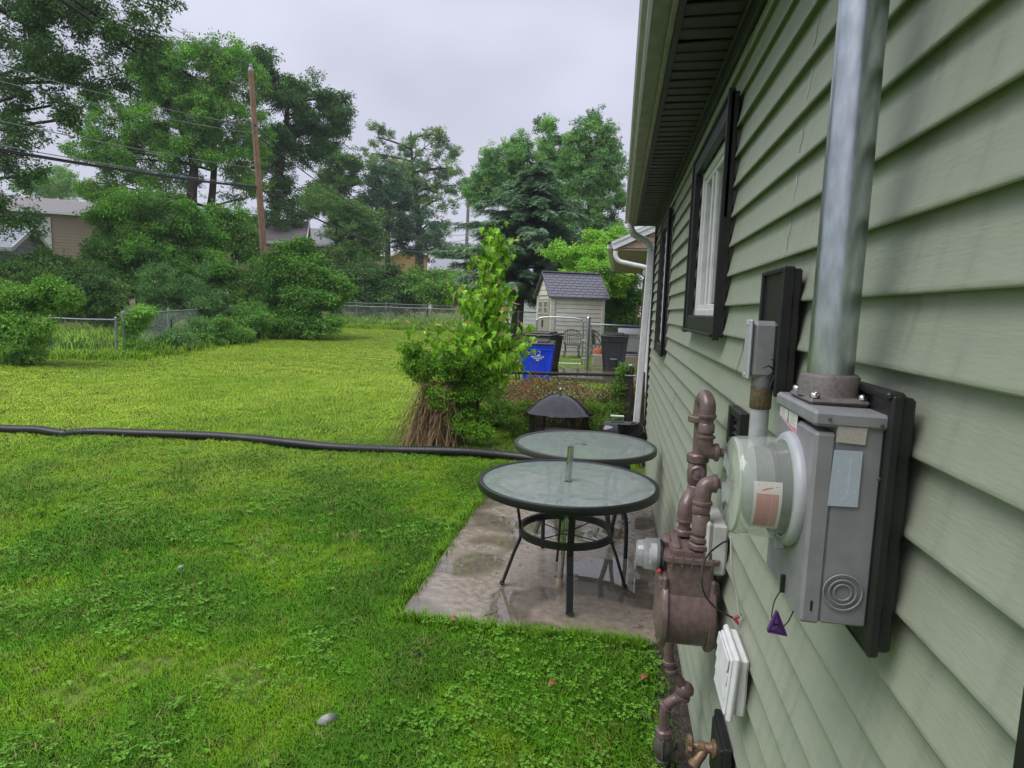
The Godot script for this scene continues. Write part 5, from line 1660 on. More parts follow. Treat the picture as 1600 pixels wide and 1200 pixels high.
func warning_print() -> ImageTexture:
	var im := Image.create(128, 192, false, Image.FORMAT_RGB8)
	im.fill(Color(0.80, 0.78, 0.77))
	im.fill_rect(Rect2i(14, 44, 100, 136), Color(0.70, 0.36, 0.34))
	for i in 2: im.fill_rect(Rect2i(46 + i * 34, 44, 2, 136), Color(0.82, 0.62, 0.60))
	rng.seed = 5
	for r in 14:
		var y := 52 + r * 9
		for c in 3:
			var x := 18 + c * 33
			while x < 42 + c * 33:
				var w := int(rnd(2, 7))
				im.fill_rect(Rect2i(x, y, mini(w, 43 + c * 33 - x), 3), Color(0.83, 0.58, 0.56))
				x += w + 3
	# the lightning bolt
	for k in 26:
		im.fill_rect(Rect2i(34 + k, 30 - k / 3, 16, 3), Color(0.85, 0.06, 0.07))
		im.fill_rect(Rect2i(52 + k, 26 - k / 4, 10, 3), Color(0.85, 0.06, 0.07))
	im.fill_rect(Rect2i(20, 12, 6, 3), Color(0.8, 0.25, 0.25))
	im.fill_rect(Rect2i(98, 16, 12, 3), Color(0.8, 0.35, 0.35))
	return ImageTexture.create_from_image(im)

func faded_print() -> ImageTexture:
	var im := Image.create(96, 160, false, Image.FORMAT_RGB8)
	im.fill(Color(0.66, 0.70, 0.76))
	rng.seed = 6
	for i in 900:
		var v := rnd(-0.03, 0.03)
		im.fill_rect(Rect2i(int(rnd(0, 90)), int(rnd(0, 150)), int(rnd(1, 10)), int(rnd(1, 8))), Color(0.66 + v, 0.70 + v, 0.755 + v))
	for i in 22:
		im.fill_rect(Rect2i(22, 22 + i * 5, 2, 3), Color(0.72, 0.75, 0.80))
		if i > 2 and i < 20: im.fill_rect(Rect2i(54 + i % 3, 18 + i * 6, 6, 4), Color(0.74, 0.77, 0.82))
	return ImageTexture.create_from_image(im)

func pink_print() -> ImageTexture:
	var im := Image.create(128, 64, false, Image.FORMAT_RGB8)
	im.fill(Color(0.80, 0.80, 0.78))
	im.fill_rect(Rect2i(70, 2, 56, 16), Color(0.80, 0.52, 0.60))
	im.fill_rect(Rect2i(4, 2, 56, 10), Color(0.78, 0.60, 0.64))
	im.fill_rect(Rect2i(61, 6, 5, 52), Color(0.12, 0.12, 0.12))
	im.fill_rect(Rect2i(56, 20, 14, 6), Color(0.12, 0.12, 0.12))
	for i in 6:
		im.fill_rect(Rect2i(10, 20 + i * 6, 34 - (i % 3) * 6, 2), Color(0.55, 0.6, 0.55))
		im.fill_rect(Rect2i(78, 24 + i * 6, 40 - (i % 2) * 9, 2), Color(0.55, 0.62, 0.55))
	return ImageTexture.create_from_image(im)

# ---------------------------------------------------------------- gas service
func hexnut(m: MB, p: Vector3, d: Vector3, r: float, h: float) -> void:
	m.lathe([Vector2(0, -h / 2), Vector2(r * 0.86, -h / 2), Vector2(r, -h * 0.32), Vector2(r, h * 0.32), Vector2(r * 0.86, h / 2), Vector2(0, h / 2)], along(p, d), 6, 0.99)

func collar(m: MB, p: Vector3, d: Vector3, r: float, h: float) -> void:
	m.lathe([Vector2(r * 0.8, -h / 2), Vector2(r, -h * 0.35), Vector2(r * 1.04, 0), Vector2(r, h * 0.35), Vector2(r * 0.8, h / 2)], along(p, d), 20)

func make_gas_meter() -> void:
	var t := thing("gas_meter", "brown painted gas meter with clear dial cover and pipes running into the wall", "gas meter", Vector3(0.265, 0.58, -2.07))
	var o := t.position
	var zc := -2.07
	var ax := Transform3D(Basis(Vector3(0, 0, 1), PI / 2), Vector3(0.262, 0.712, zc) - o)
	var b := MB.new()
	# lower drum between two cover plates, axis across
	b.lathe([Vector2(0.0, -0.070), Vector2(0.116, -0.070), Vector2(0.116, 0.070), Vector2(0.0, 0.070)], ax, 40)
	var up := PackedVector2Array()
	for k in [[0.072, 0.088, 0], [-0.072, 0.088, 1], [-0.072, -0.088, 2], [0.072, -0.088, 3]]:
		for i in 5:
			var a: float = k[2] * PI / 2 + i * PI / 8
			up.append(Vector2(k[0] - signf(k[0]) * 0.02, k[1] - signf(k[1]) * 0.02) + Vector2(cos(a), sin(a)) * 0.02)
	b.extrude(up, Transform3D(Basis(Vector3.RIGHT, -PI / 2), Vector3(0.265, 0.808, zc) - o), 0.185)
	obj("body", b, mats.gas_brown, t)
	var s := MB.new()
	for q in [1.0, -1.0]:
		var pl := [Vector2(0.0, q * 0.098), Vector2(0.06, q * 0.096), Vector2(0.100, q * 0.088), Vector2(0.128, q * 0.082), Vector2(0.131, q * 0.076), Vector2(0.131, q * 0.064), Vector2(0.112, q * 0.062)]
		if q < 0: pl.reverse()
		s.lathe(pl, ax, 40)
		# upper ears of the plate reaching up the sides
		s.box(Vector3(0.262 - q * 0.073, 0.775, zc) - o, Vector3(0.018, 0.14, 0.19), 0.008)
		s.box(Vector3(0.262 - q * 0.084, 0.770, zc) - o, Vector3(0.018, 0.13, 0.15), 0.008)
	obj("cover_plate", s, mats.gas_brown, t)
	var bo := MB.new()
	for q in [1.0, -1.0]:
		for i in 12:
			var a := TAU * i / 12 + 0.2
			if sin(a) > 0.75: continue
			var pp := ax * Vector3(cos(a) * 0.122, q * 0.083, sin(a) * 0.122)
			bo.lathe([Vector2(0.006, 0), Vector2(0.006, 0.004), Vector2(0, 0.006)], along(pp, Vector3(-q, 0, 0)), 6)
	for i in 5:
		for q in [-1.0, 1.0]:
			bo.lathe([Vector2(0.006, -0.022), Vector2(0.006, -0.004), Vector2(0.004, 0.010), Vector2(0, 0.011)], Transform3D(Basis.IDENTITY, Vector3(0.205 + i * 0.03, 0.905, zc + q * 0.093) - o), 6)
	obj("bolt", bo, mats.gas_brown, t)
	var fl := PackedVector2Array()
	var cap := PackedVector2Array()
	for p in up:
		fl.append(p * Vector2(1.18, 1.14)); cap.append(p * Vector2(0.93, 0.93))
	var tp := MB.new()
	tp.extrude(fl, Transform3D(Basis(Vector3.RIGHT, -PI / 2), Vector3(0.265, 0.903, zc) - o), 0.014)
	tp.extrude(cap, Transform3D(Basis(Vector3.RIGHT, -PI / 2), Vector3(0.265, 0.917, zc) - o), 0.022)
	tp.box(Vector3(0.222, 0.930, zc) - o, Vector3(0.03, 0.02, 0.12), 0.009)
	tp.box(Vector3(0.195, 0.915, zc - 0.03) - o, Vector3(0.04, 0.05, 0.07), 0.014)
	obj("top_cap", tp, mats.gas_brown, t)
	# index under a clear cover, facing away from the wall
	var dx := Transform3D(Basis(Vector3(0, 0, 1), PI / 2), Vector3(0.178, 0.885, zc + 0.01) - o)
	var ib := MB.new()
	ib.lathe([Vector2(0.0, 0.0), Vector2(0.052, 0.0), Vector2(0.052, 0.016), Vector2(0.0, 0.016)], dx, 8, 0.99)
	obj("index_base", ib, mats.black_metal, t)
	var ii := MB.new()
	ii.lathe([Vector2(0.034, 0.016), Vector2(0.034, 0.034), Vector2(0.0, 0.034)], dx, 20)
	ii.box(dx * Vector3(0, 0.036, 0), Vector3(0.004, 0.02, 0.05), 0.001)
	obj("index_dial", ii, mat(0.42, 0.44, 0.46, 0.4), t)
	var ic := MB.new()
	ic.lathe([Vector2(0.055, 0.008), Vector2(0.053, 0.052), Vector2(0.046, 0.060), Vector2(0.043, 0.078), Vector2(0.036, 0.084), Vector2(0.0, 0.085)], dx, 8, 0.99)
	var cm := mat(0.60, 0.64, 0.68, 0.08)
	cm.transparency = BaseMaterial3D.TRANSPARENCY_ALPHA
	cm.albedo_color.a = 0.22
	obj("index_cover", ic, cm, t)
	var rd := MB.new()
	rd.lathe([Vector2(0.007, 0), Vector2(0.006, 0.006), Vector2(0, 0.008)], along(Vector3(0.170, 0.850, zc + 0.058) - o, Vector3.BACK), 10)
	obj("seal", rd, mat(0.6, 0.04, 0.04, 0.4), t)
	# near connection: nut, sleeve, swivel ball, elbow, nipple into the wall
	var n := MB.new()
	var ax2 := 0.288
	var nz := -2.015
	hexnut(n, Vector3(ax2, 0.943, nz) - o, Vector3.UP, 0.036, 0.020)
	hexnut(n, Vector3(ax2, 0.965, nz) - o, Vector3.UP, 0.031, 0.018)
	n.tube([Vector3(ax2, 0.96, nz) - o, Vector3(ax2, 1.0, nz) - o], 0.020, 20)
	n.lathe([Vector2(0.024, -0.032), Vector2(0.0275, -0.030), Vector2(0.0275, 0.030), Vector2(0.024, 0.033)], Transform3D(Basis.IDENTITY, Vector3(ax2, 1.014, nz) - o), 24)
	n.lathe([Vector2(0.010, -0.028), Vector2(0.024, -0.020), Vector2(0.029, 0.0), Vector2(0.024, 0.020), Vector2(0.010, 0.028)], along(Vector3(ax2 - 0.002, 1.062, nz) - o, Vector3(0.3, 1, 0.2)), 20)
	var el := smooth_path([Vector3(ax2, 1.07, nz) - o, Vector3(ax2, 1.105, nz - 0.004) - o, Vector3(ax2 + 0.008, 1.132, nz - 0.01) - o, Vector3(ax2 + 0.035, 1.142, nz - 0.014) - o], 5)
	n.tube(el, 0.026, 18)
	collar(n, Vector3(ax2, 1.082, nz) - o, Vector3.UP, 0.030, 0.014)
	collar(n, Vector3(ax2 + 0.036, 1.142, nz - 0.014) - o, Vector3(1, 0, 0), 0.029, 0.016)
	n.tube([Vector3(ax2 + 0.03, 1.142, nz - 0.014) - o, Vector3(0.40, 1.142, nz - 0.014) - o], 0.0155, 16)
	obj("outlet_pipe", n, mats.gas_brown, t)
	# far connection joins the tall loop
	var f := MB.new()
	var fz := -2.13
	var fx := 0.252
	hexnut(f, Vector3(fx, 0.945, fz) - o, Vector3.UP, 0.034, 0.022)
	f.tube([Vector3(fx, 0.95, fz) - o, Vector3(fx, 1.01, fz) - o], 0.019, 18)
	collar(f, Vector3(fx, 0.985, fz) - o, Vector3.UP, 0.028, 0.012)
	f.tube(smooth_path([Vector3(fx, 0.99, fz) - o, Vector3(fx + 0.002, 1.03, fz) - o, Vector3(fx + 0.016, 1.058, fz - 0.02) - o, Vector3(0.285, 1.066, fz - 0.05) - o], 5), 0.026, 16)
	var dz := -2.185
	var dxx := 0.288
	f.tube([Vector3(dxx, 1.05, dz) - o, Vector3(dxx, 1.335, dz) - o], 0.0195, 18)
	collar(f, Vector3(dxx, 1.085, dz) - o, Vector3.UP, 0.028, 0.02)
	f.lathe([Vector2(0.02, -0.045), Vector2(0.030, -0.035), Vector2(0.033, 0.0), Vector2(0.030, 0.03), Vector2(0.02, 0.045)], Transform3D(Basis.IDENTITY, Vector3(dxx, 1.135, dz) - o), 20)
	f.lathe([Vector2(0.026, 0.0), Vector2(0.026, 0.018), Vector2(0.020, 0.022), Vector2(0.018, 0.020), Vector2(0.009, 0.020), Vector2(0.009, 0.030), Vector2(0, 0.031)], along(Vector3(dxx, 1.137, dz + 0.018) - o, Vector3(-0.15, 0.15, 1)), 20)
	hexnut(f, Vector3(dxx, 1.185, dz) - o, Vector3.UP, 0.037, 0.034)
	hexnut(f, Vector3(dxx - 0.004, 1.318, dz) - o, Vector3.UP, 0.037, 0.024)
	# over the top and down to the house branch
	var ez := -2.120
	var ex := 0.300
	f.tube(smooth_path([Vector3(dxx, 1.33, dz) - o, Vector3(dxx + 0.002, 1.372, dz + 0.004) - o, Vector3((dxx + ex) / 2, 1.395, (dz + ez) / 2) - o, Vector3(ex, 1.372, ez - 0.004) - o, Vector3(ex, 1.33, ez) - o], 6), 0.0255, 18)
	collar(f, Vector3(ex, 1.340, ez) - o, Vector3.UP, 0.029, 0.012)
	f.tube([Vector3(ex, 1.34, ez) - o, Vector3(ex, 1.26, ez) - o], 0.0215, 18)
	f.lathe([Vector2(0.022, -0.016), Vector2(0.026, -0.014), Vector2(0.026, 0.012), Vector2(0.022, 0.016)], Transform3D(Basis.IDENTITY, Vector3(ex, 1.300, ez) - o), 12)
	collar(f, Vector3(ex, 1.272, ez) - o, Vector3.UP, 0.029, 0.012)
	f.tube(smooth_path([Vector3(ex, 1.27, ez) - o, Vector3(ex + 0.001, 1.246, ez) - o, Vector3(ex + 0.012, 1.226, ez) - o, Vector3(ex + 0.036, 1.222, ez) - o], 5), 0.0245, 18)
	collar(f, Vector3(ex + 0.036, 1.222, ez) - o, Vector3(1, 0, 0), 0.029, 0.016)
	f.tube([Vector3(ex + 0.03, 1.222, ez) - o, Vector3(0.41, 1.222, ez) - o], 0.0145, 16)
	obj("inlet_pipe", f, mats.gas_brown, t)
	# riser with offset elbows, and the iron stop cock below
	var r := MB.new()
	var p0 := Vector3(0.243,0.121,-2.260)
	var pts := [Vector3(0.242,0.141,-2.260), Vector3(0.239,0.191,-2.260), Vector3(0.243,0.237,-2.260), Vector3(0.269,0.265,-2.260), Vector3(0.299,0.284,-2.260), Vector3(0.307,0.310,-2.260), Vector3(0.287,0.342,-2.260), Vector3(0.257,0.380,-2.260), Vector3(0.247,0.409,-2.260), Vector3(0.242,0.482,-2.260)]
	for i in pts.size(): pts[i] = pts[i] - o
	pts.append(pts[9] + Vector3(0, 0.3, 0.0)); pts.append(Vector3(0.285, 1.06, -2.19) - o)
	r.tube(smooth_path(pts, 4), 0.0185, 18)
	for q in [[0, 1, 0.027], [2, 3, 0.026], [4, 5, 0.029], [5, 6, 0.027], [7, 8, 0.0245], [8, 9, 0.024]]:
		var a: Vector3 = pts[q[0]]
		var bb: Vector3 = pts[q[1]]
		collar(r, a, bb - a, q[2], 0.016)
	r.lathe([Vector2(0.012, -0.03), Vector2(0.025, -0.022), Vector2(0.030, 0), Vector2(0.025, 0.022), Vector2(0.012, 0.03)], along(pts[5] as Vector3, Vector3(1, 0.6, 0)), 18)
	hexnut(r, (pts[0] as Vector3) + Vector3(0, -0.005, 0), Vector3.UP, 0.033, 0.03)
	obj("riser", r, mats.gas_brown, t)
	var v := MB.new()
	var vb := p0 - o
	v.lathe([Vector2(0.024, 0.0), Vector2(0.030, -0.012), Vector2(0.037, -0.035), Vector2(0.036, -0.058), Vector2(0.026, -0.080), Vector2(0.024, -0.09)], Transform3D(Basis.IDENTITY, vb + Vector3(0, 0.005, 0)), 24)
	v.box(vb + Vector3(-0.004, -0.03, 0.035), Vector3(0.008, 0.075, 0.014), 0.003)
	v.tube([vb + Vector3(0, -0.08, 0), Vector3(vb.x, -0.65, vb.z)], 0.021, 18)
	hexnut(v, vb + Vector3(0, -0.098, 0), Vector3.UP, 0.029, 0.024)
	obj("stop_cock", v, mats.iron, t)

# ---------------------------------------------------------------- smaller things on the wall
func make_wall_things() -> void:
	# conduit body with its black mounting plate
	var t := thing("junction_box", "small grey conduit box on black plate beside the galvanized conduit", "junction box", Vector3(0.315, 1.53, -1.45))
	var o := t.position
	var b := MB.new()
	b.box(Vector3(0.352, 1.632, -1.500) - o, Vector3(0.030, 0.262, 0.200), 0.004)
	b.box(Vector3(0.340, 1.632, -1.402) - o, Vector3(0.024, 0.270, 0.010), 0.003)
	b.box(Vector3(0.340, 1.632, -1.598) - o, Vector3(0.024, 0.270, 0.010), 0.003)
	b.box(Vector3(0.340, 1.762, -1.500) - o, Vector3(0.024, 0.010, 0.200), 0.003)
	obj("mounting_block", b, mats.black, t)
	var c := MB.new()
	c.box(Vector3(0.310, 1.592, -1.448) - o, Vector3(0.054, 0.124, 0.050), 0.010)
	c.lathe([Vector2(0.023, 0.03), Vector2(0.022, -0.012), Vector2(0.020, -0.02)], Transform3D(Basis.IDENTITY, Vector3(0.314, 1.530, -1.448) - o), 20)
	obj("box", c, mats.meter_grey, t)
	var l := MB.new()
	l.box(Vector3(0.2800, 1.592, -1.448) - o, Vector3(0.007, 0.128, 0.054), 0.003)
	for q in [-1.0, 1.0]: l.lathe([Vector2(0.004, 0), Vector2(0.003, 0.002), Vector2(0, 0.003)], along(Vector3(0.2765, 1.592 + q * 0.054, -1.448) - o, Vector3.LEFT), 8)
	obj("cover", l, mats.light_grey, t)
	var r := MB.new()
	r.lathe([Vector2(0.0225, 0.0), Vector2(0.0225, -0.046), Vector2(0.020, -0.048)], Transform3D(Basis.IDENTITY, Vector3(0.314, 1.512, -1.448) - o), 20)
	obj("coupling", r, mats.rust, t)
	var p := MB.new()
	p.tube([Vector3(0.314, 1.47, -1.448) - o, Vector3(0.314, 1.36, -1.448) - o] + smooth_path([Vector3(0.314, 1.34, -1.446) - o, Vector3(0.316, 1.315, -1.42) - o, Vector3(0.316, 1.31, -1.36) - o, Vector3(0.306, 1.31, -1.04) - o], 5), 0.0195, 18)
	obj("pipe", p, mats.light_grey, t)
	var gsm := MB.new()
	for i in 7:
		var a := i * 0.9
		gsm.tube([Vector3(0.336, 1.55, -1.424) - o, Vector3(0.328, 1.55, -1.416) - o + Vector3(cos(a) * 0.012, sin(a) * 0.025, 0.004), Vector3(0.325, 1.55, -1.416) - o + Vector3(cos(a) * 0.024, sin(a) * 0.034 - 0.01, 0.006)], [0.0022, 0.0016, 0.0006], 4)
	obj("torn_sealant", gsm, mats.cable, t)
	# small black framed vent
	var v := thing("wall_vent", "small square black framed vent in the siding beside the gas pipes", "vent", Vector3(0.355, 1.30, -1.87))
	o = v.position
	var fm := MB.new()
	for q in [-1.0, 1.0]:
		fm.box(Vector3(0.350, 1.345, -1.87 + q * 0.078) - o, Vector3(0.028, 0.115, 0.024), 0.003)
		fm.box(Vector3(0.350, 1.345 + q * 0.046, -1.87) - o, Vector3(0.027, 0.024, 0.134), 0.003)
	obj("frame", fm, mats.black, v)
	var gv := MB.new()
	gv.box(Vector3(0.362, 1.345, -1.87) - o, Vector3(0.010, 0.07, 0.134), 0.001)
	for i in 3: gv.box(Vector3(0.354, 1.325 + i * 0.02, -1.87) - o, Vector3(0.012, 0.004, 0.132), 0.001, Basis(Vector3.BACK, 0.5))
	obj("grille", gv, mats.dark_room, v)
	# pale plastic service box behind the gas meter
	var n := thing("service_box", "pale grey plastic cable service box on the wall behind the gas meter", "service box", Vector3(0.335, 0.88, -2.17))
	o = n.position
	var nb := MB.new()
	nb.box(Vector3(0.345, 0.940, -2.09) - o, Vector3(0.05, 0.165, 0.20), 0.008)
	obj("box", nb, mats.offwhite, n)
	var nl := MB.new()
	nl.box(Vector3(0.311, 0.943, -2.09) - o, Vector3(0.022, 0.175, 0.212), 0.010)
	nl.box(Vector3(0.318, 0.858, -2.02) - o, Vector3(0.02, 0.03, 0.04), 0.006)
	obj("lid", nl, mats.offwhite, n)
	# black cable with red connector and white cable beside it
	var k := MB.new()
	k.tube(smooth_path([Vector3(0.369,0.982,-1.970), Vector3(0.340,0.986,-1.930), Vector3(0.288,0.978,-1.840), Vector3(0.267,0.949,-1.780), Vector3(0.272,0.902,-1.760), Vector3(0.306,0.860,-1.760), Vector3(0.354,0.838,-1.755)], 6), 0.0028, 7)
	var ko := thing("black_cable", "thin black cable looping over the gas meter to a red connector", "cable", Vector3(0.354,0.838,-1.755))
	for i in k.v.size(): k.v[i] -= ko.position
	obj("cable", k, mats.cable, ko)
	var rc := MB.new()
	for q in [[0.0, 0.004, 0.4], [0.006, 0.010, 1.2], [0.002, -0.010, -0.6]]:
		rc.tube([Vector3(0.0, 0, 0), Vector3(q[0] + 0.006, q[1] * 0.6, 0.002), Vector3(q[0] + 0.012, q[1] * 1.5, 0.004)], [0.003, 0.005, 0.003], 7)
	obj("connector", rc, mat(0.28, 0.03, 0.03, 0.4), ko)
	var w := MB.new()
	var wpts := [Vector3(0.326,1.081,-1.720), Vector3(0.328,1.042,-1.720), Vector3(0.334,0.989,-1.720), Vector3(0.351,0.924,-1.730), Vector3(0.364,0.863,-1.735), Vector3(0.372,0.848,-1.735)]
	w.tube(smooth_path(wpts, 6), 0.0028, 7)
	var wo := obj("white_cable", w, mats.offwhite)
	tag(wo, "thin white cable hanging down the siding behind the meter dome", "cable")
	# purple seal tag hanging from a wire loop
	var g := thing("seal_tag", "purple plastic seal tag hanging from a wire under the electric meter", "tag", Vector3(0.273,1.183,-1.020))
	o = g.position
	var tp := MB.new()
	var e0 := Vector3(0.270,1.203,-1.020) - o
	var e1 := Vector3(0.258,1.168,-1.020) - o
	var e2 := Vector3(0.287,1.165,-1.020) - o
	var cc := (e0 + e1 + e2) / 3.0
	for i in 3:
		var a: Vector3 = [e0, e1, e2][i]
		var bb: Vector3 = [e1, e2, e0][i]
		tp.tri(a + Vector3(0, 0, 0.004), bb + Vector3(0, 0, 0.004), cc + Vector3(0, 0, 0.008))
		tp.tri(a - Vector3(0, 0, 0.004), bb - Vector3(0, 0, 0.004), cc - Vector3(0, 0, 0.008))
		tp.quad(a + Vector3(0, 0, 0.004), bb + Vector3(0, 0, 0.004), bb - Vector3(0, 0, 0.004), a - Vector3(0, 0, 0.004), (a + bb) / 2.0 - cc)
		tp.tube([a + Vector3(0, 0, 0.005), bb + Vector3(0, 0, 0.005)], 0.0012, 5)
	var pmm := mat(0.10, 0.03, 0.19, 0.3)
	obj("tag", tp, pmm, g)
	var tw := MB.new()
	tw.tube(smooth_path([Vector3(0.263,1.190,-1.020) - o, Vector3(0.263,1.221,-1.010) - o, Vector3(0.266,1.249,-0.990) - o, Vector3(0.267,1.258,-0.980) - o], 5), 0.0011, 5)
	tw.tube(smooth_path([Vector3(0.283,1.178,-1.020) - o, Vector3(0.289,1.187,-1.020) - o, Vector3(0.289,1.213,-1.000) - o], 5), 0.0011, 5)
	obj("wire", tw, mats.iron, g)
	var dirt := MB.new()
	dirt.box(Vector3(0.269,1.182,-1.014) - o, Vector3(0.010, 0.005, 0.003), 0.001)
	obj("print", dirt, mats.cable, g)
	# white louvred outlet hood
	var h := thing("dryer_vent", "white plastic dryer vent hood on the siding below the gas meter", "vent", Vector3(0.335, 0.66, -1.66))
	o = h.position
	var hp := MB.new()
	hp.box(Vector3(0.352, 0.735, -1.665) - o, Vector3(0.028, 0.155, 0.165), 0.006)
	obj("base_plate", hp, mats.white, h)
	var hl := MB.new()
	hl.box(Vector3(0.330, 0.738, -1.655) - o, Vector3(0.016, 0.175, 0.185), 0.006, Basis(Vector3.BACK, -0.06))
	hl.box(Vector3(0.319, 0.738, -1.655) - o, Vector3(0.008, 0.150, 0.158), 0.003, Basis(Vector3.BACK, -0.06))
	obj("hood", hl, mats.white, h)
	for i in 4:
		var fp := MB.new()
		fp.box(Vector3(0.314, 0.685 + i * 0.036, -1.655) - o, Vector3(0.005, 0.033, 0.150), 0.0015, Basis(Vector3.BACK, -0.13))
		obj("flap", fp, mats.white, h)
	# hose tap on a black block
	var f := thing("hose_tap", "weathered brass hose tap on a black block low on the wall", "tap", Vector3(0.34, 0.36, -1.78))
	o = f.position
	var fb := MB.new()
	fb.box(Vector3(0.355, 0.400, -1.785) - o, Vector3(0.022, 0.185, 0.190), 0.004)
	fb.box(Vector3(0.346, 0.400, -1.785) - o, Vector3(0.018, 0.155, 0.160), 0.004)
	obj("mounting_block", fb, mats.black, f)
	var c0 := Vector3(0.338, 0.425, -1.785) - o
	var fv := MB.new()
	fv.lathe([Vector2(0.0, 0.0), Vector2(0.026, 0.0), Vector2(0.026, 0.008), Vector2(0.015, 0.012), Vector2(0.013, 0.030), Vector2(0.016, 0.032), Vector2(0.016, 0.048), Vector2(0.010, 0.052), Vector2(0.008, 0.072)], along(c0, Vector3(-1, 0.05, 0)), 20)
	fv.tube(smooth_path([c0 + Vector3(-0.03, 0, 0), c0 + Vector3(-0.038, -0.014, 0.008), c0 + Vector3(-0.052, -0.030, 0.016), c0 + Vector3(-0.060, -0.044, 0.02)], 4), [0.014, 0.014, 0.0145, 0.0145, 0.015, 0.015, 0.015, 0.0155, 0.016, 0.0165, 0.0175, 0.0175, 0.0175], 14)
	obj("valve", fv, mats.brass, f)
	var hd := MB.new()
	var hp2 := along(c0 + Vector3(-0.074, 0.004, 0), Vector3(-1, 0.05, 0))
	var star := PackedVector2Array()
	for i in 32:
		var a := TAU * i / 32
		star.append(Vector2(cos(a), sin(a)) * (0.026 + 0.0028 * cos(a * 8)))
	hd.extrude(star, hp2 * Transform3D(Basis(Vector3.RIGHT, -PI / 2), Vector3.ZERO), 0.011)
	obj("handle", hd, mats.brass, f)
	# black block at the right hand end of the view
	var bb2 := MB.new()
	bb2.box(Vector3(0.350, 1.17, -0.425), Vector3(0.034, 0.42, 0.20), 0.005)
	bb2.box(Vector3(0.338, 1.17, -0.528), Vector3(0.022, 0.43, 0.012), 0.004)
	var bo := obj("mounting_block", bb2, mats.black)
	tag(bo, "black siding block cut off by the right edge below the lap boards", "block")

# ---------------------------------------------------------------- patio
func make_table(called: String, label: String, at: Vector3, turn: float, r: float, h: float, rim: Material, leg_r: float, foot: float) -> Node3D:
	var t := thing(called, label, "table", at, turn, "")
	var e := MB.new()
	e.lathe([Vector2(r - 0.028, h - 0.006), Vector2(r - 0.024, h + 0.003), Vector2(r - 0.010, h + 0.006), Vector2(r - 0.001, h + 0.001), Vector2(r, h - 0.008), Vector2(r, h - 0.036), Vector2(r - 0.004, h - 0.040), Vector2(r - 0.020, h - 0.040), Vector2(r - 0.028, h - 0.034), Vector2(r - 0.028, h - 0.006)], Transform3D.IDENTITY, 72)
	obj("rim", e, rim, t)
	var g := MB.new()
	g.lathe([Vector2(0.024, h - 0.007), Vector2(0.027, h - 0.002), Vector2(r - 0.026, h - 0.002), Vector2(r - 0.026, h - 0.008), Vector2(0.024, h - 0.008)], Transform3D.IDENTITY, 72)
	obj("glass_top", g, mats.table_glass, t)
	for i in 4:
		var a := i * PI / 2
		var o := Vector3(sin(a), 0, cos(a))
		var l := MB.new()
		var p := [o * (r - 0.02) + Vector3(0, h - 0.03, 0), o * (r - 0.12) + Vector3(0, h - 0.045, 0), o * leg_r * 1.10 + Vector3(0, h - 0.10, 0), o * leg_r + Vector3(0, h * 0.60, 0), o * leg_r * 0.98 + Vector3(0, 0.30, 0), o * (leg_r + 0.03) + Vector3(0, 0.21, 0), o * foot + Vector3(0, 0.012, 0)]
		for j in p.size() - 1:
			l.bar(p[j], p[j + 1], 0.038 if j > 1 else 0.034, 0.016, o.cross(Vector3.UP).cross(p[j + 1] - p[j]), 0.003)
		l.box(o * foot + Vector3(0, 0.018, 0), Vector3(0.045, 0.012, 0.03), 0.004, Basis(Vector3.UP, a))
		obj("leg", l, rim, t)
	return t

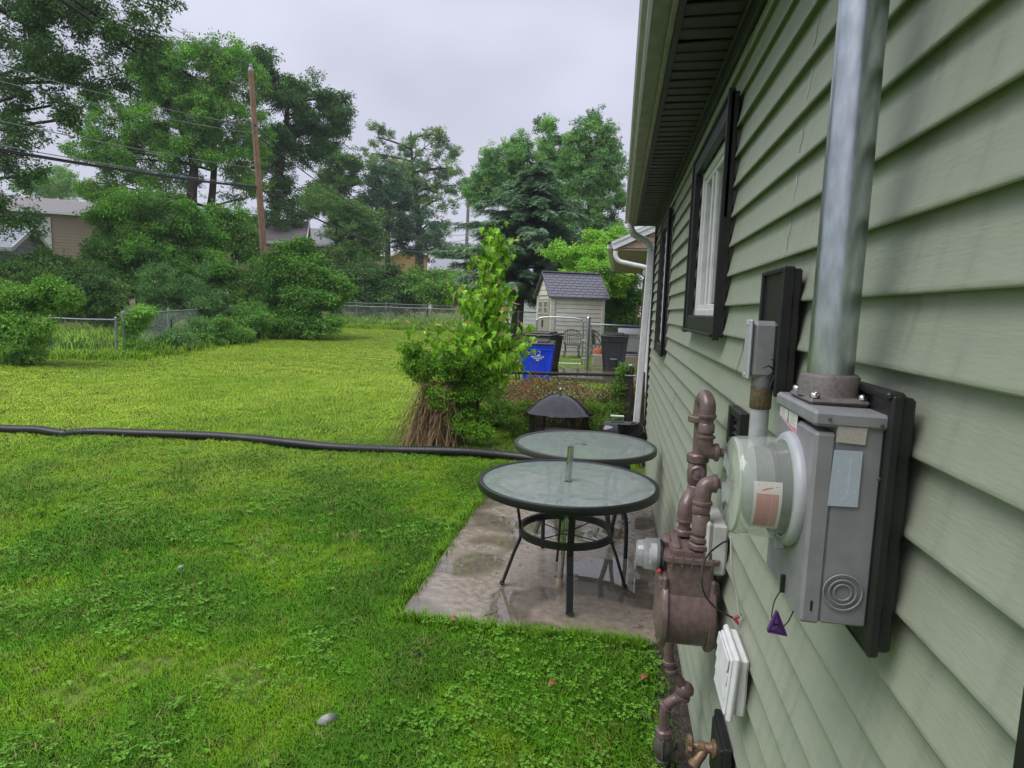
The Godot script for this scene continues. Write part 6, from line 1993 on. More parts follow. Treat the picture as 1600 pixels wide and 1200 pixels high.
func make_tables() -> void:
	var c1 := Vector3(-0.242, 0.014, -3.69)
	var t := make_table("patio_table", "nearer round glass patio table with black rim and umbrella tube through it", c1, 0.17, 0.528, 0.655, mats.black_metal, 0.275, 0.37)
	var rg := MB.new()
	rg.lathe([Vector2(0.262, 0.335), Vector2(0.282, 0.335), Vector2(0.282, 0.375), Vector2(0.262, 0.375), Vector2(0.262, 0.335)], Transform3D.IDENTITY, 56)
	obj("brace_ring", rg, mats.black_metal, t)
	var sp := MB.new()
	for i in 4:
		var a := i * PI / 2 + PI / 4
		var o := Vector3(sin(a), 0, cos(a))
		sp.tube([o * 0.27 + Vector3(0, 0.355, 0), o * 0.03 + Vector3(0, 0.34, 0)], 0.0035, 6)
	var hub := []
	for i in 21:
		var a := TAU * i / 20
		hub.append(Vector3(cos(a) * 0.03, 0.34, sin(a) * 0.03))
	sp.tube(hub, 0.0035, 6, false)
	obj("brace_rod", sp, mats.black_metal, t)
	var u := thing("umbrella_pole", "dull chrome umbrella tube standing through the nearer glass table", "pole", c1 + Vector3(0, -0.004, -0.02))
	var um := MB.new()
	um.tube([Vector3(-0.028, 0.0, 0), Vector3(0.006, 0.86, 0)], 0.019, 24)
	obj("tube", um, mats.chrome, u)
	var uf := MB.new()
	uf.lathe([Vector2(0.021, 0.0), Vector2(0.022, 0.05), Vector2(0.019, 0.055)], Transform3D(Basis.IDENTITY, Vector3(-0.028, 0, 0)), 20)
	obj("foot_cap", uf, mat(0.35, 0.30, 0.2, 0.6), u)
	var bz := worn(mat(0.055, 0.058, 0.052, 0.4), noise_tex(64, 0.04, 0.7, 1.0), Vector3(4, 4, 4))
	make_table("patio_table", "farther round pebbled glass patio table with bronze grey rim", Vector3(-0.20, 0.014, -4.80), 0.62, 0.535, 0.655, bz, 0.30, 0.40)
	var th := MB.new()
	th.lathe([Vector2(0.030, 0.664), Vector2(0.024, 0.665), Vector2(0.023, 0.640)], Transform3D(Basis.IDENTITY, Vector3(-0.20, 0.006, -4.80)), 20)
	var hole := MB.new()
	hole.lathe([Vector2(0.0, 0.6425), Vector2(0.023, 0.6425)], Transform3D(Basis.IDENTITY, Vector3(-0.20, 0.006, -4.80)), 20)
	var ho := obj("umbrella_hole_plug", hole, mats.black_metal)
	tag(ho, "dark plug in the umbrella hole of the farther glass table", "plug")
	# pale bent leg of a folded stand seen under the tables
	var st := MB.new()
	st.tube(smooth_path([Vector3(-0.02, 0.40, -4.28), Vector3(0.06, 0.38, -4.27), Vector3(0.12, 0.28, -4.26), Vector3(0.13, 0.012, -4.25)], 6), 0.014, 10)
	st.tube(smooth_path([Vector3(-0.32, 0.40, -4.32), Vector3(-0.40, 0.38, -4.31), Vector3(-0.44, 0.28, -4.30), Vector3(-0.44, 0.012, -4.30)], 6), 0.014, 10)
	st.tube([Vector3(-0.02, 0.40, -4.28), Vector3(-0.32, 0.40, -4.32)], 0.014, 10)
	var so := obj("bent_tube_stand", st, mats.black_metal)
	tag(so, "black bent tube stand under the edges of the two tables", "stand")

func make_fire_pit_and_grill() -> void:
	var t := thing("fire_pit", "round black fire pit with domed lid and mesh sides beyond the tables", "fire pit", Vector3(-0.665, 0.045, -7.90))
	var l := MB.new()
	l.lathe([Vector2(0.0, 0.595), Vector2(0.04, 0.594), Vector2(0.13, 0.572), Vector2(0.24, 0.515), Vector2(0.34, 0.440), Vector2(0.405, 0.388), Vector2(0.43, 0.374), Vector2(0.438, 0.366), Vector2(0.430, 0.360), Vector2(0.40, 0.372), Vector2(0.24, 0.500), Vector2(0.0, 0.585)], Transform3D.IDENTITY, 64, 0.3)
	obj("lid", l, mats.enamel, t)
	var k := MB.new()
	k.lathe([Vector2(0.012, 0.590), Vector2(0.010, 0.625), Vector2(0.018, 0.632), Vector2(0.018, 0.650), Vector2(0.012, 0.668), Vector2(0, 0.672)], Transform3D.IDENTITY, 14)
	obj("lid_knob", k, mats.galv, t)
	var hk := MB.new()
	hk.box(Vector3(0.01, 0.585, 0.055), Vector3(0.03, 0.018, 0.05), 0.004, Basis(Vector3.RIGHT, 0.3))
	obj("lid_bracket", hk, mats.black_metal, t)
	var w := MB.new()
	var nx := 88
	for i in nx:
		for s in 2:
			var pts := []
			for j in 5:
				var y := 0.06 + 0.30 * j / 4.0
				var a := TAU * (i + (j if s == 0 else -j) * 1.25) / nx
				pts.append(Vector3(sin(a) * 0.365, y, cos(a) * 0.365))
			w.tube(pts, 0.0022, 3, false)
	obj("mesh_side", w, worn(mat(0.035, 0.028, 0.020, 0.6), null, Vector3.ONE), t)
	var f := MB.new()
	for y in [0.06, 0.36]:
		f.lathe([Vector2(0.362, y - 0.012), Vector2(0.374, y - 0.012), Vector2(0.374, y + 0.012), Vector2(0.362, y + 0.012), Vector2(0.362, y - 0.012)], Transform3D.IDENTITY, 48)
	f.lathe([Vector2(0, 0.05), Vector2(0.2, 0.055), Vector2(0.36, 0.10)], Transform3D.IDENTITY, 40)
	obj("frame", f, mats.black_metal, t)
	for i in 4:
		var a := i * PI / 2 + 0.62
		var lg := MB.new()
		lg.bar(Vector3(sin(a) * 0.375, 0.365, cos(a) * 0.375), Vector3(sin(a) * 0.375, 0.0, cos(a) * 0.375), 0.03, 0.02, Vector3(sin(a), 0, cos(a)), 0.004)
		obj("leg", lg, mats.black_metal, t)
	# small black charcoal grill against the wall
	var g := thing("charcoal_grill", "small black portable charcoal grill with chrome handle against the wall", "grill", Vector3(0.105, 0.10, -7.12))
	var prof := PackedVector2Array()
	var lid := MB.new()
	var sec := []
	for i in 21:
		var u := lerpf(-1.0, 1.0, i / 20.0)
		var k2 := pow(1.0 - pow(absf(u), 3.2), 0.45) if absf(u) < 1.0 else 0.0
		var row := []
		for j in 13:
			var a := PI * j / 12
			row.append(Vector3(u * 0.262, 0.232 + sin(a) * 0.145 * (0.55 + 0.45 * k2) * minf(1.0, k2 * 1.3), -cos(a) * 0.16 * (0.5 + 0.5 * k2)))
		sec.append(row)
	var k0 := lid.v.size()
	for i in 21:
		for j in 13:
			var du: Vector3 = sec[mini(i + 1, 20)][j] - sec[maxi(i - 1, 0)][j]
			var dv: Vector3 = sec[i][mini(j + 1, 12)] - sec[i][maxi(j - 1, 0)]
			var nn := du.cross(dv)
			if nn.dot(sec[i][j] - Vector3(0, 0.2, 0)) < 0.0: nn = -nn
			lid.vert(sec[i][j], nn.normalized() if nn.length() > 1e-7 else Vector3.UP)
	for i in 20:
		for j in 12:
			var a := k0 + i * 13 + j
			lid.face(a, a + 1, a + 14); lid.face(a, a + 14, a + 13)
	obj("lid", lid, mats.enamel, g)
	var bw := MB.new()
	var poly := PackedVector2Array([Vector2(-0.262, 0.23), Vector2(-0.268, 0.222), Vector2(-0.25, 0.14), Vector2(-0.2, 0.085), Vector2(0.2, 0.085), Vector2(0.25, 0.14), Vector2(0.268, 0.222), Vector2(0.262, 0.23)])
	bw.extrude(poly, Transform3D.IDENTITY, 0.31)
	bw.box(Vector3(0, 0.2295, 0), Vector3(0.55, 0.012, 0.335), 0.005)
	obj("bowl", bw, mats.enamel, g)
	var hd := MB.new()
	hd.box(Vector3(-0.06, 0.425, 0.0), Vector3(0.15, 0.022, 0.03), 0.006)
	obj("handle", hd, mats.white, g)
	var hp := MB.new()
	for q in [-0.12, 0.0]: hp.tube([Vector3(q, 0.37, 0), Vector3(q, 0.42, 0)], 0.007, 8)
	obj("handle_post", hp, mats.chrome, g)
	for q in [[-0.2, -0.11], [0.2, -0.11], [-0.2, 0.11], [0.2, 0.11]]:
		var lg := MB.new()
		lg.tube([Vector3(q[0], 0.12, q[1]), Vector3(q[0] * 1.1, -0.10, q[1] * 1.1)], 0.009, 8)
		obj("leg", lg, mats.galv, g)

func make_hose() -> void:
	var key := [Vector3(-9.6, 0.052, -6.35), Vector3(-8.4, 0.052, -6.42), Vector3(-7.186,0.000,-6.411), Vector3(-6.672,0.000,-6.423), Vector3(-6.325,0.000,-6.421), Vector3(-6.122,0.000,-6.570), Vector3(-5.461,0.000,-6.594), Vector3(-4.725,0.000,-6.723), Vector3(-4.191,0.000,-6.786), Vector3(-3.628,0.000,-6.643), Vector3(-3.074,0.000,-6.615), Vector3(-2.370,0.000,-6.738), Vector3(-1.648,0.000,-6.802), Vector3(-1.147,0.000,-6.831), Vector3(-0.711,0.000,-6.751), Vector3(-0.45, 0.05, -6.62), Vector3(-0.05, 0.05, -6.62), Vector3(0.2, 0.05, -6.70)]
	for i in key.size(): key[i] = Vector3(key[i].x, 0.061 + 0.012 * sin(i * 2.2), key[i].z)
	key[4].y = 0.040
	var c := Curve3D.new()
	for i in key.size():
		var t: Vector3 = (key[mini(i + 1, key.size() - 1)] - key[maxi(i - 1, 0)]) / 6.0
		c.add_point(key[i], -t, t)
	var l := c.get_baked_length()
	var pts := []
	var rr := []
	var pitch := 0.031
	for i in int(l / pitch):
		for q in [[0.0, 0.041], [0.26, 0.041], [0.40, 0.058], [0.86, 0.058]]:
			pts.append(c.sample_baked((i + q[0]) * pitch))
			rr.append(q[1])
	var m := MB.new()
	m.tube(pts, rr, 14)
	var o := obj("drain_hose", m, mats.hose)
	tag(o, "long black corrugated drain hose lying across the lawn to the patio", "hose")

# ---------------------------------------------------------------- sapling, straw and vines
func make_sapling() -> void:
	var base := Vector3(-1.62, 0.0, -7.55)
	var t := thing("maple_sapling", "young maple sapling with bright yellow green leaves and orange new tips", "sapling", base)
	var leaves := [maple_leaf(0.118, 0.35), maple_leaf(0.10, 0.55), maple_leaf(0.088, 0.2)]
	var cols := []
	for c in [Color(0.19, 0.41, 0.022), Color(0.24, 0.48, 0.026), Color(0.15, 0.34, 0.022), Color(0.29, 0.52, 0.03)]:
		var lm := mat(c.r, c.g, c.b, 0.4)
		lm.backlight_enabled = true
		lm.backlight = Color(0.6, 0.6, 0.4)
		lm.cull_mode = BaseMaterial3D.CULL_DISABLED
		cols.append(lm)
	var young := mat(0.42, 0.27, 0.05, 0.4)
	young.backlight_enabled = true
	young.backlight = Color(0.6, 0.5, 0.3)
	var young2 := mat(0.34, 0.13, 0.04, 0.4)
	young2.backlight_enabled = true
	young2.backlight = Color(0.5, 0.4, 0.3)
	var tips := [Vector3(-1.484,2.675,-7.600), Vector3(-1.510,2.426,-7.500), Vector3(-1.286,2.500,-7.600), Vector3(-1.809,2.342,-7.600), Vector3(-1.568,2.232,-7.400), Vector3(-1.556,2.007,-7.300), Vector3(-2.037,1.972,-7.600), Vector3(-1.803,1.905,-7.300), Vector3(-1.514,1.808,-7.200), Vector3(-1.526,2.143,-7.700), Vector3(-2.011,1.478,-7.200), Vector3(-2.406,1.403,-7.600), Vector3(-1.722,1.526,-7.100), Vector3(-1.244,1.932,-7.600), Vector3(-1.284,1.686,-7.300), Vector3(-1.020,1.434,-7.500), Vector3(-0.945,1.321,-7.200), Vector3(-1.568,1.319,-7.000), Vector3(-1.331,1.393,-7.200), Vector3(-1.140,1.219,-7.200), Vector3(-1.903,1.744,-7.500), Vector3(-1.428,1.530,-7.700), Vector3(-2.204,1.239,-7.400), Vector3(-1.734,1.716,-7.800), Vector3(-1.330,1.976,-7.300), Vector3(-2.319,1.123,-7.600), Vector3(-1.093,1.546,-7.300), Vector3(-1.013,1.182,-7.300), Vector3(-1.904,1.302,-7.100), Vector3(-0.902,1.392,-7.300), Vector3(-1.137,1.751,-7.400), Vector3(-2.463,1.497,-7.400)]
	var m := MB.new()
	var top: Vector3 = tips[0]
	var stem := [Vector3.ZERO, Vector3(-1.629,0.751,-7.550) - base, Vector3(-1.575,1.374,-7.550) - base, Vector3(-1.523,1.983,-7.550) - base, top - base]
	var sp := smooth_path(stem, 5)
	var rr := []
	for i in sp.size(): rr.append(lerpf(0.022, 0.004, float(i) / (sp.size() - 1)))
	m.tube(sp, rr, 7, false)
	rng.seed = 77
	var count := 0
	var xs := []
	var cs := []
	for ti in tips.size():
		var tip: Vector3 = tips[ti] - base
		var from: Vector3 = sp[0]
		var bd := 1e9
		for q in sp:
			var dd: float = absf((tip.y - q.y) - 0.42 * Vector2(tip.x - q.x, tip.z - q.z).length() - 0.12)
			if dd < bd:
				bd = dd; from = q
		var mid := from.lerp(tip, 0.5) + Vector3(0, -0.03, 0.0)
		var br := bez(from, mid, tip, 8)
		if ti > 0: m.tube(br, [0.008, 0.008, 0.007, 0.006, 0.006, 0.005, 0.004, 0.003, 0.002], 5, false)
		var blen := (tip - from).length()
		var n := int(clampf(blen * 14.0, 7, 10))
		for i in n:
			var u := lerpf(0.22 if ti > 0 else 0.0, 1.0, pow(float(i) / (n - 1), 0.9))
			var p: Vector3 = br[int(u * 8)].lerp(br[mini(int(u * 8) + 1, 8)], fposmod(u * 8, 1.0))
			if ti == 0: p = tip + Vector3(rnd(-0.05, 0.05), -rnd(0, 0.5), rnd(-0.05, 0.05))
			var out := Vector3(rng.randfn(), 0, rng.randfn() * 0.8 + 0.35).normalized()
			var young_leaf := i >= n - 2
			var s := rnd(0.75, 1.2) * (0.62 if young_leaf else 1.0)
			p += out * rnd(0.02, 0.09)
			var z := (out + Vector3(0, rnd(0.05, 0.7), 0)).normalized()
			if young_leaf and i >= n - 2: z = (out + Vector3(0, 1.2, 0)).normalized()
			var x := Vector3.UP.cross(z).normalized()
			var bs := Basis(x, z.cross(x), z) * Basis(Vector3.BACK, rnd(-0.5, 0.5))
			if i >= n - 1 : bs = bs * Basis(Vector3.RIGHT, 1.6)
			var mt: Material = cols[rng.randi() % 4]
			if i >= n - 1: mt = young if rng.randf() < 0.6 else young2
			var lf := obj("leaf", leaves[rng.randi() % 3], mt, t)
			lf.transform = Transform3D(bs.scaled_local(Vector3.ONE * s), p)
			count += 1
			# the darker, smaller ones further in are not told apart
			for k in 5:
				var q := p.lerp(from, rnd(0.0, 0.7)) + Vector3(rng.randfn() * 0.06, rng.randfn() * 0.06 - 0.02, rng.randfn() * 0.06 - 0.04)
				var z2 := Vector3(rng.randfn(), rnd(0, 1.0), rng.randfn() + 0.3).normalized()
				var x2 := Vector3.UP.cross(z2).normalized()
				xs.append(Transform3D(Basis(x2, z2.cross(x2), z2).scaled_local(Vector3.ONE * rnd(0.55, 0.95)), q))
				var g := rnd(0.7, 1.25)
				cs.append(Color(0.19 * g, 0.42 * g, 0.022 * g))
	obj("stem", m, mats.bark, t)
	many("inner_leaves", leaves[0], xs, cs, mats.leaf, t).set_meta("kind", "stuff")
	# small leaved shrub tangled round its foot
	var s_small := spray(31, 30, 0.15, 0.055, 0.026)
	tree("leafy_shrub", "dark small leaved shrub tangled round the foot of the maple sapling", [Vector3(-1.78, 0, -7.5), Vector3(-1.959,0.740,-7.500), Vector3(-2.010,1.204,-7.500)], 0.03, 0.012,
		[[Vector3(-2.310,0.942,-7.500),Vector3(0.19,0.20,0.19),13], [Vector3(-2.016,0.737,-7.500),Vector3(0.25,0.23,0.24),17], [Vector3(-1.725,0.907,-7.500),Vector3(0.19,0.17,0.18),9], [Vector3(-1.693,0.582,-7.500),Vector3(0.19,0.20,0.19),10], [Vector3(-2.046,0.467,-7.400),Vector3(0.17,0.17,0.17),7], [Vector3(-1.788,0.279,-7.400),Vector3(0.20,0.12,0.17),9], [Vector3(-2.442,1.093,-7.500),Vector3(0.06,0.12,0.09),4], [Vector3(-2.488,0.910,-7.500),Vector3(0.05,0.06,0.05),2], [Vector3(-1.488,0.880,-7.500),Vector3(0.08,0.14,0.10),3], [Vector3(-1.545,0.234,-7.300),Vector3(0.14,0.07,0.11),4], [Vector3(-1.875,1.069,-7.300),Vector3(0.14,0.12,0.13),6]],
		13, 0.055, s_small, 0.62, Color(0.10, 0.23, 0.024), Color(0.19, 0.38, 0.034), mats.leaf)
	# dead grass drooping like a skirt to the left
	var st := MB.new()
	rng.seed = 12
	for i in 1900:
		var a := rnd(-PI, PI)
		var c0 := Vector3(-2.094,0.639,-7.500) + Vector3(rnd(-0.20, 0.22), rnd(-0.38, 0.16), rnd(-0.2, 0.2))
		var e := Vector3(c0.x + rng.randfn() * 0.13 - 0.05, rnd(0.0, 0.04), c0.z + rng.randfn() * 0.17 + 0.08)
		if i % 4 == 0: e.x -= rnd(0.04, 0.20)
		if i % 5 == 0: e.y = c0.y - rnd(0.05, 0.3)
		if i % 9 == 0: e = c0 + Vector3(rng.randfn() * 0.22, rnd(-0.15, 0.08), rng.randfn() * 0.2)
		e.y = maxf(e.y, 0.01)
		var mid := c0.lerp(e, 0.5) + Vector3(rng.randfn() * 0.07 - 0.02, rnd(-0.02, 0.08), rng.randfn() * 0.07)
		var w := rnd(0.0015, 0.004)
		var pts := bez(c0, mid, e, 5)
		var side := Vector3(cos(a), 0, sin(a)) * w
		for j in 5:
			st.quad(pts[j] - side, pts[j] + side, pts[j + 1] + side, pts[j + 1] - side)
	var dg := obj("dried_grass_clump", st, worn(mat(0.32, 0.205, 0.10, 0.85), noise_tex(65, 0.05, 0.12, 1.1, 4), Vector3(14, 1.5, 14)))
	tag(dg, "dried brown grass clump drooping below the sapling on its lawn side", "dried grass")
	# a pale stake leaning in it
	var sk := MB.new()
	sk.bar(Vector3(-2.105,1.029,-7.400), Vector3(-1.984,1.175,-7.350), 0.02, 0.012, Vector3.UP, 0.002)
	var so := obj("pale_stake", sk, mats.white)
	tag(so, "short pale stake sticking out among the sapling leaves", "stake")

func make_vine_bed() -> void:
	# heap of fading vines and brush behind the fire pit
	var xs := []
	var cs := []
	rng.seed = 91
	var s_v := spray(41, 30, 0.13, 0.050, 0.024)
	for i in 6000:
		var x := rnd(-2.25, 0.30)
		var z := -8.62 - 2.6 * pow(rng.randf(), 1.2)
		var env := 0.40 + 0.22 * sin(x * 2.1 + 1.0) * sin(z * 1.3) + 0.06 * (x + 1.0)
		var y := maxf(0.02, env * pow(rng.randf(), 0.6) * (1.0 if z > -10.4 else 0.7))
		xs.append(Transform3D(Basis.from_euler(Vector3(rnd(-0.6, 0.6), rnd(0, TAU), rnd(-0.6, 0.6))).scaled(Vector3.ONE * rnd(0.55, 1.0)), Vector3(x, y, z)))
		var k := rnd(0.7, 1.25)
		var q := rng.randf()
		var c := Color(0.270, 0.236, 0.094)
		if q < 0.34: c = Color(0.167, 0.207, 0.061)
		elif q < 0.46: c = Color(0.414, 0.391, 0.253)
		elif q < 0.56: c = Color(0.299, 0.172, 0.083)
		if x < -1.1 and q > 0.74: c = Color(0.40, 0.19, 0.10)
		if x > -0.2 and z < -9.4 and q < 0.16: c = Color(0.552, 0.575, 0.484)
		if x > -0.75 and x < 0.3 and z < -10.6: c = Color(0.437, 0.218, 0.121).lerp(c, rng.randf())
		cs.append(Color(c.r * k, c.g * k, c.b * k))
	var v := many("brush_heap", s_v, xs, cs, mats.dry)
	tag(v, "heap of fading vines, dead leaves and brush behind the dark rail fence", "brush")
	v.set_meta("kind", "stuff")
	# bare twigs sticking out of it
	var tw := MB.new()
	for i in 90:
		var p := Vector3(rnd(-2.0, 0.25), rnd(0.15, 0.5), rnd(-10.6, -8.7))
		var d := Vector3(rng.randfn(), rnd(-0.1, 0.9), rng.randfn() * 0.5).normalized() * rnd(0.25, 0.8)
		tw.tube(bez(p, p + d * 0.5 + Vector3(0, 0.06, 0), p + d + Vector3(0, -0.05, 0), 4), [0.006, 0.005, 0.004, 0.003, 0.0015], 4, false)
	var to := obj("dead_twigs", tw, worn(mat(0.20, 0.12, 0.07, 0.9), noise_tex(66, 0.05, 0.5, 1.0), Vector3(5, 5, 5)))
	tag(to, "dead brown twigs poking up from the brush heap", "twigs")
	to.set_meta("kind", "stuff")
	# green weeds in front of it, round the fire pit
	var s_w := spray(42, 30, 0.13, 0.07, 0.018)
	var spots := [["weedy_bush", "feathery green weeds at the left of the fire pit", Vector3(-1.28, 0, -8.1), [[Vector3(-1.28, 0.18, -8.15), Vector3(0.20, 0.16, 0.2), 9], [Vector3(-1.15, 0.34, -8.35), Vector3(0.16, 0.18, 0.15), 7], [Vector3(-1.42, 0.3, -8.4), Vector3(0.16, 0.16, 0.15), 6]]],
		["weedy_bush", "reddish green weeds between the sapling and the fire pit", Vector3(-1.75, 0, -8.4), [[Vector3(-1.75, 0.22, -8.4), Vector3(0.22, 0.2, 0.2), 8], [Vector3(-1.6, 0.42, -8.6), Vector3(0.2, 0.18, 0.15), 6]]],
		["weedy_bush", "green weeds and twigs at the right of the fire pit by the grill", Vector3(-0.1, 0, -8.2), [[Vector3(-0.12, 0.2, -8.2), Vector3(0.16, 0.18, 0.14), 7], [Vector3(0.02, 0.3, -8.3), Vector3(0.12, 0.2, 0.12), 6], [Vector3(-0.2, 0.38, -8.35), Vector3(0.14, 0.1, 0.12), 4]]],
		["vine_bush", "green vine climbing the mesh beside the dark wooden post", Vector3(0.08, 0, -8.46), [[Vector3(0.08, 0.5, -8.46), Vector3(0.06, 0.36, 0.05), 8], [Vector3(0.10, 0.9, -8.47), Vector3(0.06, 0.06, 0.05), 3], [Vector3(0.0, 0.15, -8.4), Vector3(0.14, 0.14, 0.1), 4]]]]
	for s in spots:
		tree(s[0], s[1], [s[2], s[2] + Vector3(0.02, 0.15, 0), s[2] + Vector3(0.0, 0.3, 0)], 0.008, 0.004, s[3], 9, 0.05, s_w, 0.62, Color(0.115, 0.230, 0.044), Color(0.218, 0.368, 0.055), mats.leaf)

# ---------------------------------------------------------------- the neighbour's yard
func wheeled_bin(called: String, label: String, at: Vector3, turn: float, body: Material, lid: Material, h: float, group := "") -> Node3D:
	var t := thing(called, label, "bin", at, turn, group)
	var m := MB.new()
	var w0 := 0.24
	var w1 := 0.33
	var b: Array[Vector3] = []
	var c: Array[Vector3] = []
	for k in [[-1, 1], [1, 1], [1, -1], [-1, -1]]:
		b.append(Vector3(k[0] * w0, 0.06, k[1] * w0 * 1.05)); c.append(Vector3(k[0] * w1, h * 0.86, k[1] * w1 * 1.1))
	for i in 4:
		var j := (i + 1) % 4
		m.quad(b[i], b[j], c[j], c[i], (b[i] + b[j]) * Vector3(1, 0, 1))
	m.quad(b[0], b[1], b[2], b[3], Vector3.DOWN)
	# bevel posts at the corners, rim band and a recessed bar panel
	for i in 4: m.tube([b[i], c[i]], 0.022, 8)
	m.box(Vector3(0, h * 0.86, 0), Vector3(w1 * 2 + 0.05, 0.07, w1 * 2.2 + 0.05), 0.015)
	m.box(Vector3(0, h * 0.80, w1 * 1.1), Vector3(w1 * 2 - 0.02, 0.06, 0.03), 0.01)
	for s in [-1.0, 1.0]: m.bar(Vector3(s * w1 * 0.55, h * 0.76, w1 * 1.06), Vector3(s * w0 * 0.5, 0.1, w0 * 1.08), 0.03, 0.02, Vector3.BACK, 0.004)
	obj("body", m, body, t)
	var l := MB.new()
	l.box(Vector3(0, h * 0.915, 0.01), Vector3(w1 * 2 + 0.07, 0.045, w1 * 2.2 + 0.09), 0.018, Basis(Vector3.RIGHT, 0.04))
	l.box(Vector3(0, h * 0.95, -0.02), Vector3(w1 * 1.5, 0.05, w1 * 1.6), 0.022, Basis(Vector3.RIGHT, 0.04))
	l.tube([Vector3(-w1 * 0.9, h * 0.93, -w1 * 1.2), Vector3(w1 * 0.9, h * 0.93, -w1 * 1.2)], 0.02, 8)
	obj("lid", l, lid, t)
	for s in [-1.0, 1.0]:
		var w := MB.new()
		w.lathe([Vector2(0, -0.025), Vector2(0.10, -0.025), Vector2(0.125, -0.015), Vector2(0.125, 0.015), Vector2(0.10, 0.025), Vector2(0, 0.025)], along(Vector3(s * (w0 + 0.03), 0.125, -w0 * 0.95), Vector3.RIGHT), 20)
		obj("wheel", w, mats.black_metal, t)
	return t

func make_next_yard() -> void:
	var plastic := noise_tex(67, 0.03, 0.8, 1.0)
	var blue := worn(mat(0.012, 0.07, 0.95, 0.4), plastic, Vector3(2, 2, 2))
	var dark := worn(mat(0.022, 0.027, 0.025, 0.45), plastic, Vector3(2, 2, 2))
	var grey := worn(mat(0.050, 0.055, 0.066, 0.45), plastic, Vector3(2, 2, 2))
	var bb := wheeled_bin("recycling_bin", "bright blue wheeled recycling bin with white recycling mark and black lid", Vector3(-1.655,0.000,-13.529), 0.06, blue, dark, 1.08)
	var mk := MB.new()
	var o := Vector3(0.02, 0.70, 0.352)
	for i in 3:
		var pts := []
		for j in 7:
			var a := i * TAU / 3 + j * 0.26 + 0.3
			pts.append(o + Vector3(cos(a) * 0.055, 0.08 + sin(a) * 0.055, 0.004))
		mk.tube(pts, [0.012, 0.012, 0.012, 0.012, 0.022, 0.014, 0.002], 5)
	for r in [[0.0, 0.27, 0.026], [-0.035, 0.17, 0.022], [-0.07, 0.06, 0.03]]:
		var x := -float(r[1]) / 2
		while x < r[1] / 2:
			mk.box(o + Vector3(x + 0.012, r[0] + 0.005, 0.002), Vector3(0.016, r[2], 0.005), 0.001)
			x += 0.023
	obj("recycling_mark", mk, mats.white, bb)
	wheeled_bin("refuse_bin", "black wheeled bin standing just behind the blue recycling bin", Vector3(-1.740,0.010,-15.430) + Vector3(-0.02, 0, -0.15), -0.28, dark, dark, 1.18)
	var gb := wheeled_bin("refuse_bin", "dark grey wheeled bin in front of the galvanized fence by the tan house", Vector3(-0.061,0.056,-17.344), -0.03, grey, dark, 1.10)
	var gl := MB.new()
	gl.box(Vector3(0.0, 0.30, 0.300), Vector3(0.16, 0.22, 0.06), 0.012)
	for i in 5: gl.box(Vector3(-0.14 + i * 0.07, 0.885, 0.385), Vector3(0.05, 0.03, 0.02), 0.004)
	obj("front_recess", gl, mat(0.02, 0.022, 0.026, 0.6), gb)
	var gh := MB.new()
	gh.box(Vector3(0, 0.40, 0.335), Vector3(0.18, 0.022, 0.02), 0.006)
	obj("grab_bar", gh, mats.light_grey, gb)
	# galvanized gate and fence
	var zf := -17.9
	var e := rise(zf)
	var gp := Vector3(-0.806,0.023,-17.900)
	var pf := thing("galvanized_fence", "galvanized chain link fence between the gate post and the tan house", "fence")
	var ph := 1.40
	var x1 := Vector3(0.649,1.323,-17.900).x
	var p1 := MB.new()
	p1.tube([Vector3(gp.x, -0.1, zf), Vector3(gp.x, e + ph, zf)], 0.055, 14)
	p1.lathe([Vector2(0.062, -0.02), Vector2(0.062, 0.03), Vector2(0.04, 0.07), Vector2(0, 0.085)], Transform3D(Basis.IDENTITY, Vector3(gp.x, e + ph, zf)), 14)
	obj("post", p1, mats.galv, pf)
	var p2 := MB.new()
	p2.tube([Vector3(x1, -0.1, zf), Vector3(x1, e + 1.30, zf)], 0.03, 10)
	obj("post", p2, mats.galv, pf)
	var rl := MB.new()
	rl.tube([Vector3(gp.x, e + 1.26, zf), Vector3(x1, e + 1.26, zf)], 0.024, 10)
	for y in [0.2, 0.6, 0.85, 1.1]: rl.lathe([Vector2(0.06, -0.015), Vector2(0.064, 0), Vector2(0.06, 0.015)], Transform3D(Basis.IDENTITY, Vector3(gp.x, e + y, zf)), 14)
	rl.tube([Vector3(gp.x + 0.09, e + 0.05, zf), Vector3(gp.x + 0.09, e + 1.24, zf)], 0.012, 6)
	obj("top_rail", rl, mats.galv, pf)
	var wm := MB.new()
	lattice(wm, Vector3(gp.x, e + 0.03, zf), Vector3(x1, e + 0.03, zf), 1.22, 0.085, 0.003)
	obj("wire_mesh", wm, mats.wire_mesh, pf).set_meta("kind", "stuff")
	var gt := thing("garden_gate", "galvanized pipe gate with rounded corners left of the tall gate post", "gate", Vector3(gp.x - 0.14, e, zf))
	var fr := MB.new()
	var gw := 1.30
	fr.tube(smooth_path([Vector3(0, 0.12, 0), Vector3(0, 1.2, 0), Vector3(-0.03, 1.33, 0), Vector3(-0.16, 1.40, 0), Vector3(-gw / 2, 1.42, 0), Vector3(-gw + 0.16, 1.40, 0), Vector3(-gw + 0.03, 1.33, 0), Vector3(-gw, 1.2, 0), Vector3(-gw, 0.12, 0)], 6), 0.026, 10)
	fr.tube([Vector3(0, 0.14, 0), Vector3(-gw, 0.14, 0)], 0.024, 10)
	obj("frame", fr, mats.galv, gt)
	var gm := MB.new()
	lattice(gm, Vector3(-gw, 0.14, 0), Vector3(0, 0.14, 0), 1.22, 0.085, 0.003)
	obj("wire_mesh", gm, mats.wire_mesh, gt).set_meta("kind", "stuff")
	var gla := MB.new()
	gla.box(Vector3(0.05, 0.80, 0.02), Vector3(0.16, 0.05, 0.05), 0.01)
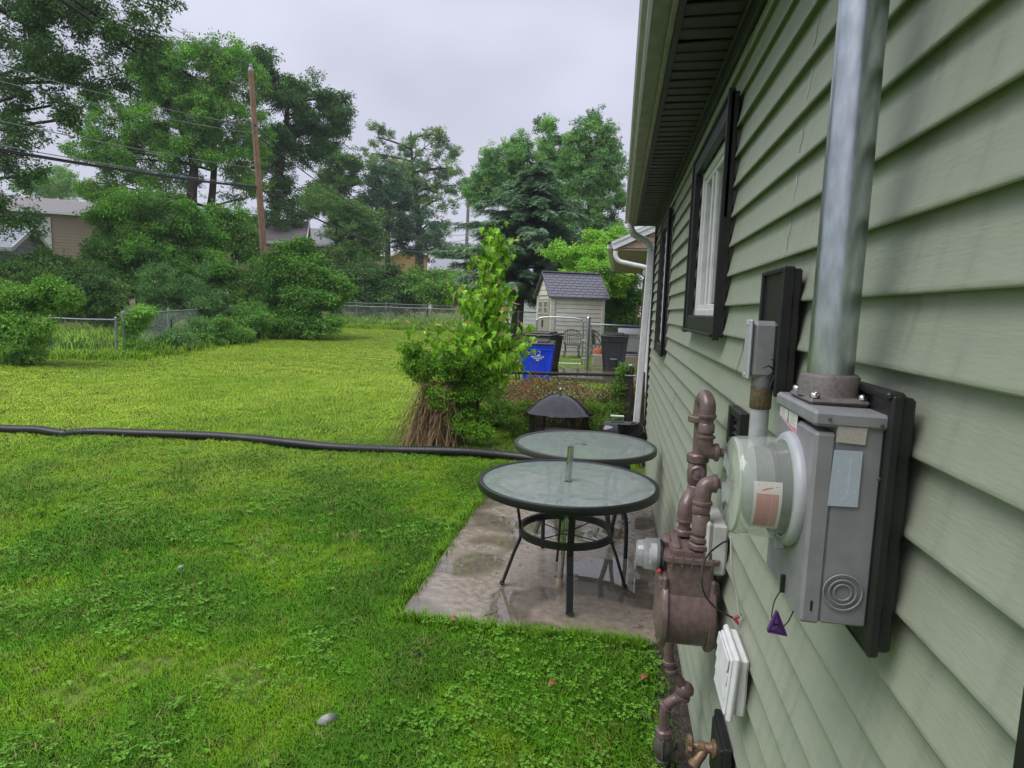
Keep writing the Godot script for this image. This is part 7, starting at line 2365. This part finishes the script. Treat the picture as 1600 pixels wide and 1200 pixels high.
	gla.box(Vector3(0.05, 0.30, 0.02), Vector3(0.12, 0.05, 0.05), 0.01)
	obj("latch", gla, mats.galv, gt)
	# wrought iron chairs
	var ch := iron_chair("patio_chair", "black wrought iron chair with slatted back seen through the gate", Vector3(-1.440,0.142,-20.929), 0.15)
	var c2 := ch.duplicate()
	c2.name = numbered("patio_chair")
	add_child(c2)
	c2.position = Vector3(-0.601,0.152,-21.330) + Vector3(0.05, 0, -0.2)
	c2.rotation.y = 1.35
	c2.set_meta("label", "black wrought iron chair turned sideways behind the fence beside the grey bin")
	make_shed()
	# low step, kettle like steel grill, orange pot
	var st := MB.new()
	st.box(Vector3(0.101,0.272,-19.500) + Vector3(0, -0.02, 0), Vector3(1.55, 0.34, 1.0), 0.015)
	var so := obj("concrete_step", st, mats_step())
	tag(so, "low concrete step behind the fence at the foot of the tan house", "step")
	var sg := thing("gas_grill", "pale grey covered grill standing behind the fence beyond the grey bin", "grill", Vector3(0.371,0.489,-19.300))
	var s1 := MB.new()
	s1.box(Vector3(0, 0.28, 0), Vector3(0.62, 0.46, 0.4), 0.02)
	obj("cabinet", s1, mats.light_grey, sg)
	var s2 := MB.new()
	s2.lathe([Vector2(0, -0.36), Vector2(0.22, -0.36), Vector2(0.22, 0.36), Vector2(0, 0.36)], Transform3D(Basis(Vector3.BACK, PI / 2), Vector3(0, 0.52, 0)), 24)
	obj("hood", s2, mats.light_grey, sg)
	var s3 := MB.new()
	s3.box(Vector3(0, 0.56, 0.23), Vector3(0.4, 0.025, 0.03), 0.006)
	obj("handle", s3, mats.galv, sg)
	var po := thing("orange_ornament", "small orange pumpkin shaped ornament beside the concrete step", "ornament", Vector3(-0.531,0.366,-19.400))
	var pm := MB.new()
	for i in 9:
		var a := TAU * i / 9
		pm.lathe([Vector2(0.0, 0.0), Vector2(0.05, 0.02), Vector2(0.075, 0.12), Vector2(0.05, 0.22), Vector2(0.0, 0.235)], Transform3D(Basis.IDENTITY, Vector3(cos(a) * 0.08, 0, sin(a) * 0.08)), 10)
	obj("body", pm, mat(0.55, 0.10, 0.015, 0.5), po)
	var ps := MB.new()
	ps.tube([Vector3(0, 0.2, 0), Vector3(0.02, 0.3, 0)], 0.02, 6)
	obj("stem", ps, mats.bark, po)
	# side table behind the sapling's right branch
	var tb := thing("side_table", "low dark metal side table on the grass left of the blue bin", "side table", Vector3(-2.610,0.000,-14.802))
	var t1 := MB.new()
	t1.box(Vector3(0, 0.42, 0), Vector3(0.75, 0.035, 0.5), 0.008)
	obj("top", t1, mats.black_metal, tb)
	for k in [[-1, -1], [1, -1], [1, 1], [-1, 1]]:
		var lg := MB.new()
		lg.tube([Vector3(k[0] * 0.30, 0.41, k[1] * 0.2), Vector3(k[0] * 0.36, 0.0, k[1] * 0.23)], 0.014, 6)
		obj("leg", lg, mats.black_metal, tb)
	# blue tarp and wooden trellis by the far end of the tan house
	var tr := thing("garden_trellis", "small weathered wooden trellis leaning at the corner of the tan house", "trellis", Vector3(0.772,0.168,-22.000))
	for i in 3:
		var up := MB.new()
		up.box(Vector3(-0.16 + i * 0.16, 0.9, 0), Vector3(0.035, 1.8, 0.03), 0.004)
		obj("upright", up, mats.pole_wood, tr)
	for i in 6:
		var rg := MB.new()
		rg.box(Vector3(0, 0.25 + i * 0.28, 0.032), Vector3(0.42, 0.035, 0.03), 0.004)
		obj("rung", rg, mats.pole_wood, tr)
	var ta := MB.new()
	rng.seed = 55
	var nx := 10
	for j in 9:
		for i in nx:
			var u := float(i) / (nx - 1)
			ta.vert(Vector3(-0.25 + 0.5 * u, 1.05 * (1 - j / 8.0) + 0.06 * sin(u * 9 + j), 0.10 * sin(u * 14.0 + j * 0.7) + 0.12 * j / 8.0), Vector3(0.4 * cos(u * 14.0 + j * 0.7), 0.2, 1).normalized())
	for j in 8:
		for i in nx - 1:
			var a := j * nx + i
			ta.face(a, a + 1, a + nx + 1); ta.face(a, a + nx + 1, a + nx)
	var to := obj("blue_tarp", ta, mat(0.012, 0.03, 0.22, 0.5))
	to.position = Vector3(0.468,0.192,-23.000)
	tag(to, "crumpled blue tarp hanging in the dark shrub beside the trellis", "tarp")

func mats_step() -> Material:
	return worn(mat(0.40, 0.36, 0.30, 0.8), noise_tex(68, 0.04, 0.7, 1.0), Vector3(2, 2, 2))

func iron_chair(called: String, label: String, at: Vector3, turn: float) -> Node3D:
	var t := thing(called, label, "chair", at, turn, "wrought iron patio chairs")
	var s := MB.new()
	s.box(Vector3(0, 0.44, 0), Vector3(0.50, 0.02, 0.48), 0.006)
	for i in 7: s.box(Vector3(-0.21 + i * 0.07, 0.452, 0), Vector3(0.035, 0.01, 0.46), 0.002)
	obj("seat", s, mats.black_metal, t)
	for k in [[-1, -1], [1, -1], [1, 1], [-1, 1]]:
		var l := MB.new()
		l.tube(smooth_path([Vector3(k[0] * 0.23, 0.44, k[1] * 0.22), Vector3(k[0] * 0.21, 0.25, k[1] * 0.21), Vector3(k[0] * 0.27, 0.0, k[1] * 0.27)], 4), 0.016, 6)
		obj("leg", l, mats.black_metal, t)
	var b := MB.new()
	b.tube(smooth_path([Vector3(-0.26, 0.44, 0.1), Vector3(-0.28, 0.66, 0.0), Vector3(-0.27, 0.80, -0.16), Vector3(-0.15, 0.90, -0.25), Vector3(0, 0.93, -0.27), Vector3(0.15, 0.90, -0.25), Vector3(0.27, 0.80, -0.16), Vector3(0.28, 0.66, 0.0), Vector3(0.26, 0.44, 0.1)], 5), 0.018, 6)
	b.tube(smooth_path([Vector3(-0.25, 0.70, -0.14), Vector3(0, 0.74, -0.26), Vector3(0.25, 0.70, -0.14)], 5), 0.012, 6)
	for i in 7:
		var x := -0.21 + i * 0.07
		b.tube([Vector3(x, 0.45, -0.22), Vector3(x, 0.915 - 1.0 * x * x, -0.27 + 0.5 * x * x)], 0.010, 5)
	obj("backrest", b, mats.black_metal, t)
	return t

func make_shed() -> void:
	var at := Vector3(-2.211,2.190,-21.500)
	at.y = rise(-22)
	var eave := Vector3(-2.211,2.190,-21.500).y - at.y
	var t := thing("garden_shed", "cream resin garden shed with dark shingled roof and paned double doors", "shed", at, 0.36)
	var cream := worn(mat(0.66, 0.65, 0.60, 0.6), noise_tex(69, 0.02, 0.86, 1.0, 5, 256, 0.03), Vector3(0.6, 0.6, 0.6))
	var L := 1.86
	var W := 2.1
	# local frame: +z is the long side that faces the yard, -x the gable with the doors; origin at their corner
	var sl := MB.new()
	sl.box(Vector3(L / 2, eave / 2, -0.03), Vector3(L, eave, 0.05), 0.005)
	sl.box(Vector3(L / 2, eave / 2, -W + 0.03), Vector3(L, eave, 0.05), 0.005)
	sl.box(Vector3(L - 0.03, eave / 2, -W / 2), Vector3(0.05, eave, W - 0.1), 0.005)
	sl.box(Vector3(0.03, eave / 2, -W / 2), Vector3(0.05, eave, W - 0.1), 0.005)
	obj("wall", sl, cream, t)
	var bd := MB.new()
	var n := 14
	for i in n:
		bd.box(Vector3(L / 2 + 0.02, (i + 0.5) * eave / n, 0.006), Vector3(L - 0.26, eave / n - 0.008, 0.03), 0.006, Basis(Vector3.RIGHT, -0.09))
	obj("siding", bd, cream, t).set_meta("kind", "stuff")
	var cn := MB.new()
	for x in [0.06, L - 0.06]: cn.box(Vector3(x, eave / 2, 0.012), Vector3(0.12, eave, 0.05), 0.012)
	cn.box(Vector3(-0.002, eave / 2, -0.07), Vector3(0.05, eave, 0.12), 0.01)
	cn.box(Vector3(-0.002, eave / 2, -W + 0.07), Vector3(0.05, eave, 0.12), 0.01)
	for i in 12: cn.box(Vector3(0.015, (i + 0.5) * eave / 12, 0.03), Vector3(0.14, eave / 14, 0.03), 0.008)
	obj("corner_post", cn, cream, t)
	var rh := 0.78
	var g := MB.new()
	for x in [0.02, L - 0.02]:
		g.extrude(PackedVector2Array([Vector2(0.0, eave), Vector2(W, eave), Vector2(W / 2, eave + rh)]), Transform3D(Basis(Vector3.UP, PI / 2), Vector3(x, 0, 0)), 0.05)
	for i in 4:
		var w := W * (1.0 - (i * 0.18 + 0.18) / rh)
		if w > 0.1: g.box(Vector3(-0.012, eave + 0.09 + i * 0.18, -W / 2), Vector3(0.025, 0.165, w), 0.006, Basis(Vector3.BACK, -0.08))
	obj("gable", g, cream, t)
	var rm := worn(mat(0.115, 0.12, 0.14, 0.38), noise_tex(70, 0.05, 0.6, 1.0), Vector3(1.5, 1.5, 1.5))
	var r := MB.new()
	var rows := 9
	var o := 0.10
	for s in 2:
		for i in rows:
			var u0 := float(i) / rows
			var e0 := Vector3(L / 2, lerpf(eave - o * 0.74 + 0.02, eave + rh + 0.03, u0), lerpf(o, -W / 2, u0))
			var e1 := Vector3(L / 2, lerpf(eave - o * 0.74 + 0.02, eave + rh + 0.03, u0 + 1.1 / rows), lerpf(o, -W / 2, u0 + 1.1 / rows))
			if s == 1:
				e0.z = -W - e0.z; e1.z = -W - e1.z
			var k := 0
			var x := -0.13 - 0.12 * (i % 2)
			while x < L + 0.1:
				var wd := minf(0.236, L + 0.13 - x)
				var xx := maxf(x, -0.13)
				wd -= xx - x
				r.bar(e0 + Vector3(xx + wd / 2 - L / 2, 0.012, 0), e1 + Vector3(xx + wd / 2 - L / 2, -0.004, 0), wd - 0.008, 0.016, Vector3(0, 1, 0.7 if s == 0 else -0.7), 0.003)
				x += 0.24
	var ro := obj("roof", r, rm, t)
	var rd := MB.new()
	rd.bar(Vector3(-0.14, eave + rh + 0.045, -W / 2), Vector3(L + 0.14, eave + rh + 0.045, -W / 2), 0.16, 0.05, Vector3.UP, 0.015)
	for x in [-0.125, L + 0.125]:
		for s in [0.0, 1.0]:
			rd.bar(Vector3(x, eave - o * 0.74, o if s == 0.0 else -W - o), Vector3(x, eave + rh + 0.03, -W / 2), 0.03, 0.07, Vector3.UP, 0.006)
	rd.bar(Vector3(-0.13, eave - 0.075, o + 0.015), Vector3(L + 0.13, eave - 0.075, o + 0.015), 0.03, 0.06, Vector3.UP, 0.006)
	obj("ridge_cap", rd, rm, t)
	var dm := worn(mat(0.37, 0.345, 0.275, 0.6), noise_tex(73, 0.03, 0.8, 1.0), Vector3(1, 1, 1))
	for s in 2:
		var d := Node3D.new()
		d.name = "door"
		t.add_child(d, true)
		var zc := -W / 2 + (0.40 if s == 0 else -0.40)
		var dd := MB.new()
		dd.box(Vector3(-0.012, eave * 0.48, zc), Vector3(0.04, eave * 0.93, 0.78), 0.008)
		dd.box(Vector3(-0.034, eave * 0.30, zc), Vector3(0.012, eave * 0.45, 0.56), 0.006)
		obj("panel", dd, dm, d)
		var wy := eave - 0.42
		var wf := MB.new()
		for q in [-1.0, 1.0]:
			wf.box(Vector3(-0.040, wy, zc + q * 0.28), Vector3(0.03, 0.46, 0.05), 0.006)
			wf.box(Vector3(-0.040, wy + q * 0.21, zc), Vector3(0.03, 0.05, 0.51), 0.006)
		for q in [-1.0, 1.0]: wf.box(Vector3(-0.038, wy, zc + q * 0.09), Vector3(0.024, 0.37, 0.03), 0.004)
		wf.box(Vector3(-0.038, wy, zc), Vector3(0.022, 0.03, 0.51), 0.004)
		obj("window_frame", wf, mats.offwhite, d)
		var pn := MB.new()
		pn.box(Vector3(-0.034, wy, zc), Vector3(0.006, 0.40, 0.52))
		obj("pane", pn, mat(0.04, 0.042, 0.04, 0.1), d)
		var hd := MB.new()
		hd.box(Vector3(-0.05, eave * 0.52, -W / 2 + (0.06 if s == 0 else -0.06)), Vector3(0.03, 0.26, 0.035), 0.008)
		obj("handle", hd, mats.black_metal, d)

# ---------------------------------------------------------------- odds and ends
func pebble(called: String, label: String, at: Vector3, s: Vector3, m: Material, turn: float) -> void:
	var b := MB.new()
	rng.seed = int(at.x * 1000) + 999
	var pr := []
	for i in 7:
		var a := PI * i / 6
		pr.append(Vector2(sin(a) * rnd(0.85, 1.05) if i > 0 and i < 6 else 0.0, -cos(a)))
	b.lathe(pr, Transform3D(Basis.from_euler(Vector3(0.15, turn, 0.1)).scaled_local(s), Vector3.ZERO), 9, 0.2)
	var o := obj(called, b, m)
	o.position = at
	tag(o, label, "stone" if called == "stone" else "leaf")

func make_small_things() -> void:
	var st := worn(mat(0.40, 0.40, 0.40, 0.7), noise_tex(74, 0.06, 0.6, 1.0), Vector3(12, 12, 12))
	pebble("stone", "pale flat stone half sunk in the grass at the bottom of the lawn", Vector3(-1.051,0.000,-2.216) + Vector3(0, 0.03, 0), Vector3(0.045, 0.018, 0.025), st, 0.6)
	pebble("stone", "small grey stone in the bare patch nearer the patio", Vector3(-0.858,0.000,-2.744) + Vector3(0, 0.022, 0), Vector3(0.035, 0.012, 0.025), mats.iron, 0.2)
	pebble("stone", "small pale chip of stone in the middle of the near lawn", Vector3(-2.551,0.000,-3.375) + Vector3(0, 0.035, 0), Vector3(0.02, 0.012, 0.015), st, 1.1)
	pebble("stone", "grey sliver of stone on the soil beside the gas riser", Vector3(0.204,-0.000,-2.522) + Vector3(0, 0.012, 0), Vector3(0.012, 0.008, 0.045), st, 0.9)
	# brown leaves
	var lm := mat(0.22, 0.075, 0.03, 0.6)
	for q in [[Vector3(-0.220,0.000,-2.600), "curled rust brown leaf lying in the weeds below the patio"], [Vector3(-0.779,0.000,-3.067), "small brown leaf on the grass at the edge of the patio"], [Vector3(0.180,0.000,-2.736), "orange brown leaf on the soil near the wall"]]:
		var b := MB.new()
		for i in 6:
			var u0 := i / 6.0
			var u1 := (i + 1) / 6.0
			var w0 := sin(u0 * PI) * 0.016
			var w1 := sin(u1 * PI) * 0.016
			for s in [-1.0, 1.0]:
				b.quad(Vector3(u0 * 0.05, 0.012 * sin(u0 * 3), 0), Vector3(u1 * 0.05, 0.012 * sin(u1 * 3), 0), Vector3(u1 * 0.05, 0.012 * sin(u1 * 3) + w1 * 0.5, s * w1), Vector3(u0 * 0.05, 0.012 * sin(u0 * 3) + w0 * 0.5, s * w0), Vector3.UP)
		var o := obj("dead_leaf", b, lm)
		o.position = q[0] + Vector3(0, 0.045, 0)
		o.rotation.y = 0.7
		tag(o, q[1], "leaf")
	# litter of twigs and crumbs on the wet slab
	var tw := MB.new()
	rng.seed = 33
	for i in 90:
		var p := Vector3(rnd(-0.95, 0.30), 0.016, rnd(-5.2, -3.25))
		if i % 3 == 0: p = Vector3(rnd(0.16, 0.34), 0.016, rnd(-5.0, -3.3))
		var a := rnd(0, TAU)
		var l := rnd(0.003, 0.022) if i % 5 else rnd(0.04, 0.10)
		tw.tube([p, p + Vector3(cos(a), 0.02, sin(a)) * l * 0.5 + Vector3(0, 0.003, 0), p + Vector3(cos(a + 0.3), 0.0, sin(a + 0.3)) * l], rnd(0.0008, 0.0022), 4)
	var lo := obj("litter", tw, mat(0.045, 0.028, 0.018, 0.8))
	tag(lo, "twigs and dark crumbs scattered on the wet patio", "litter")
	lo.set_meta("kind", "stuff")
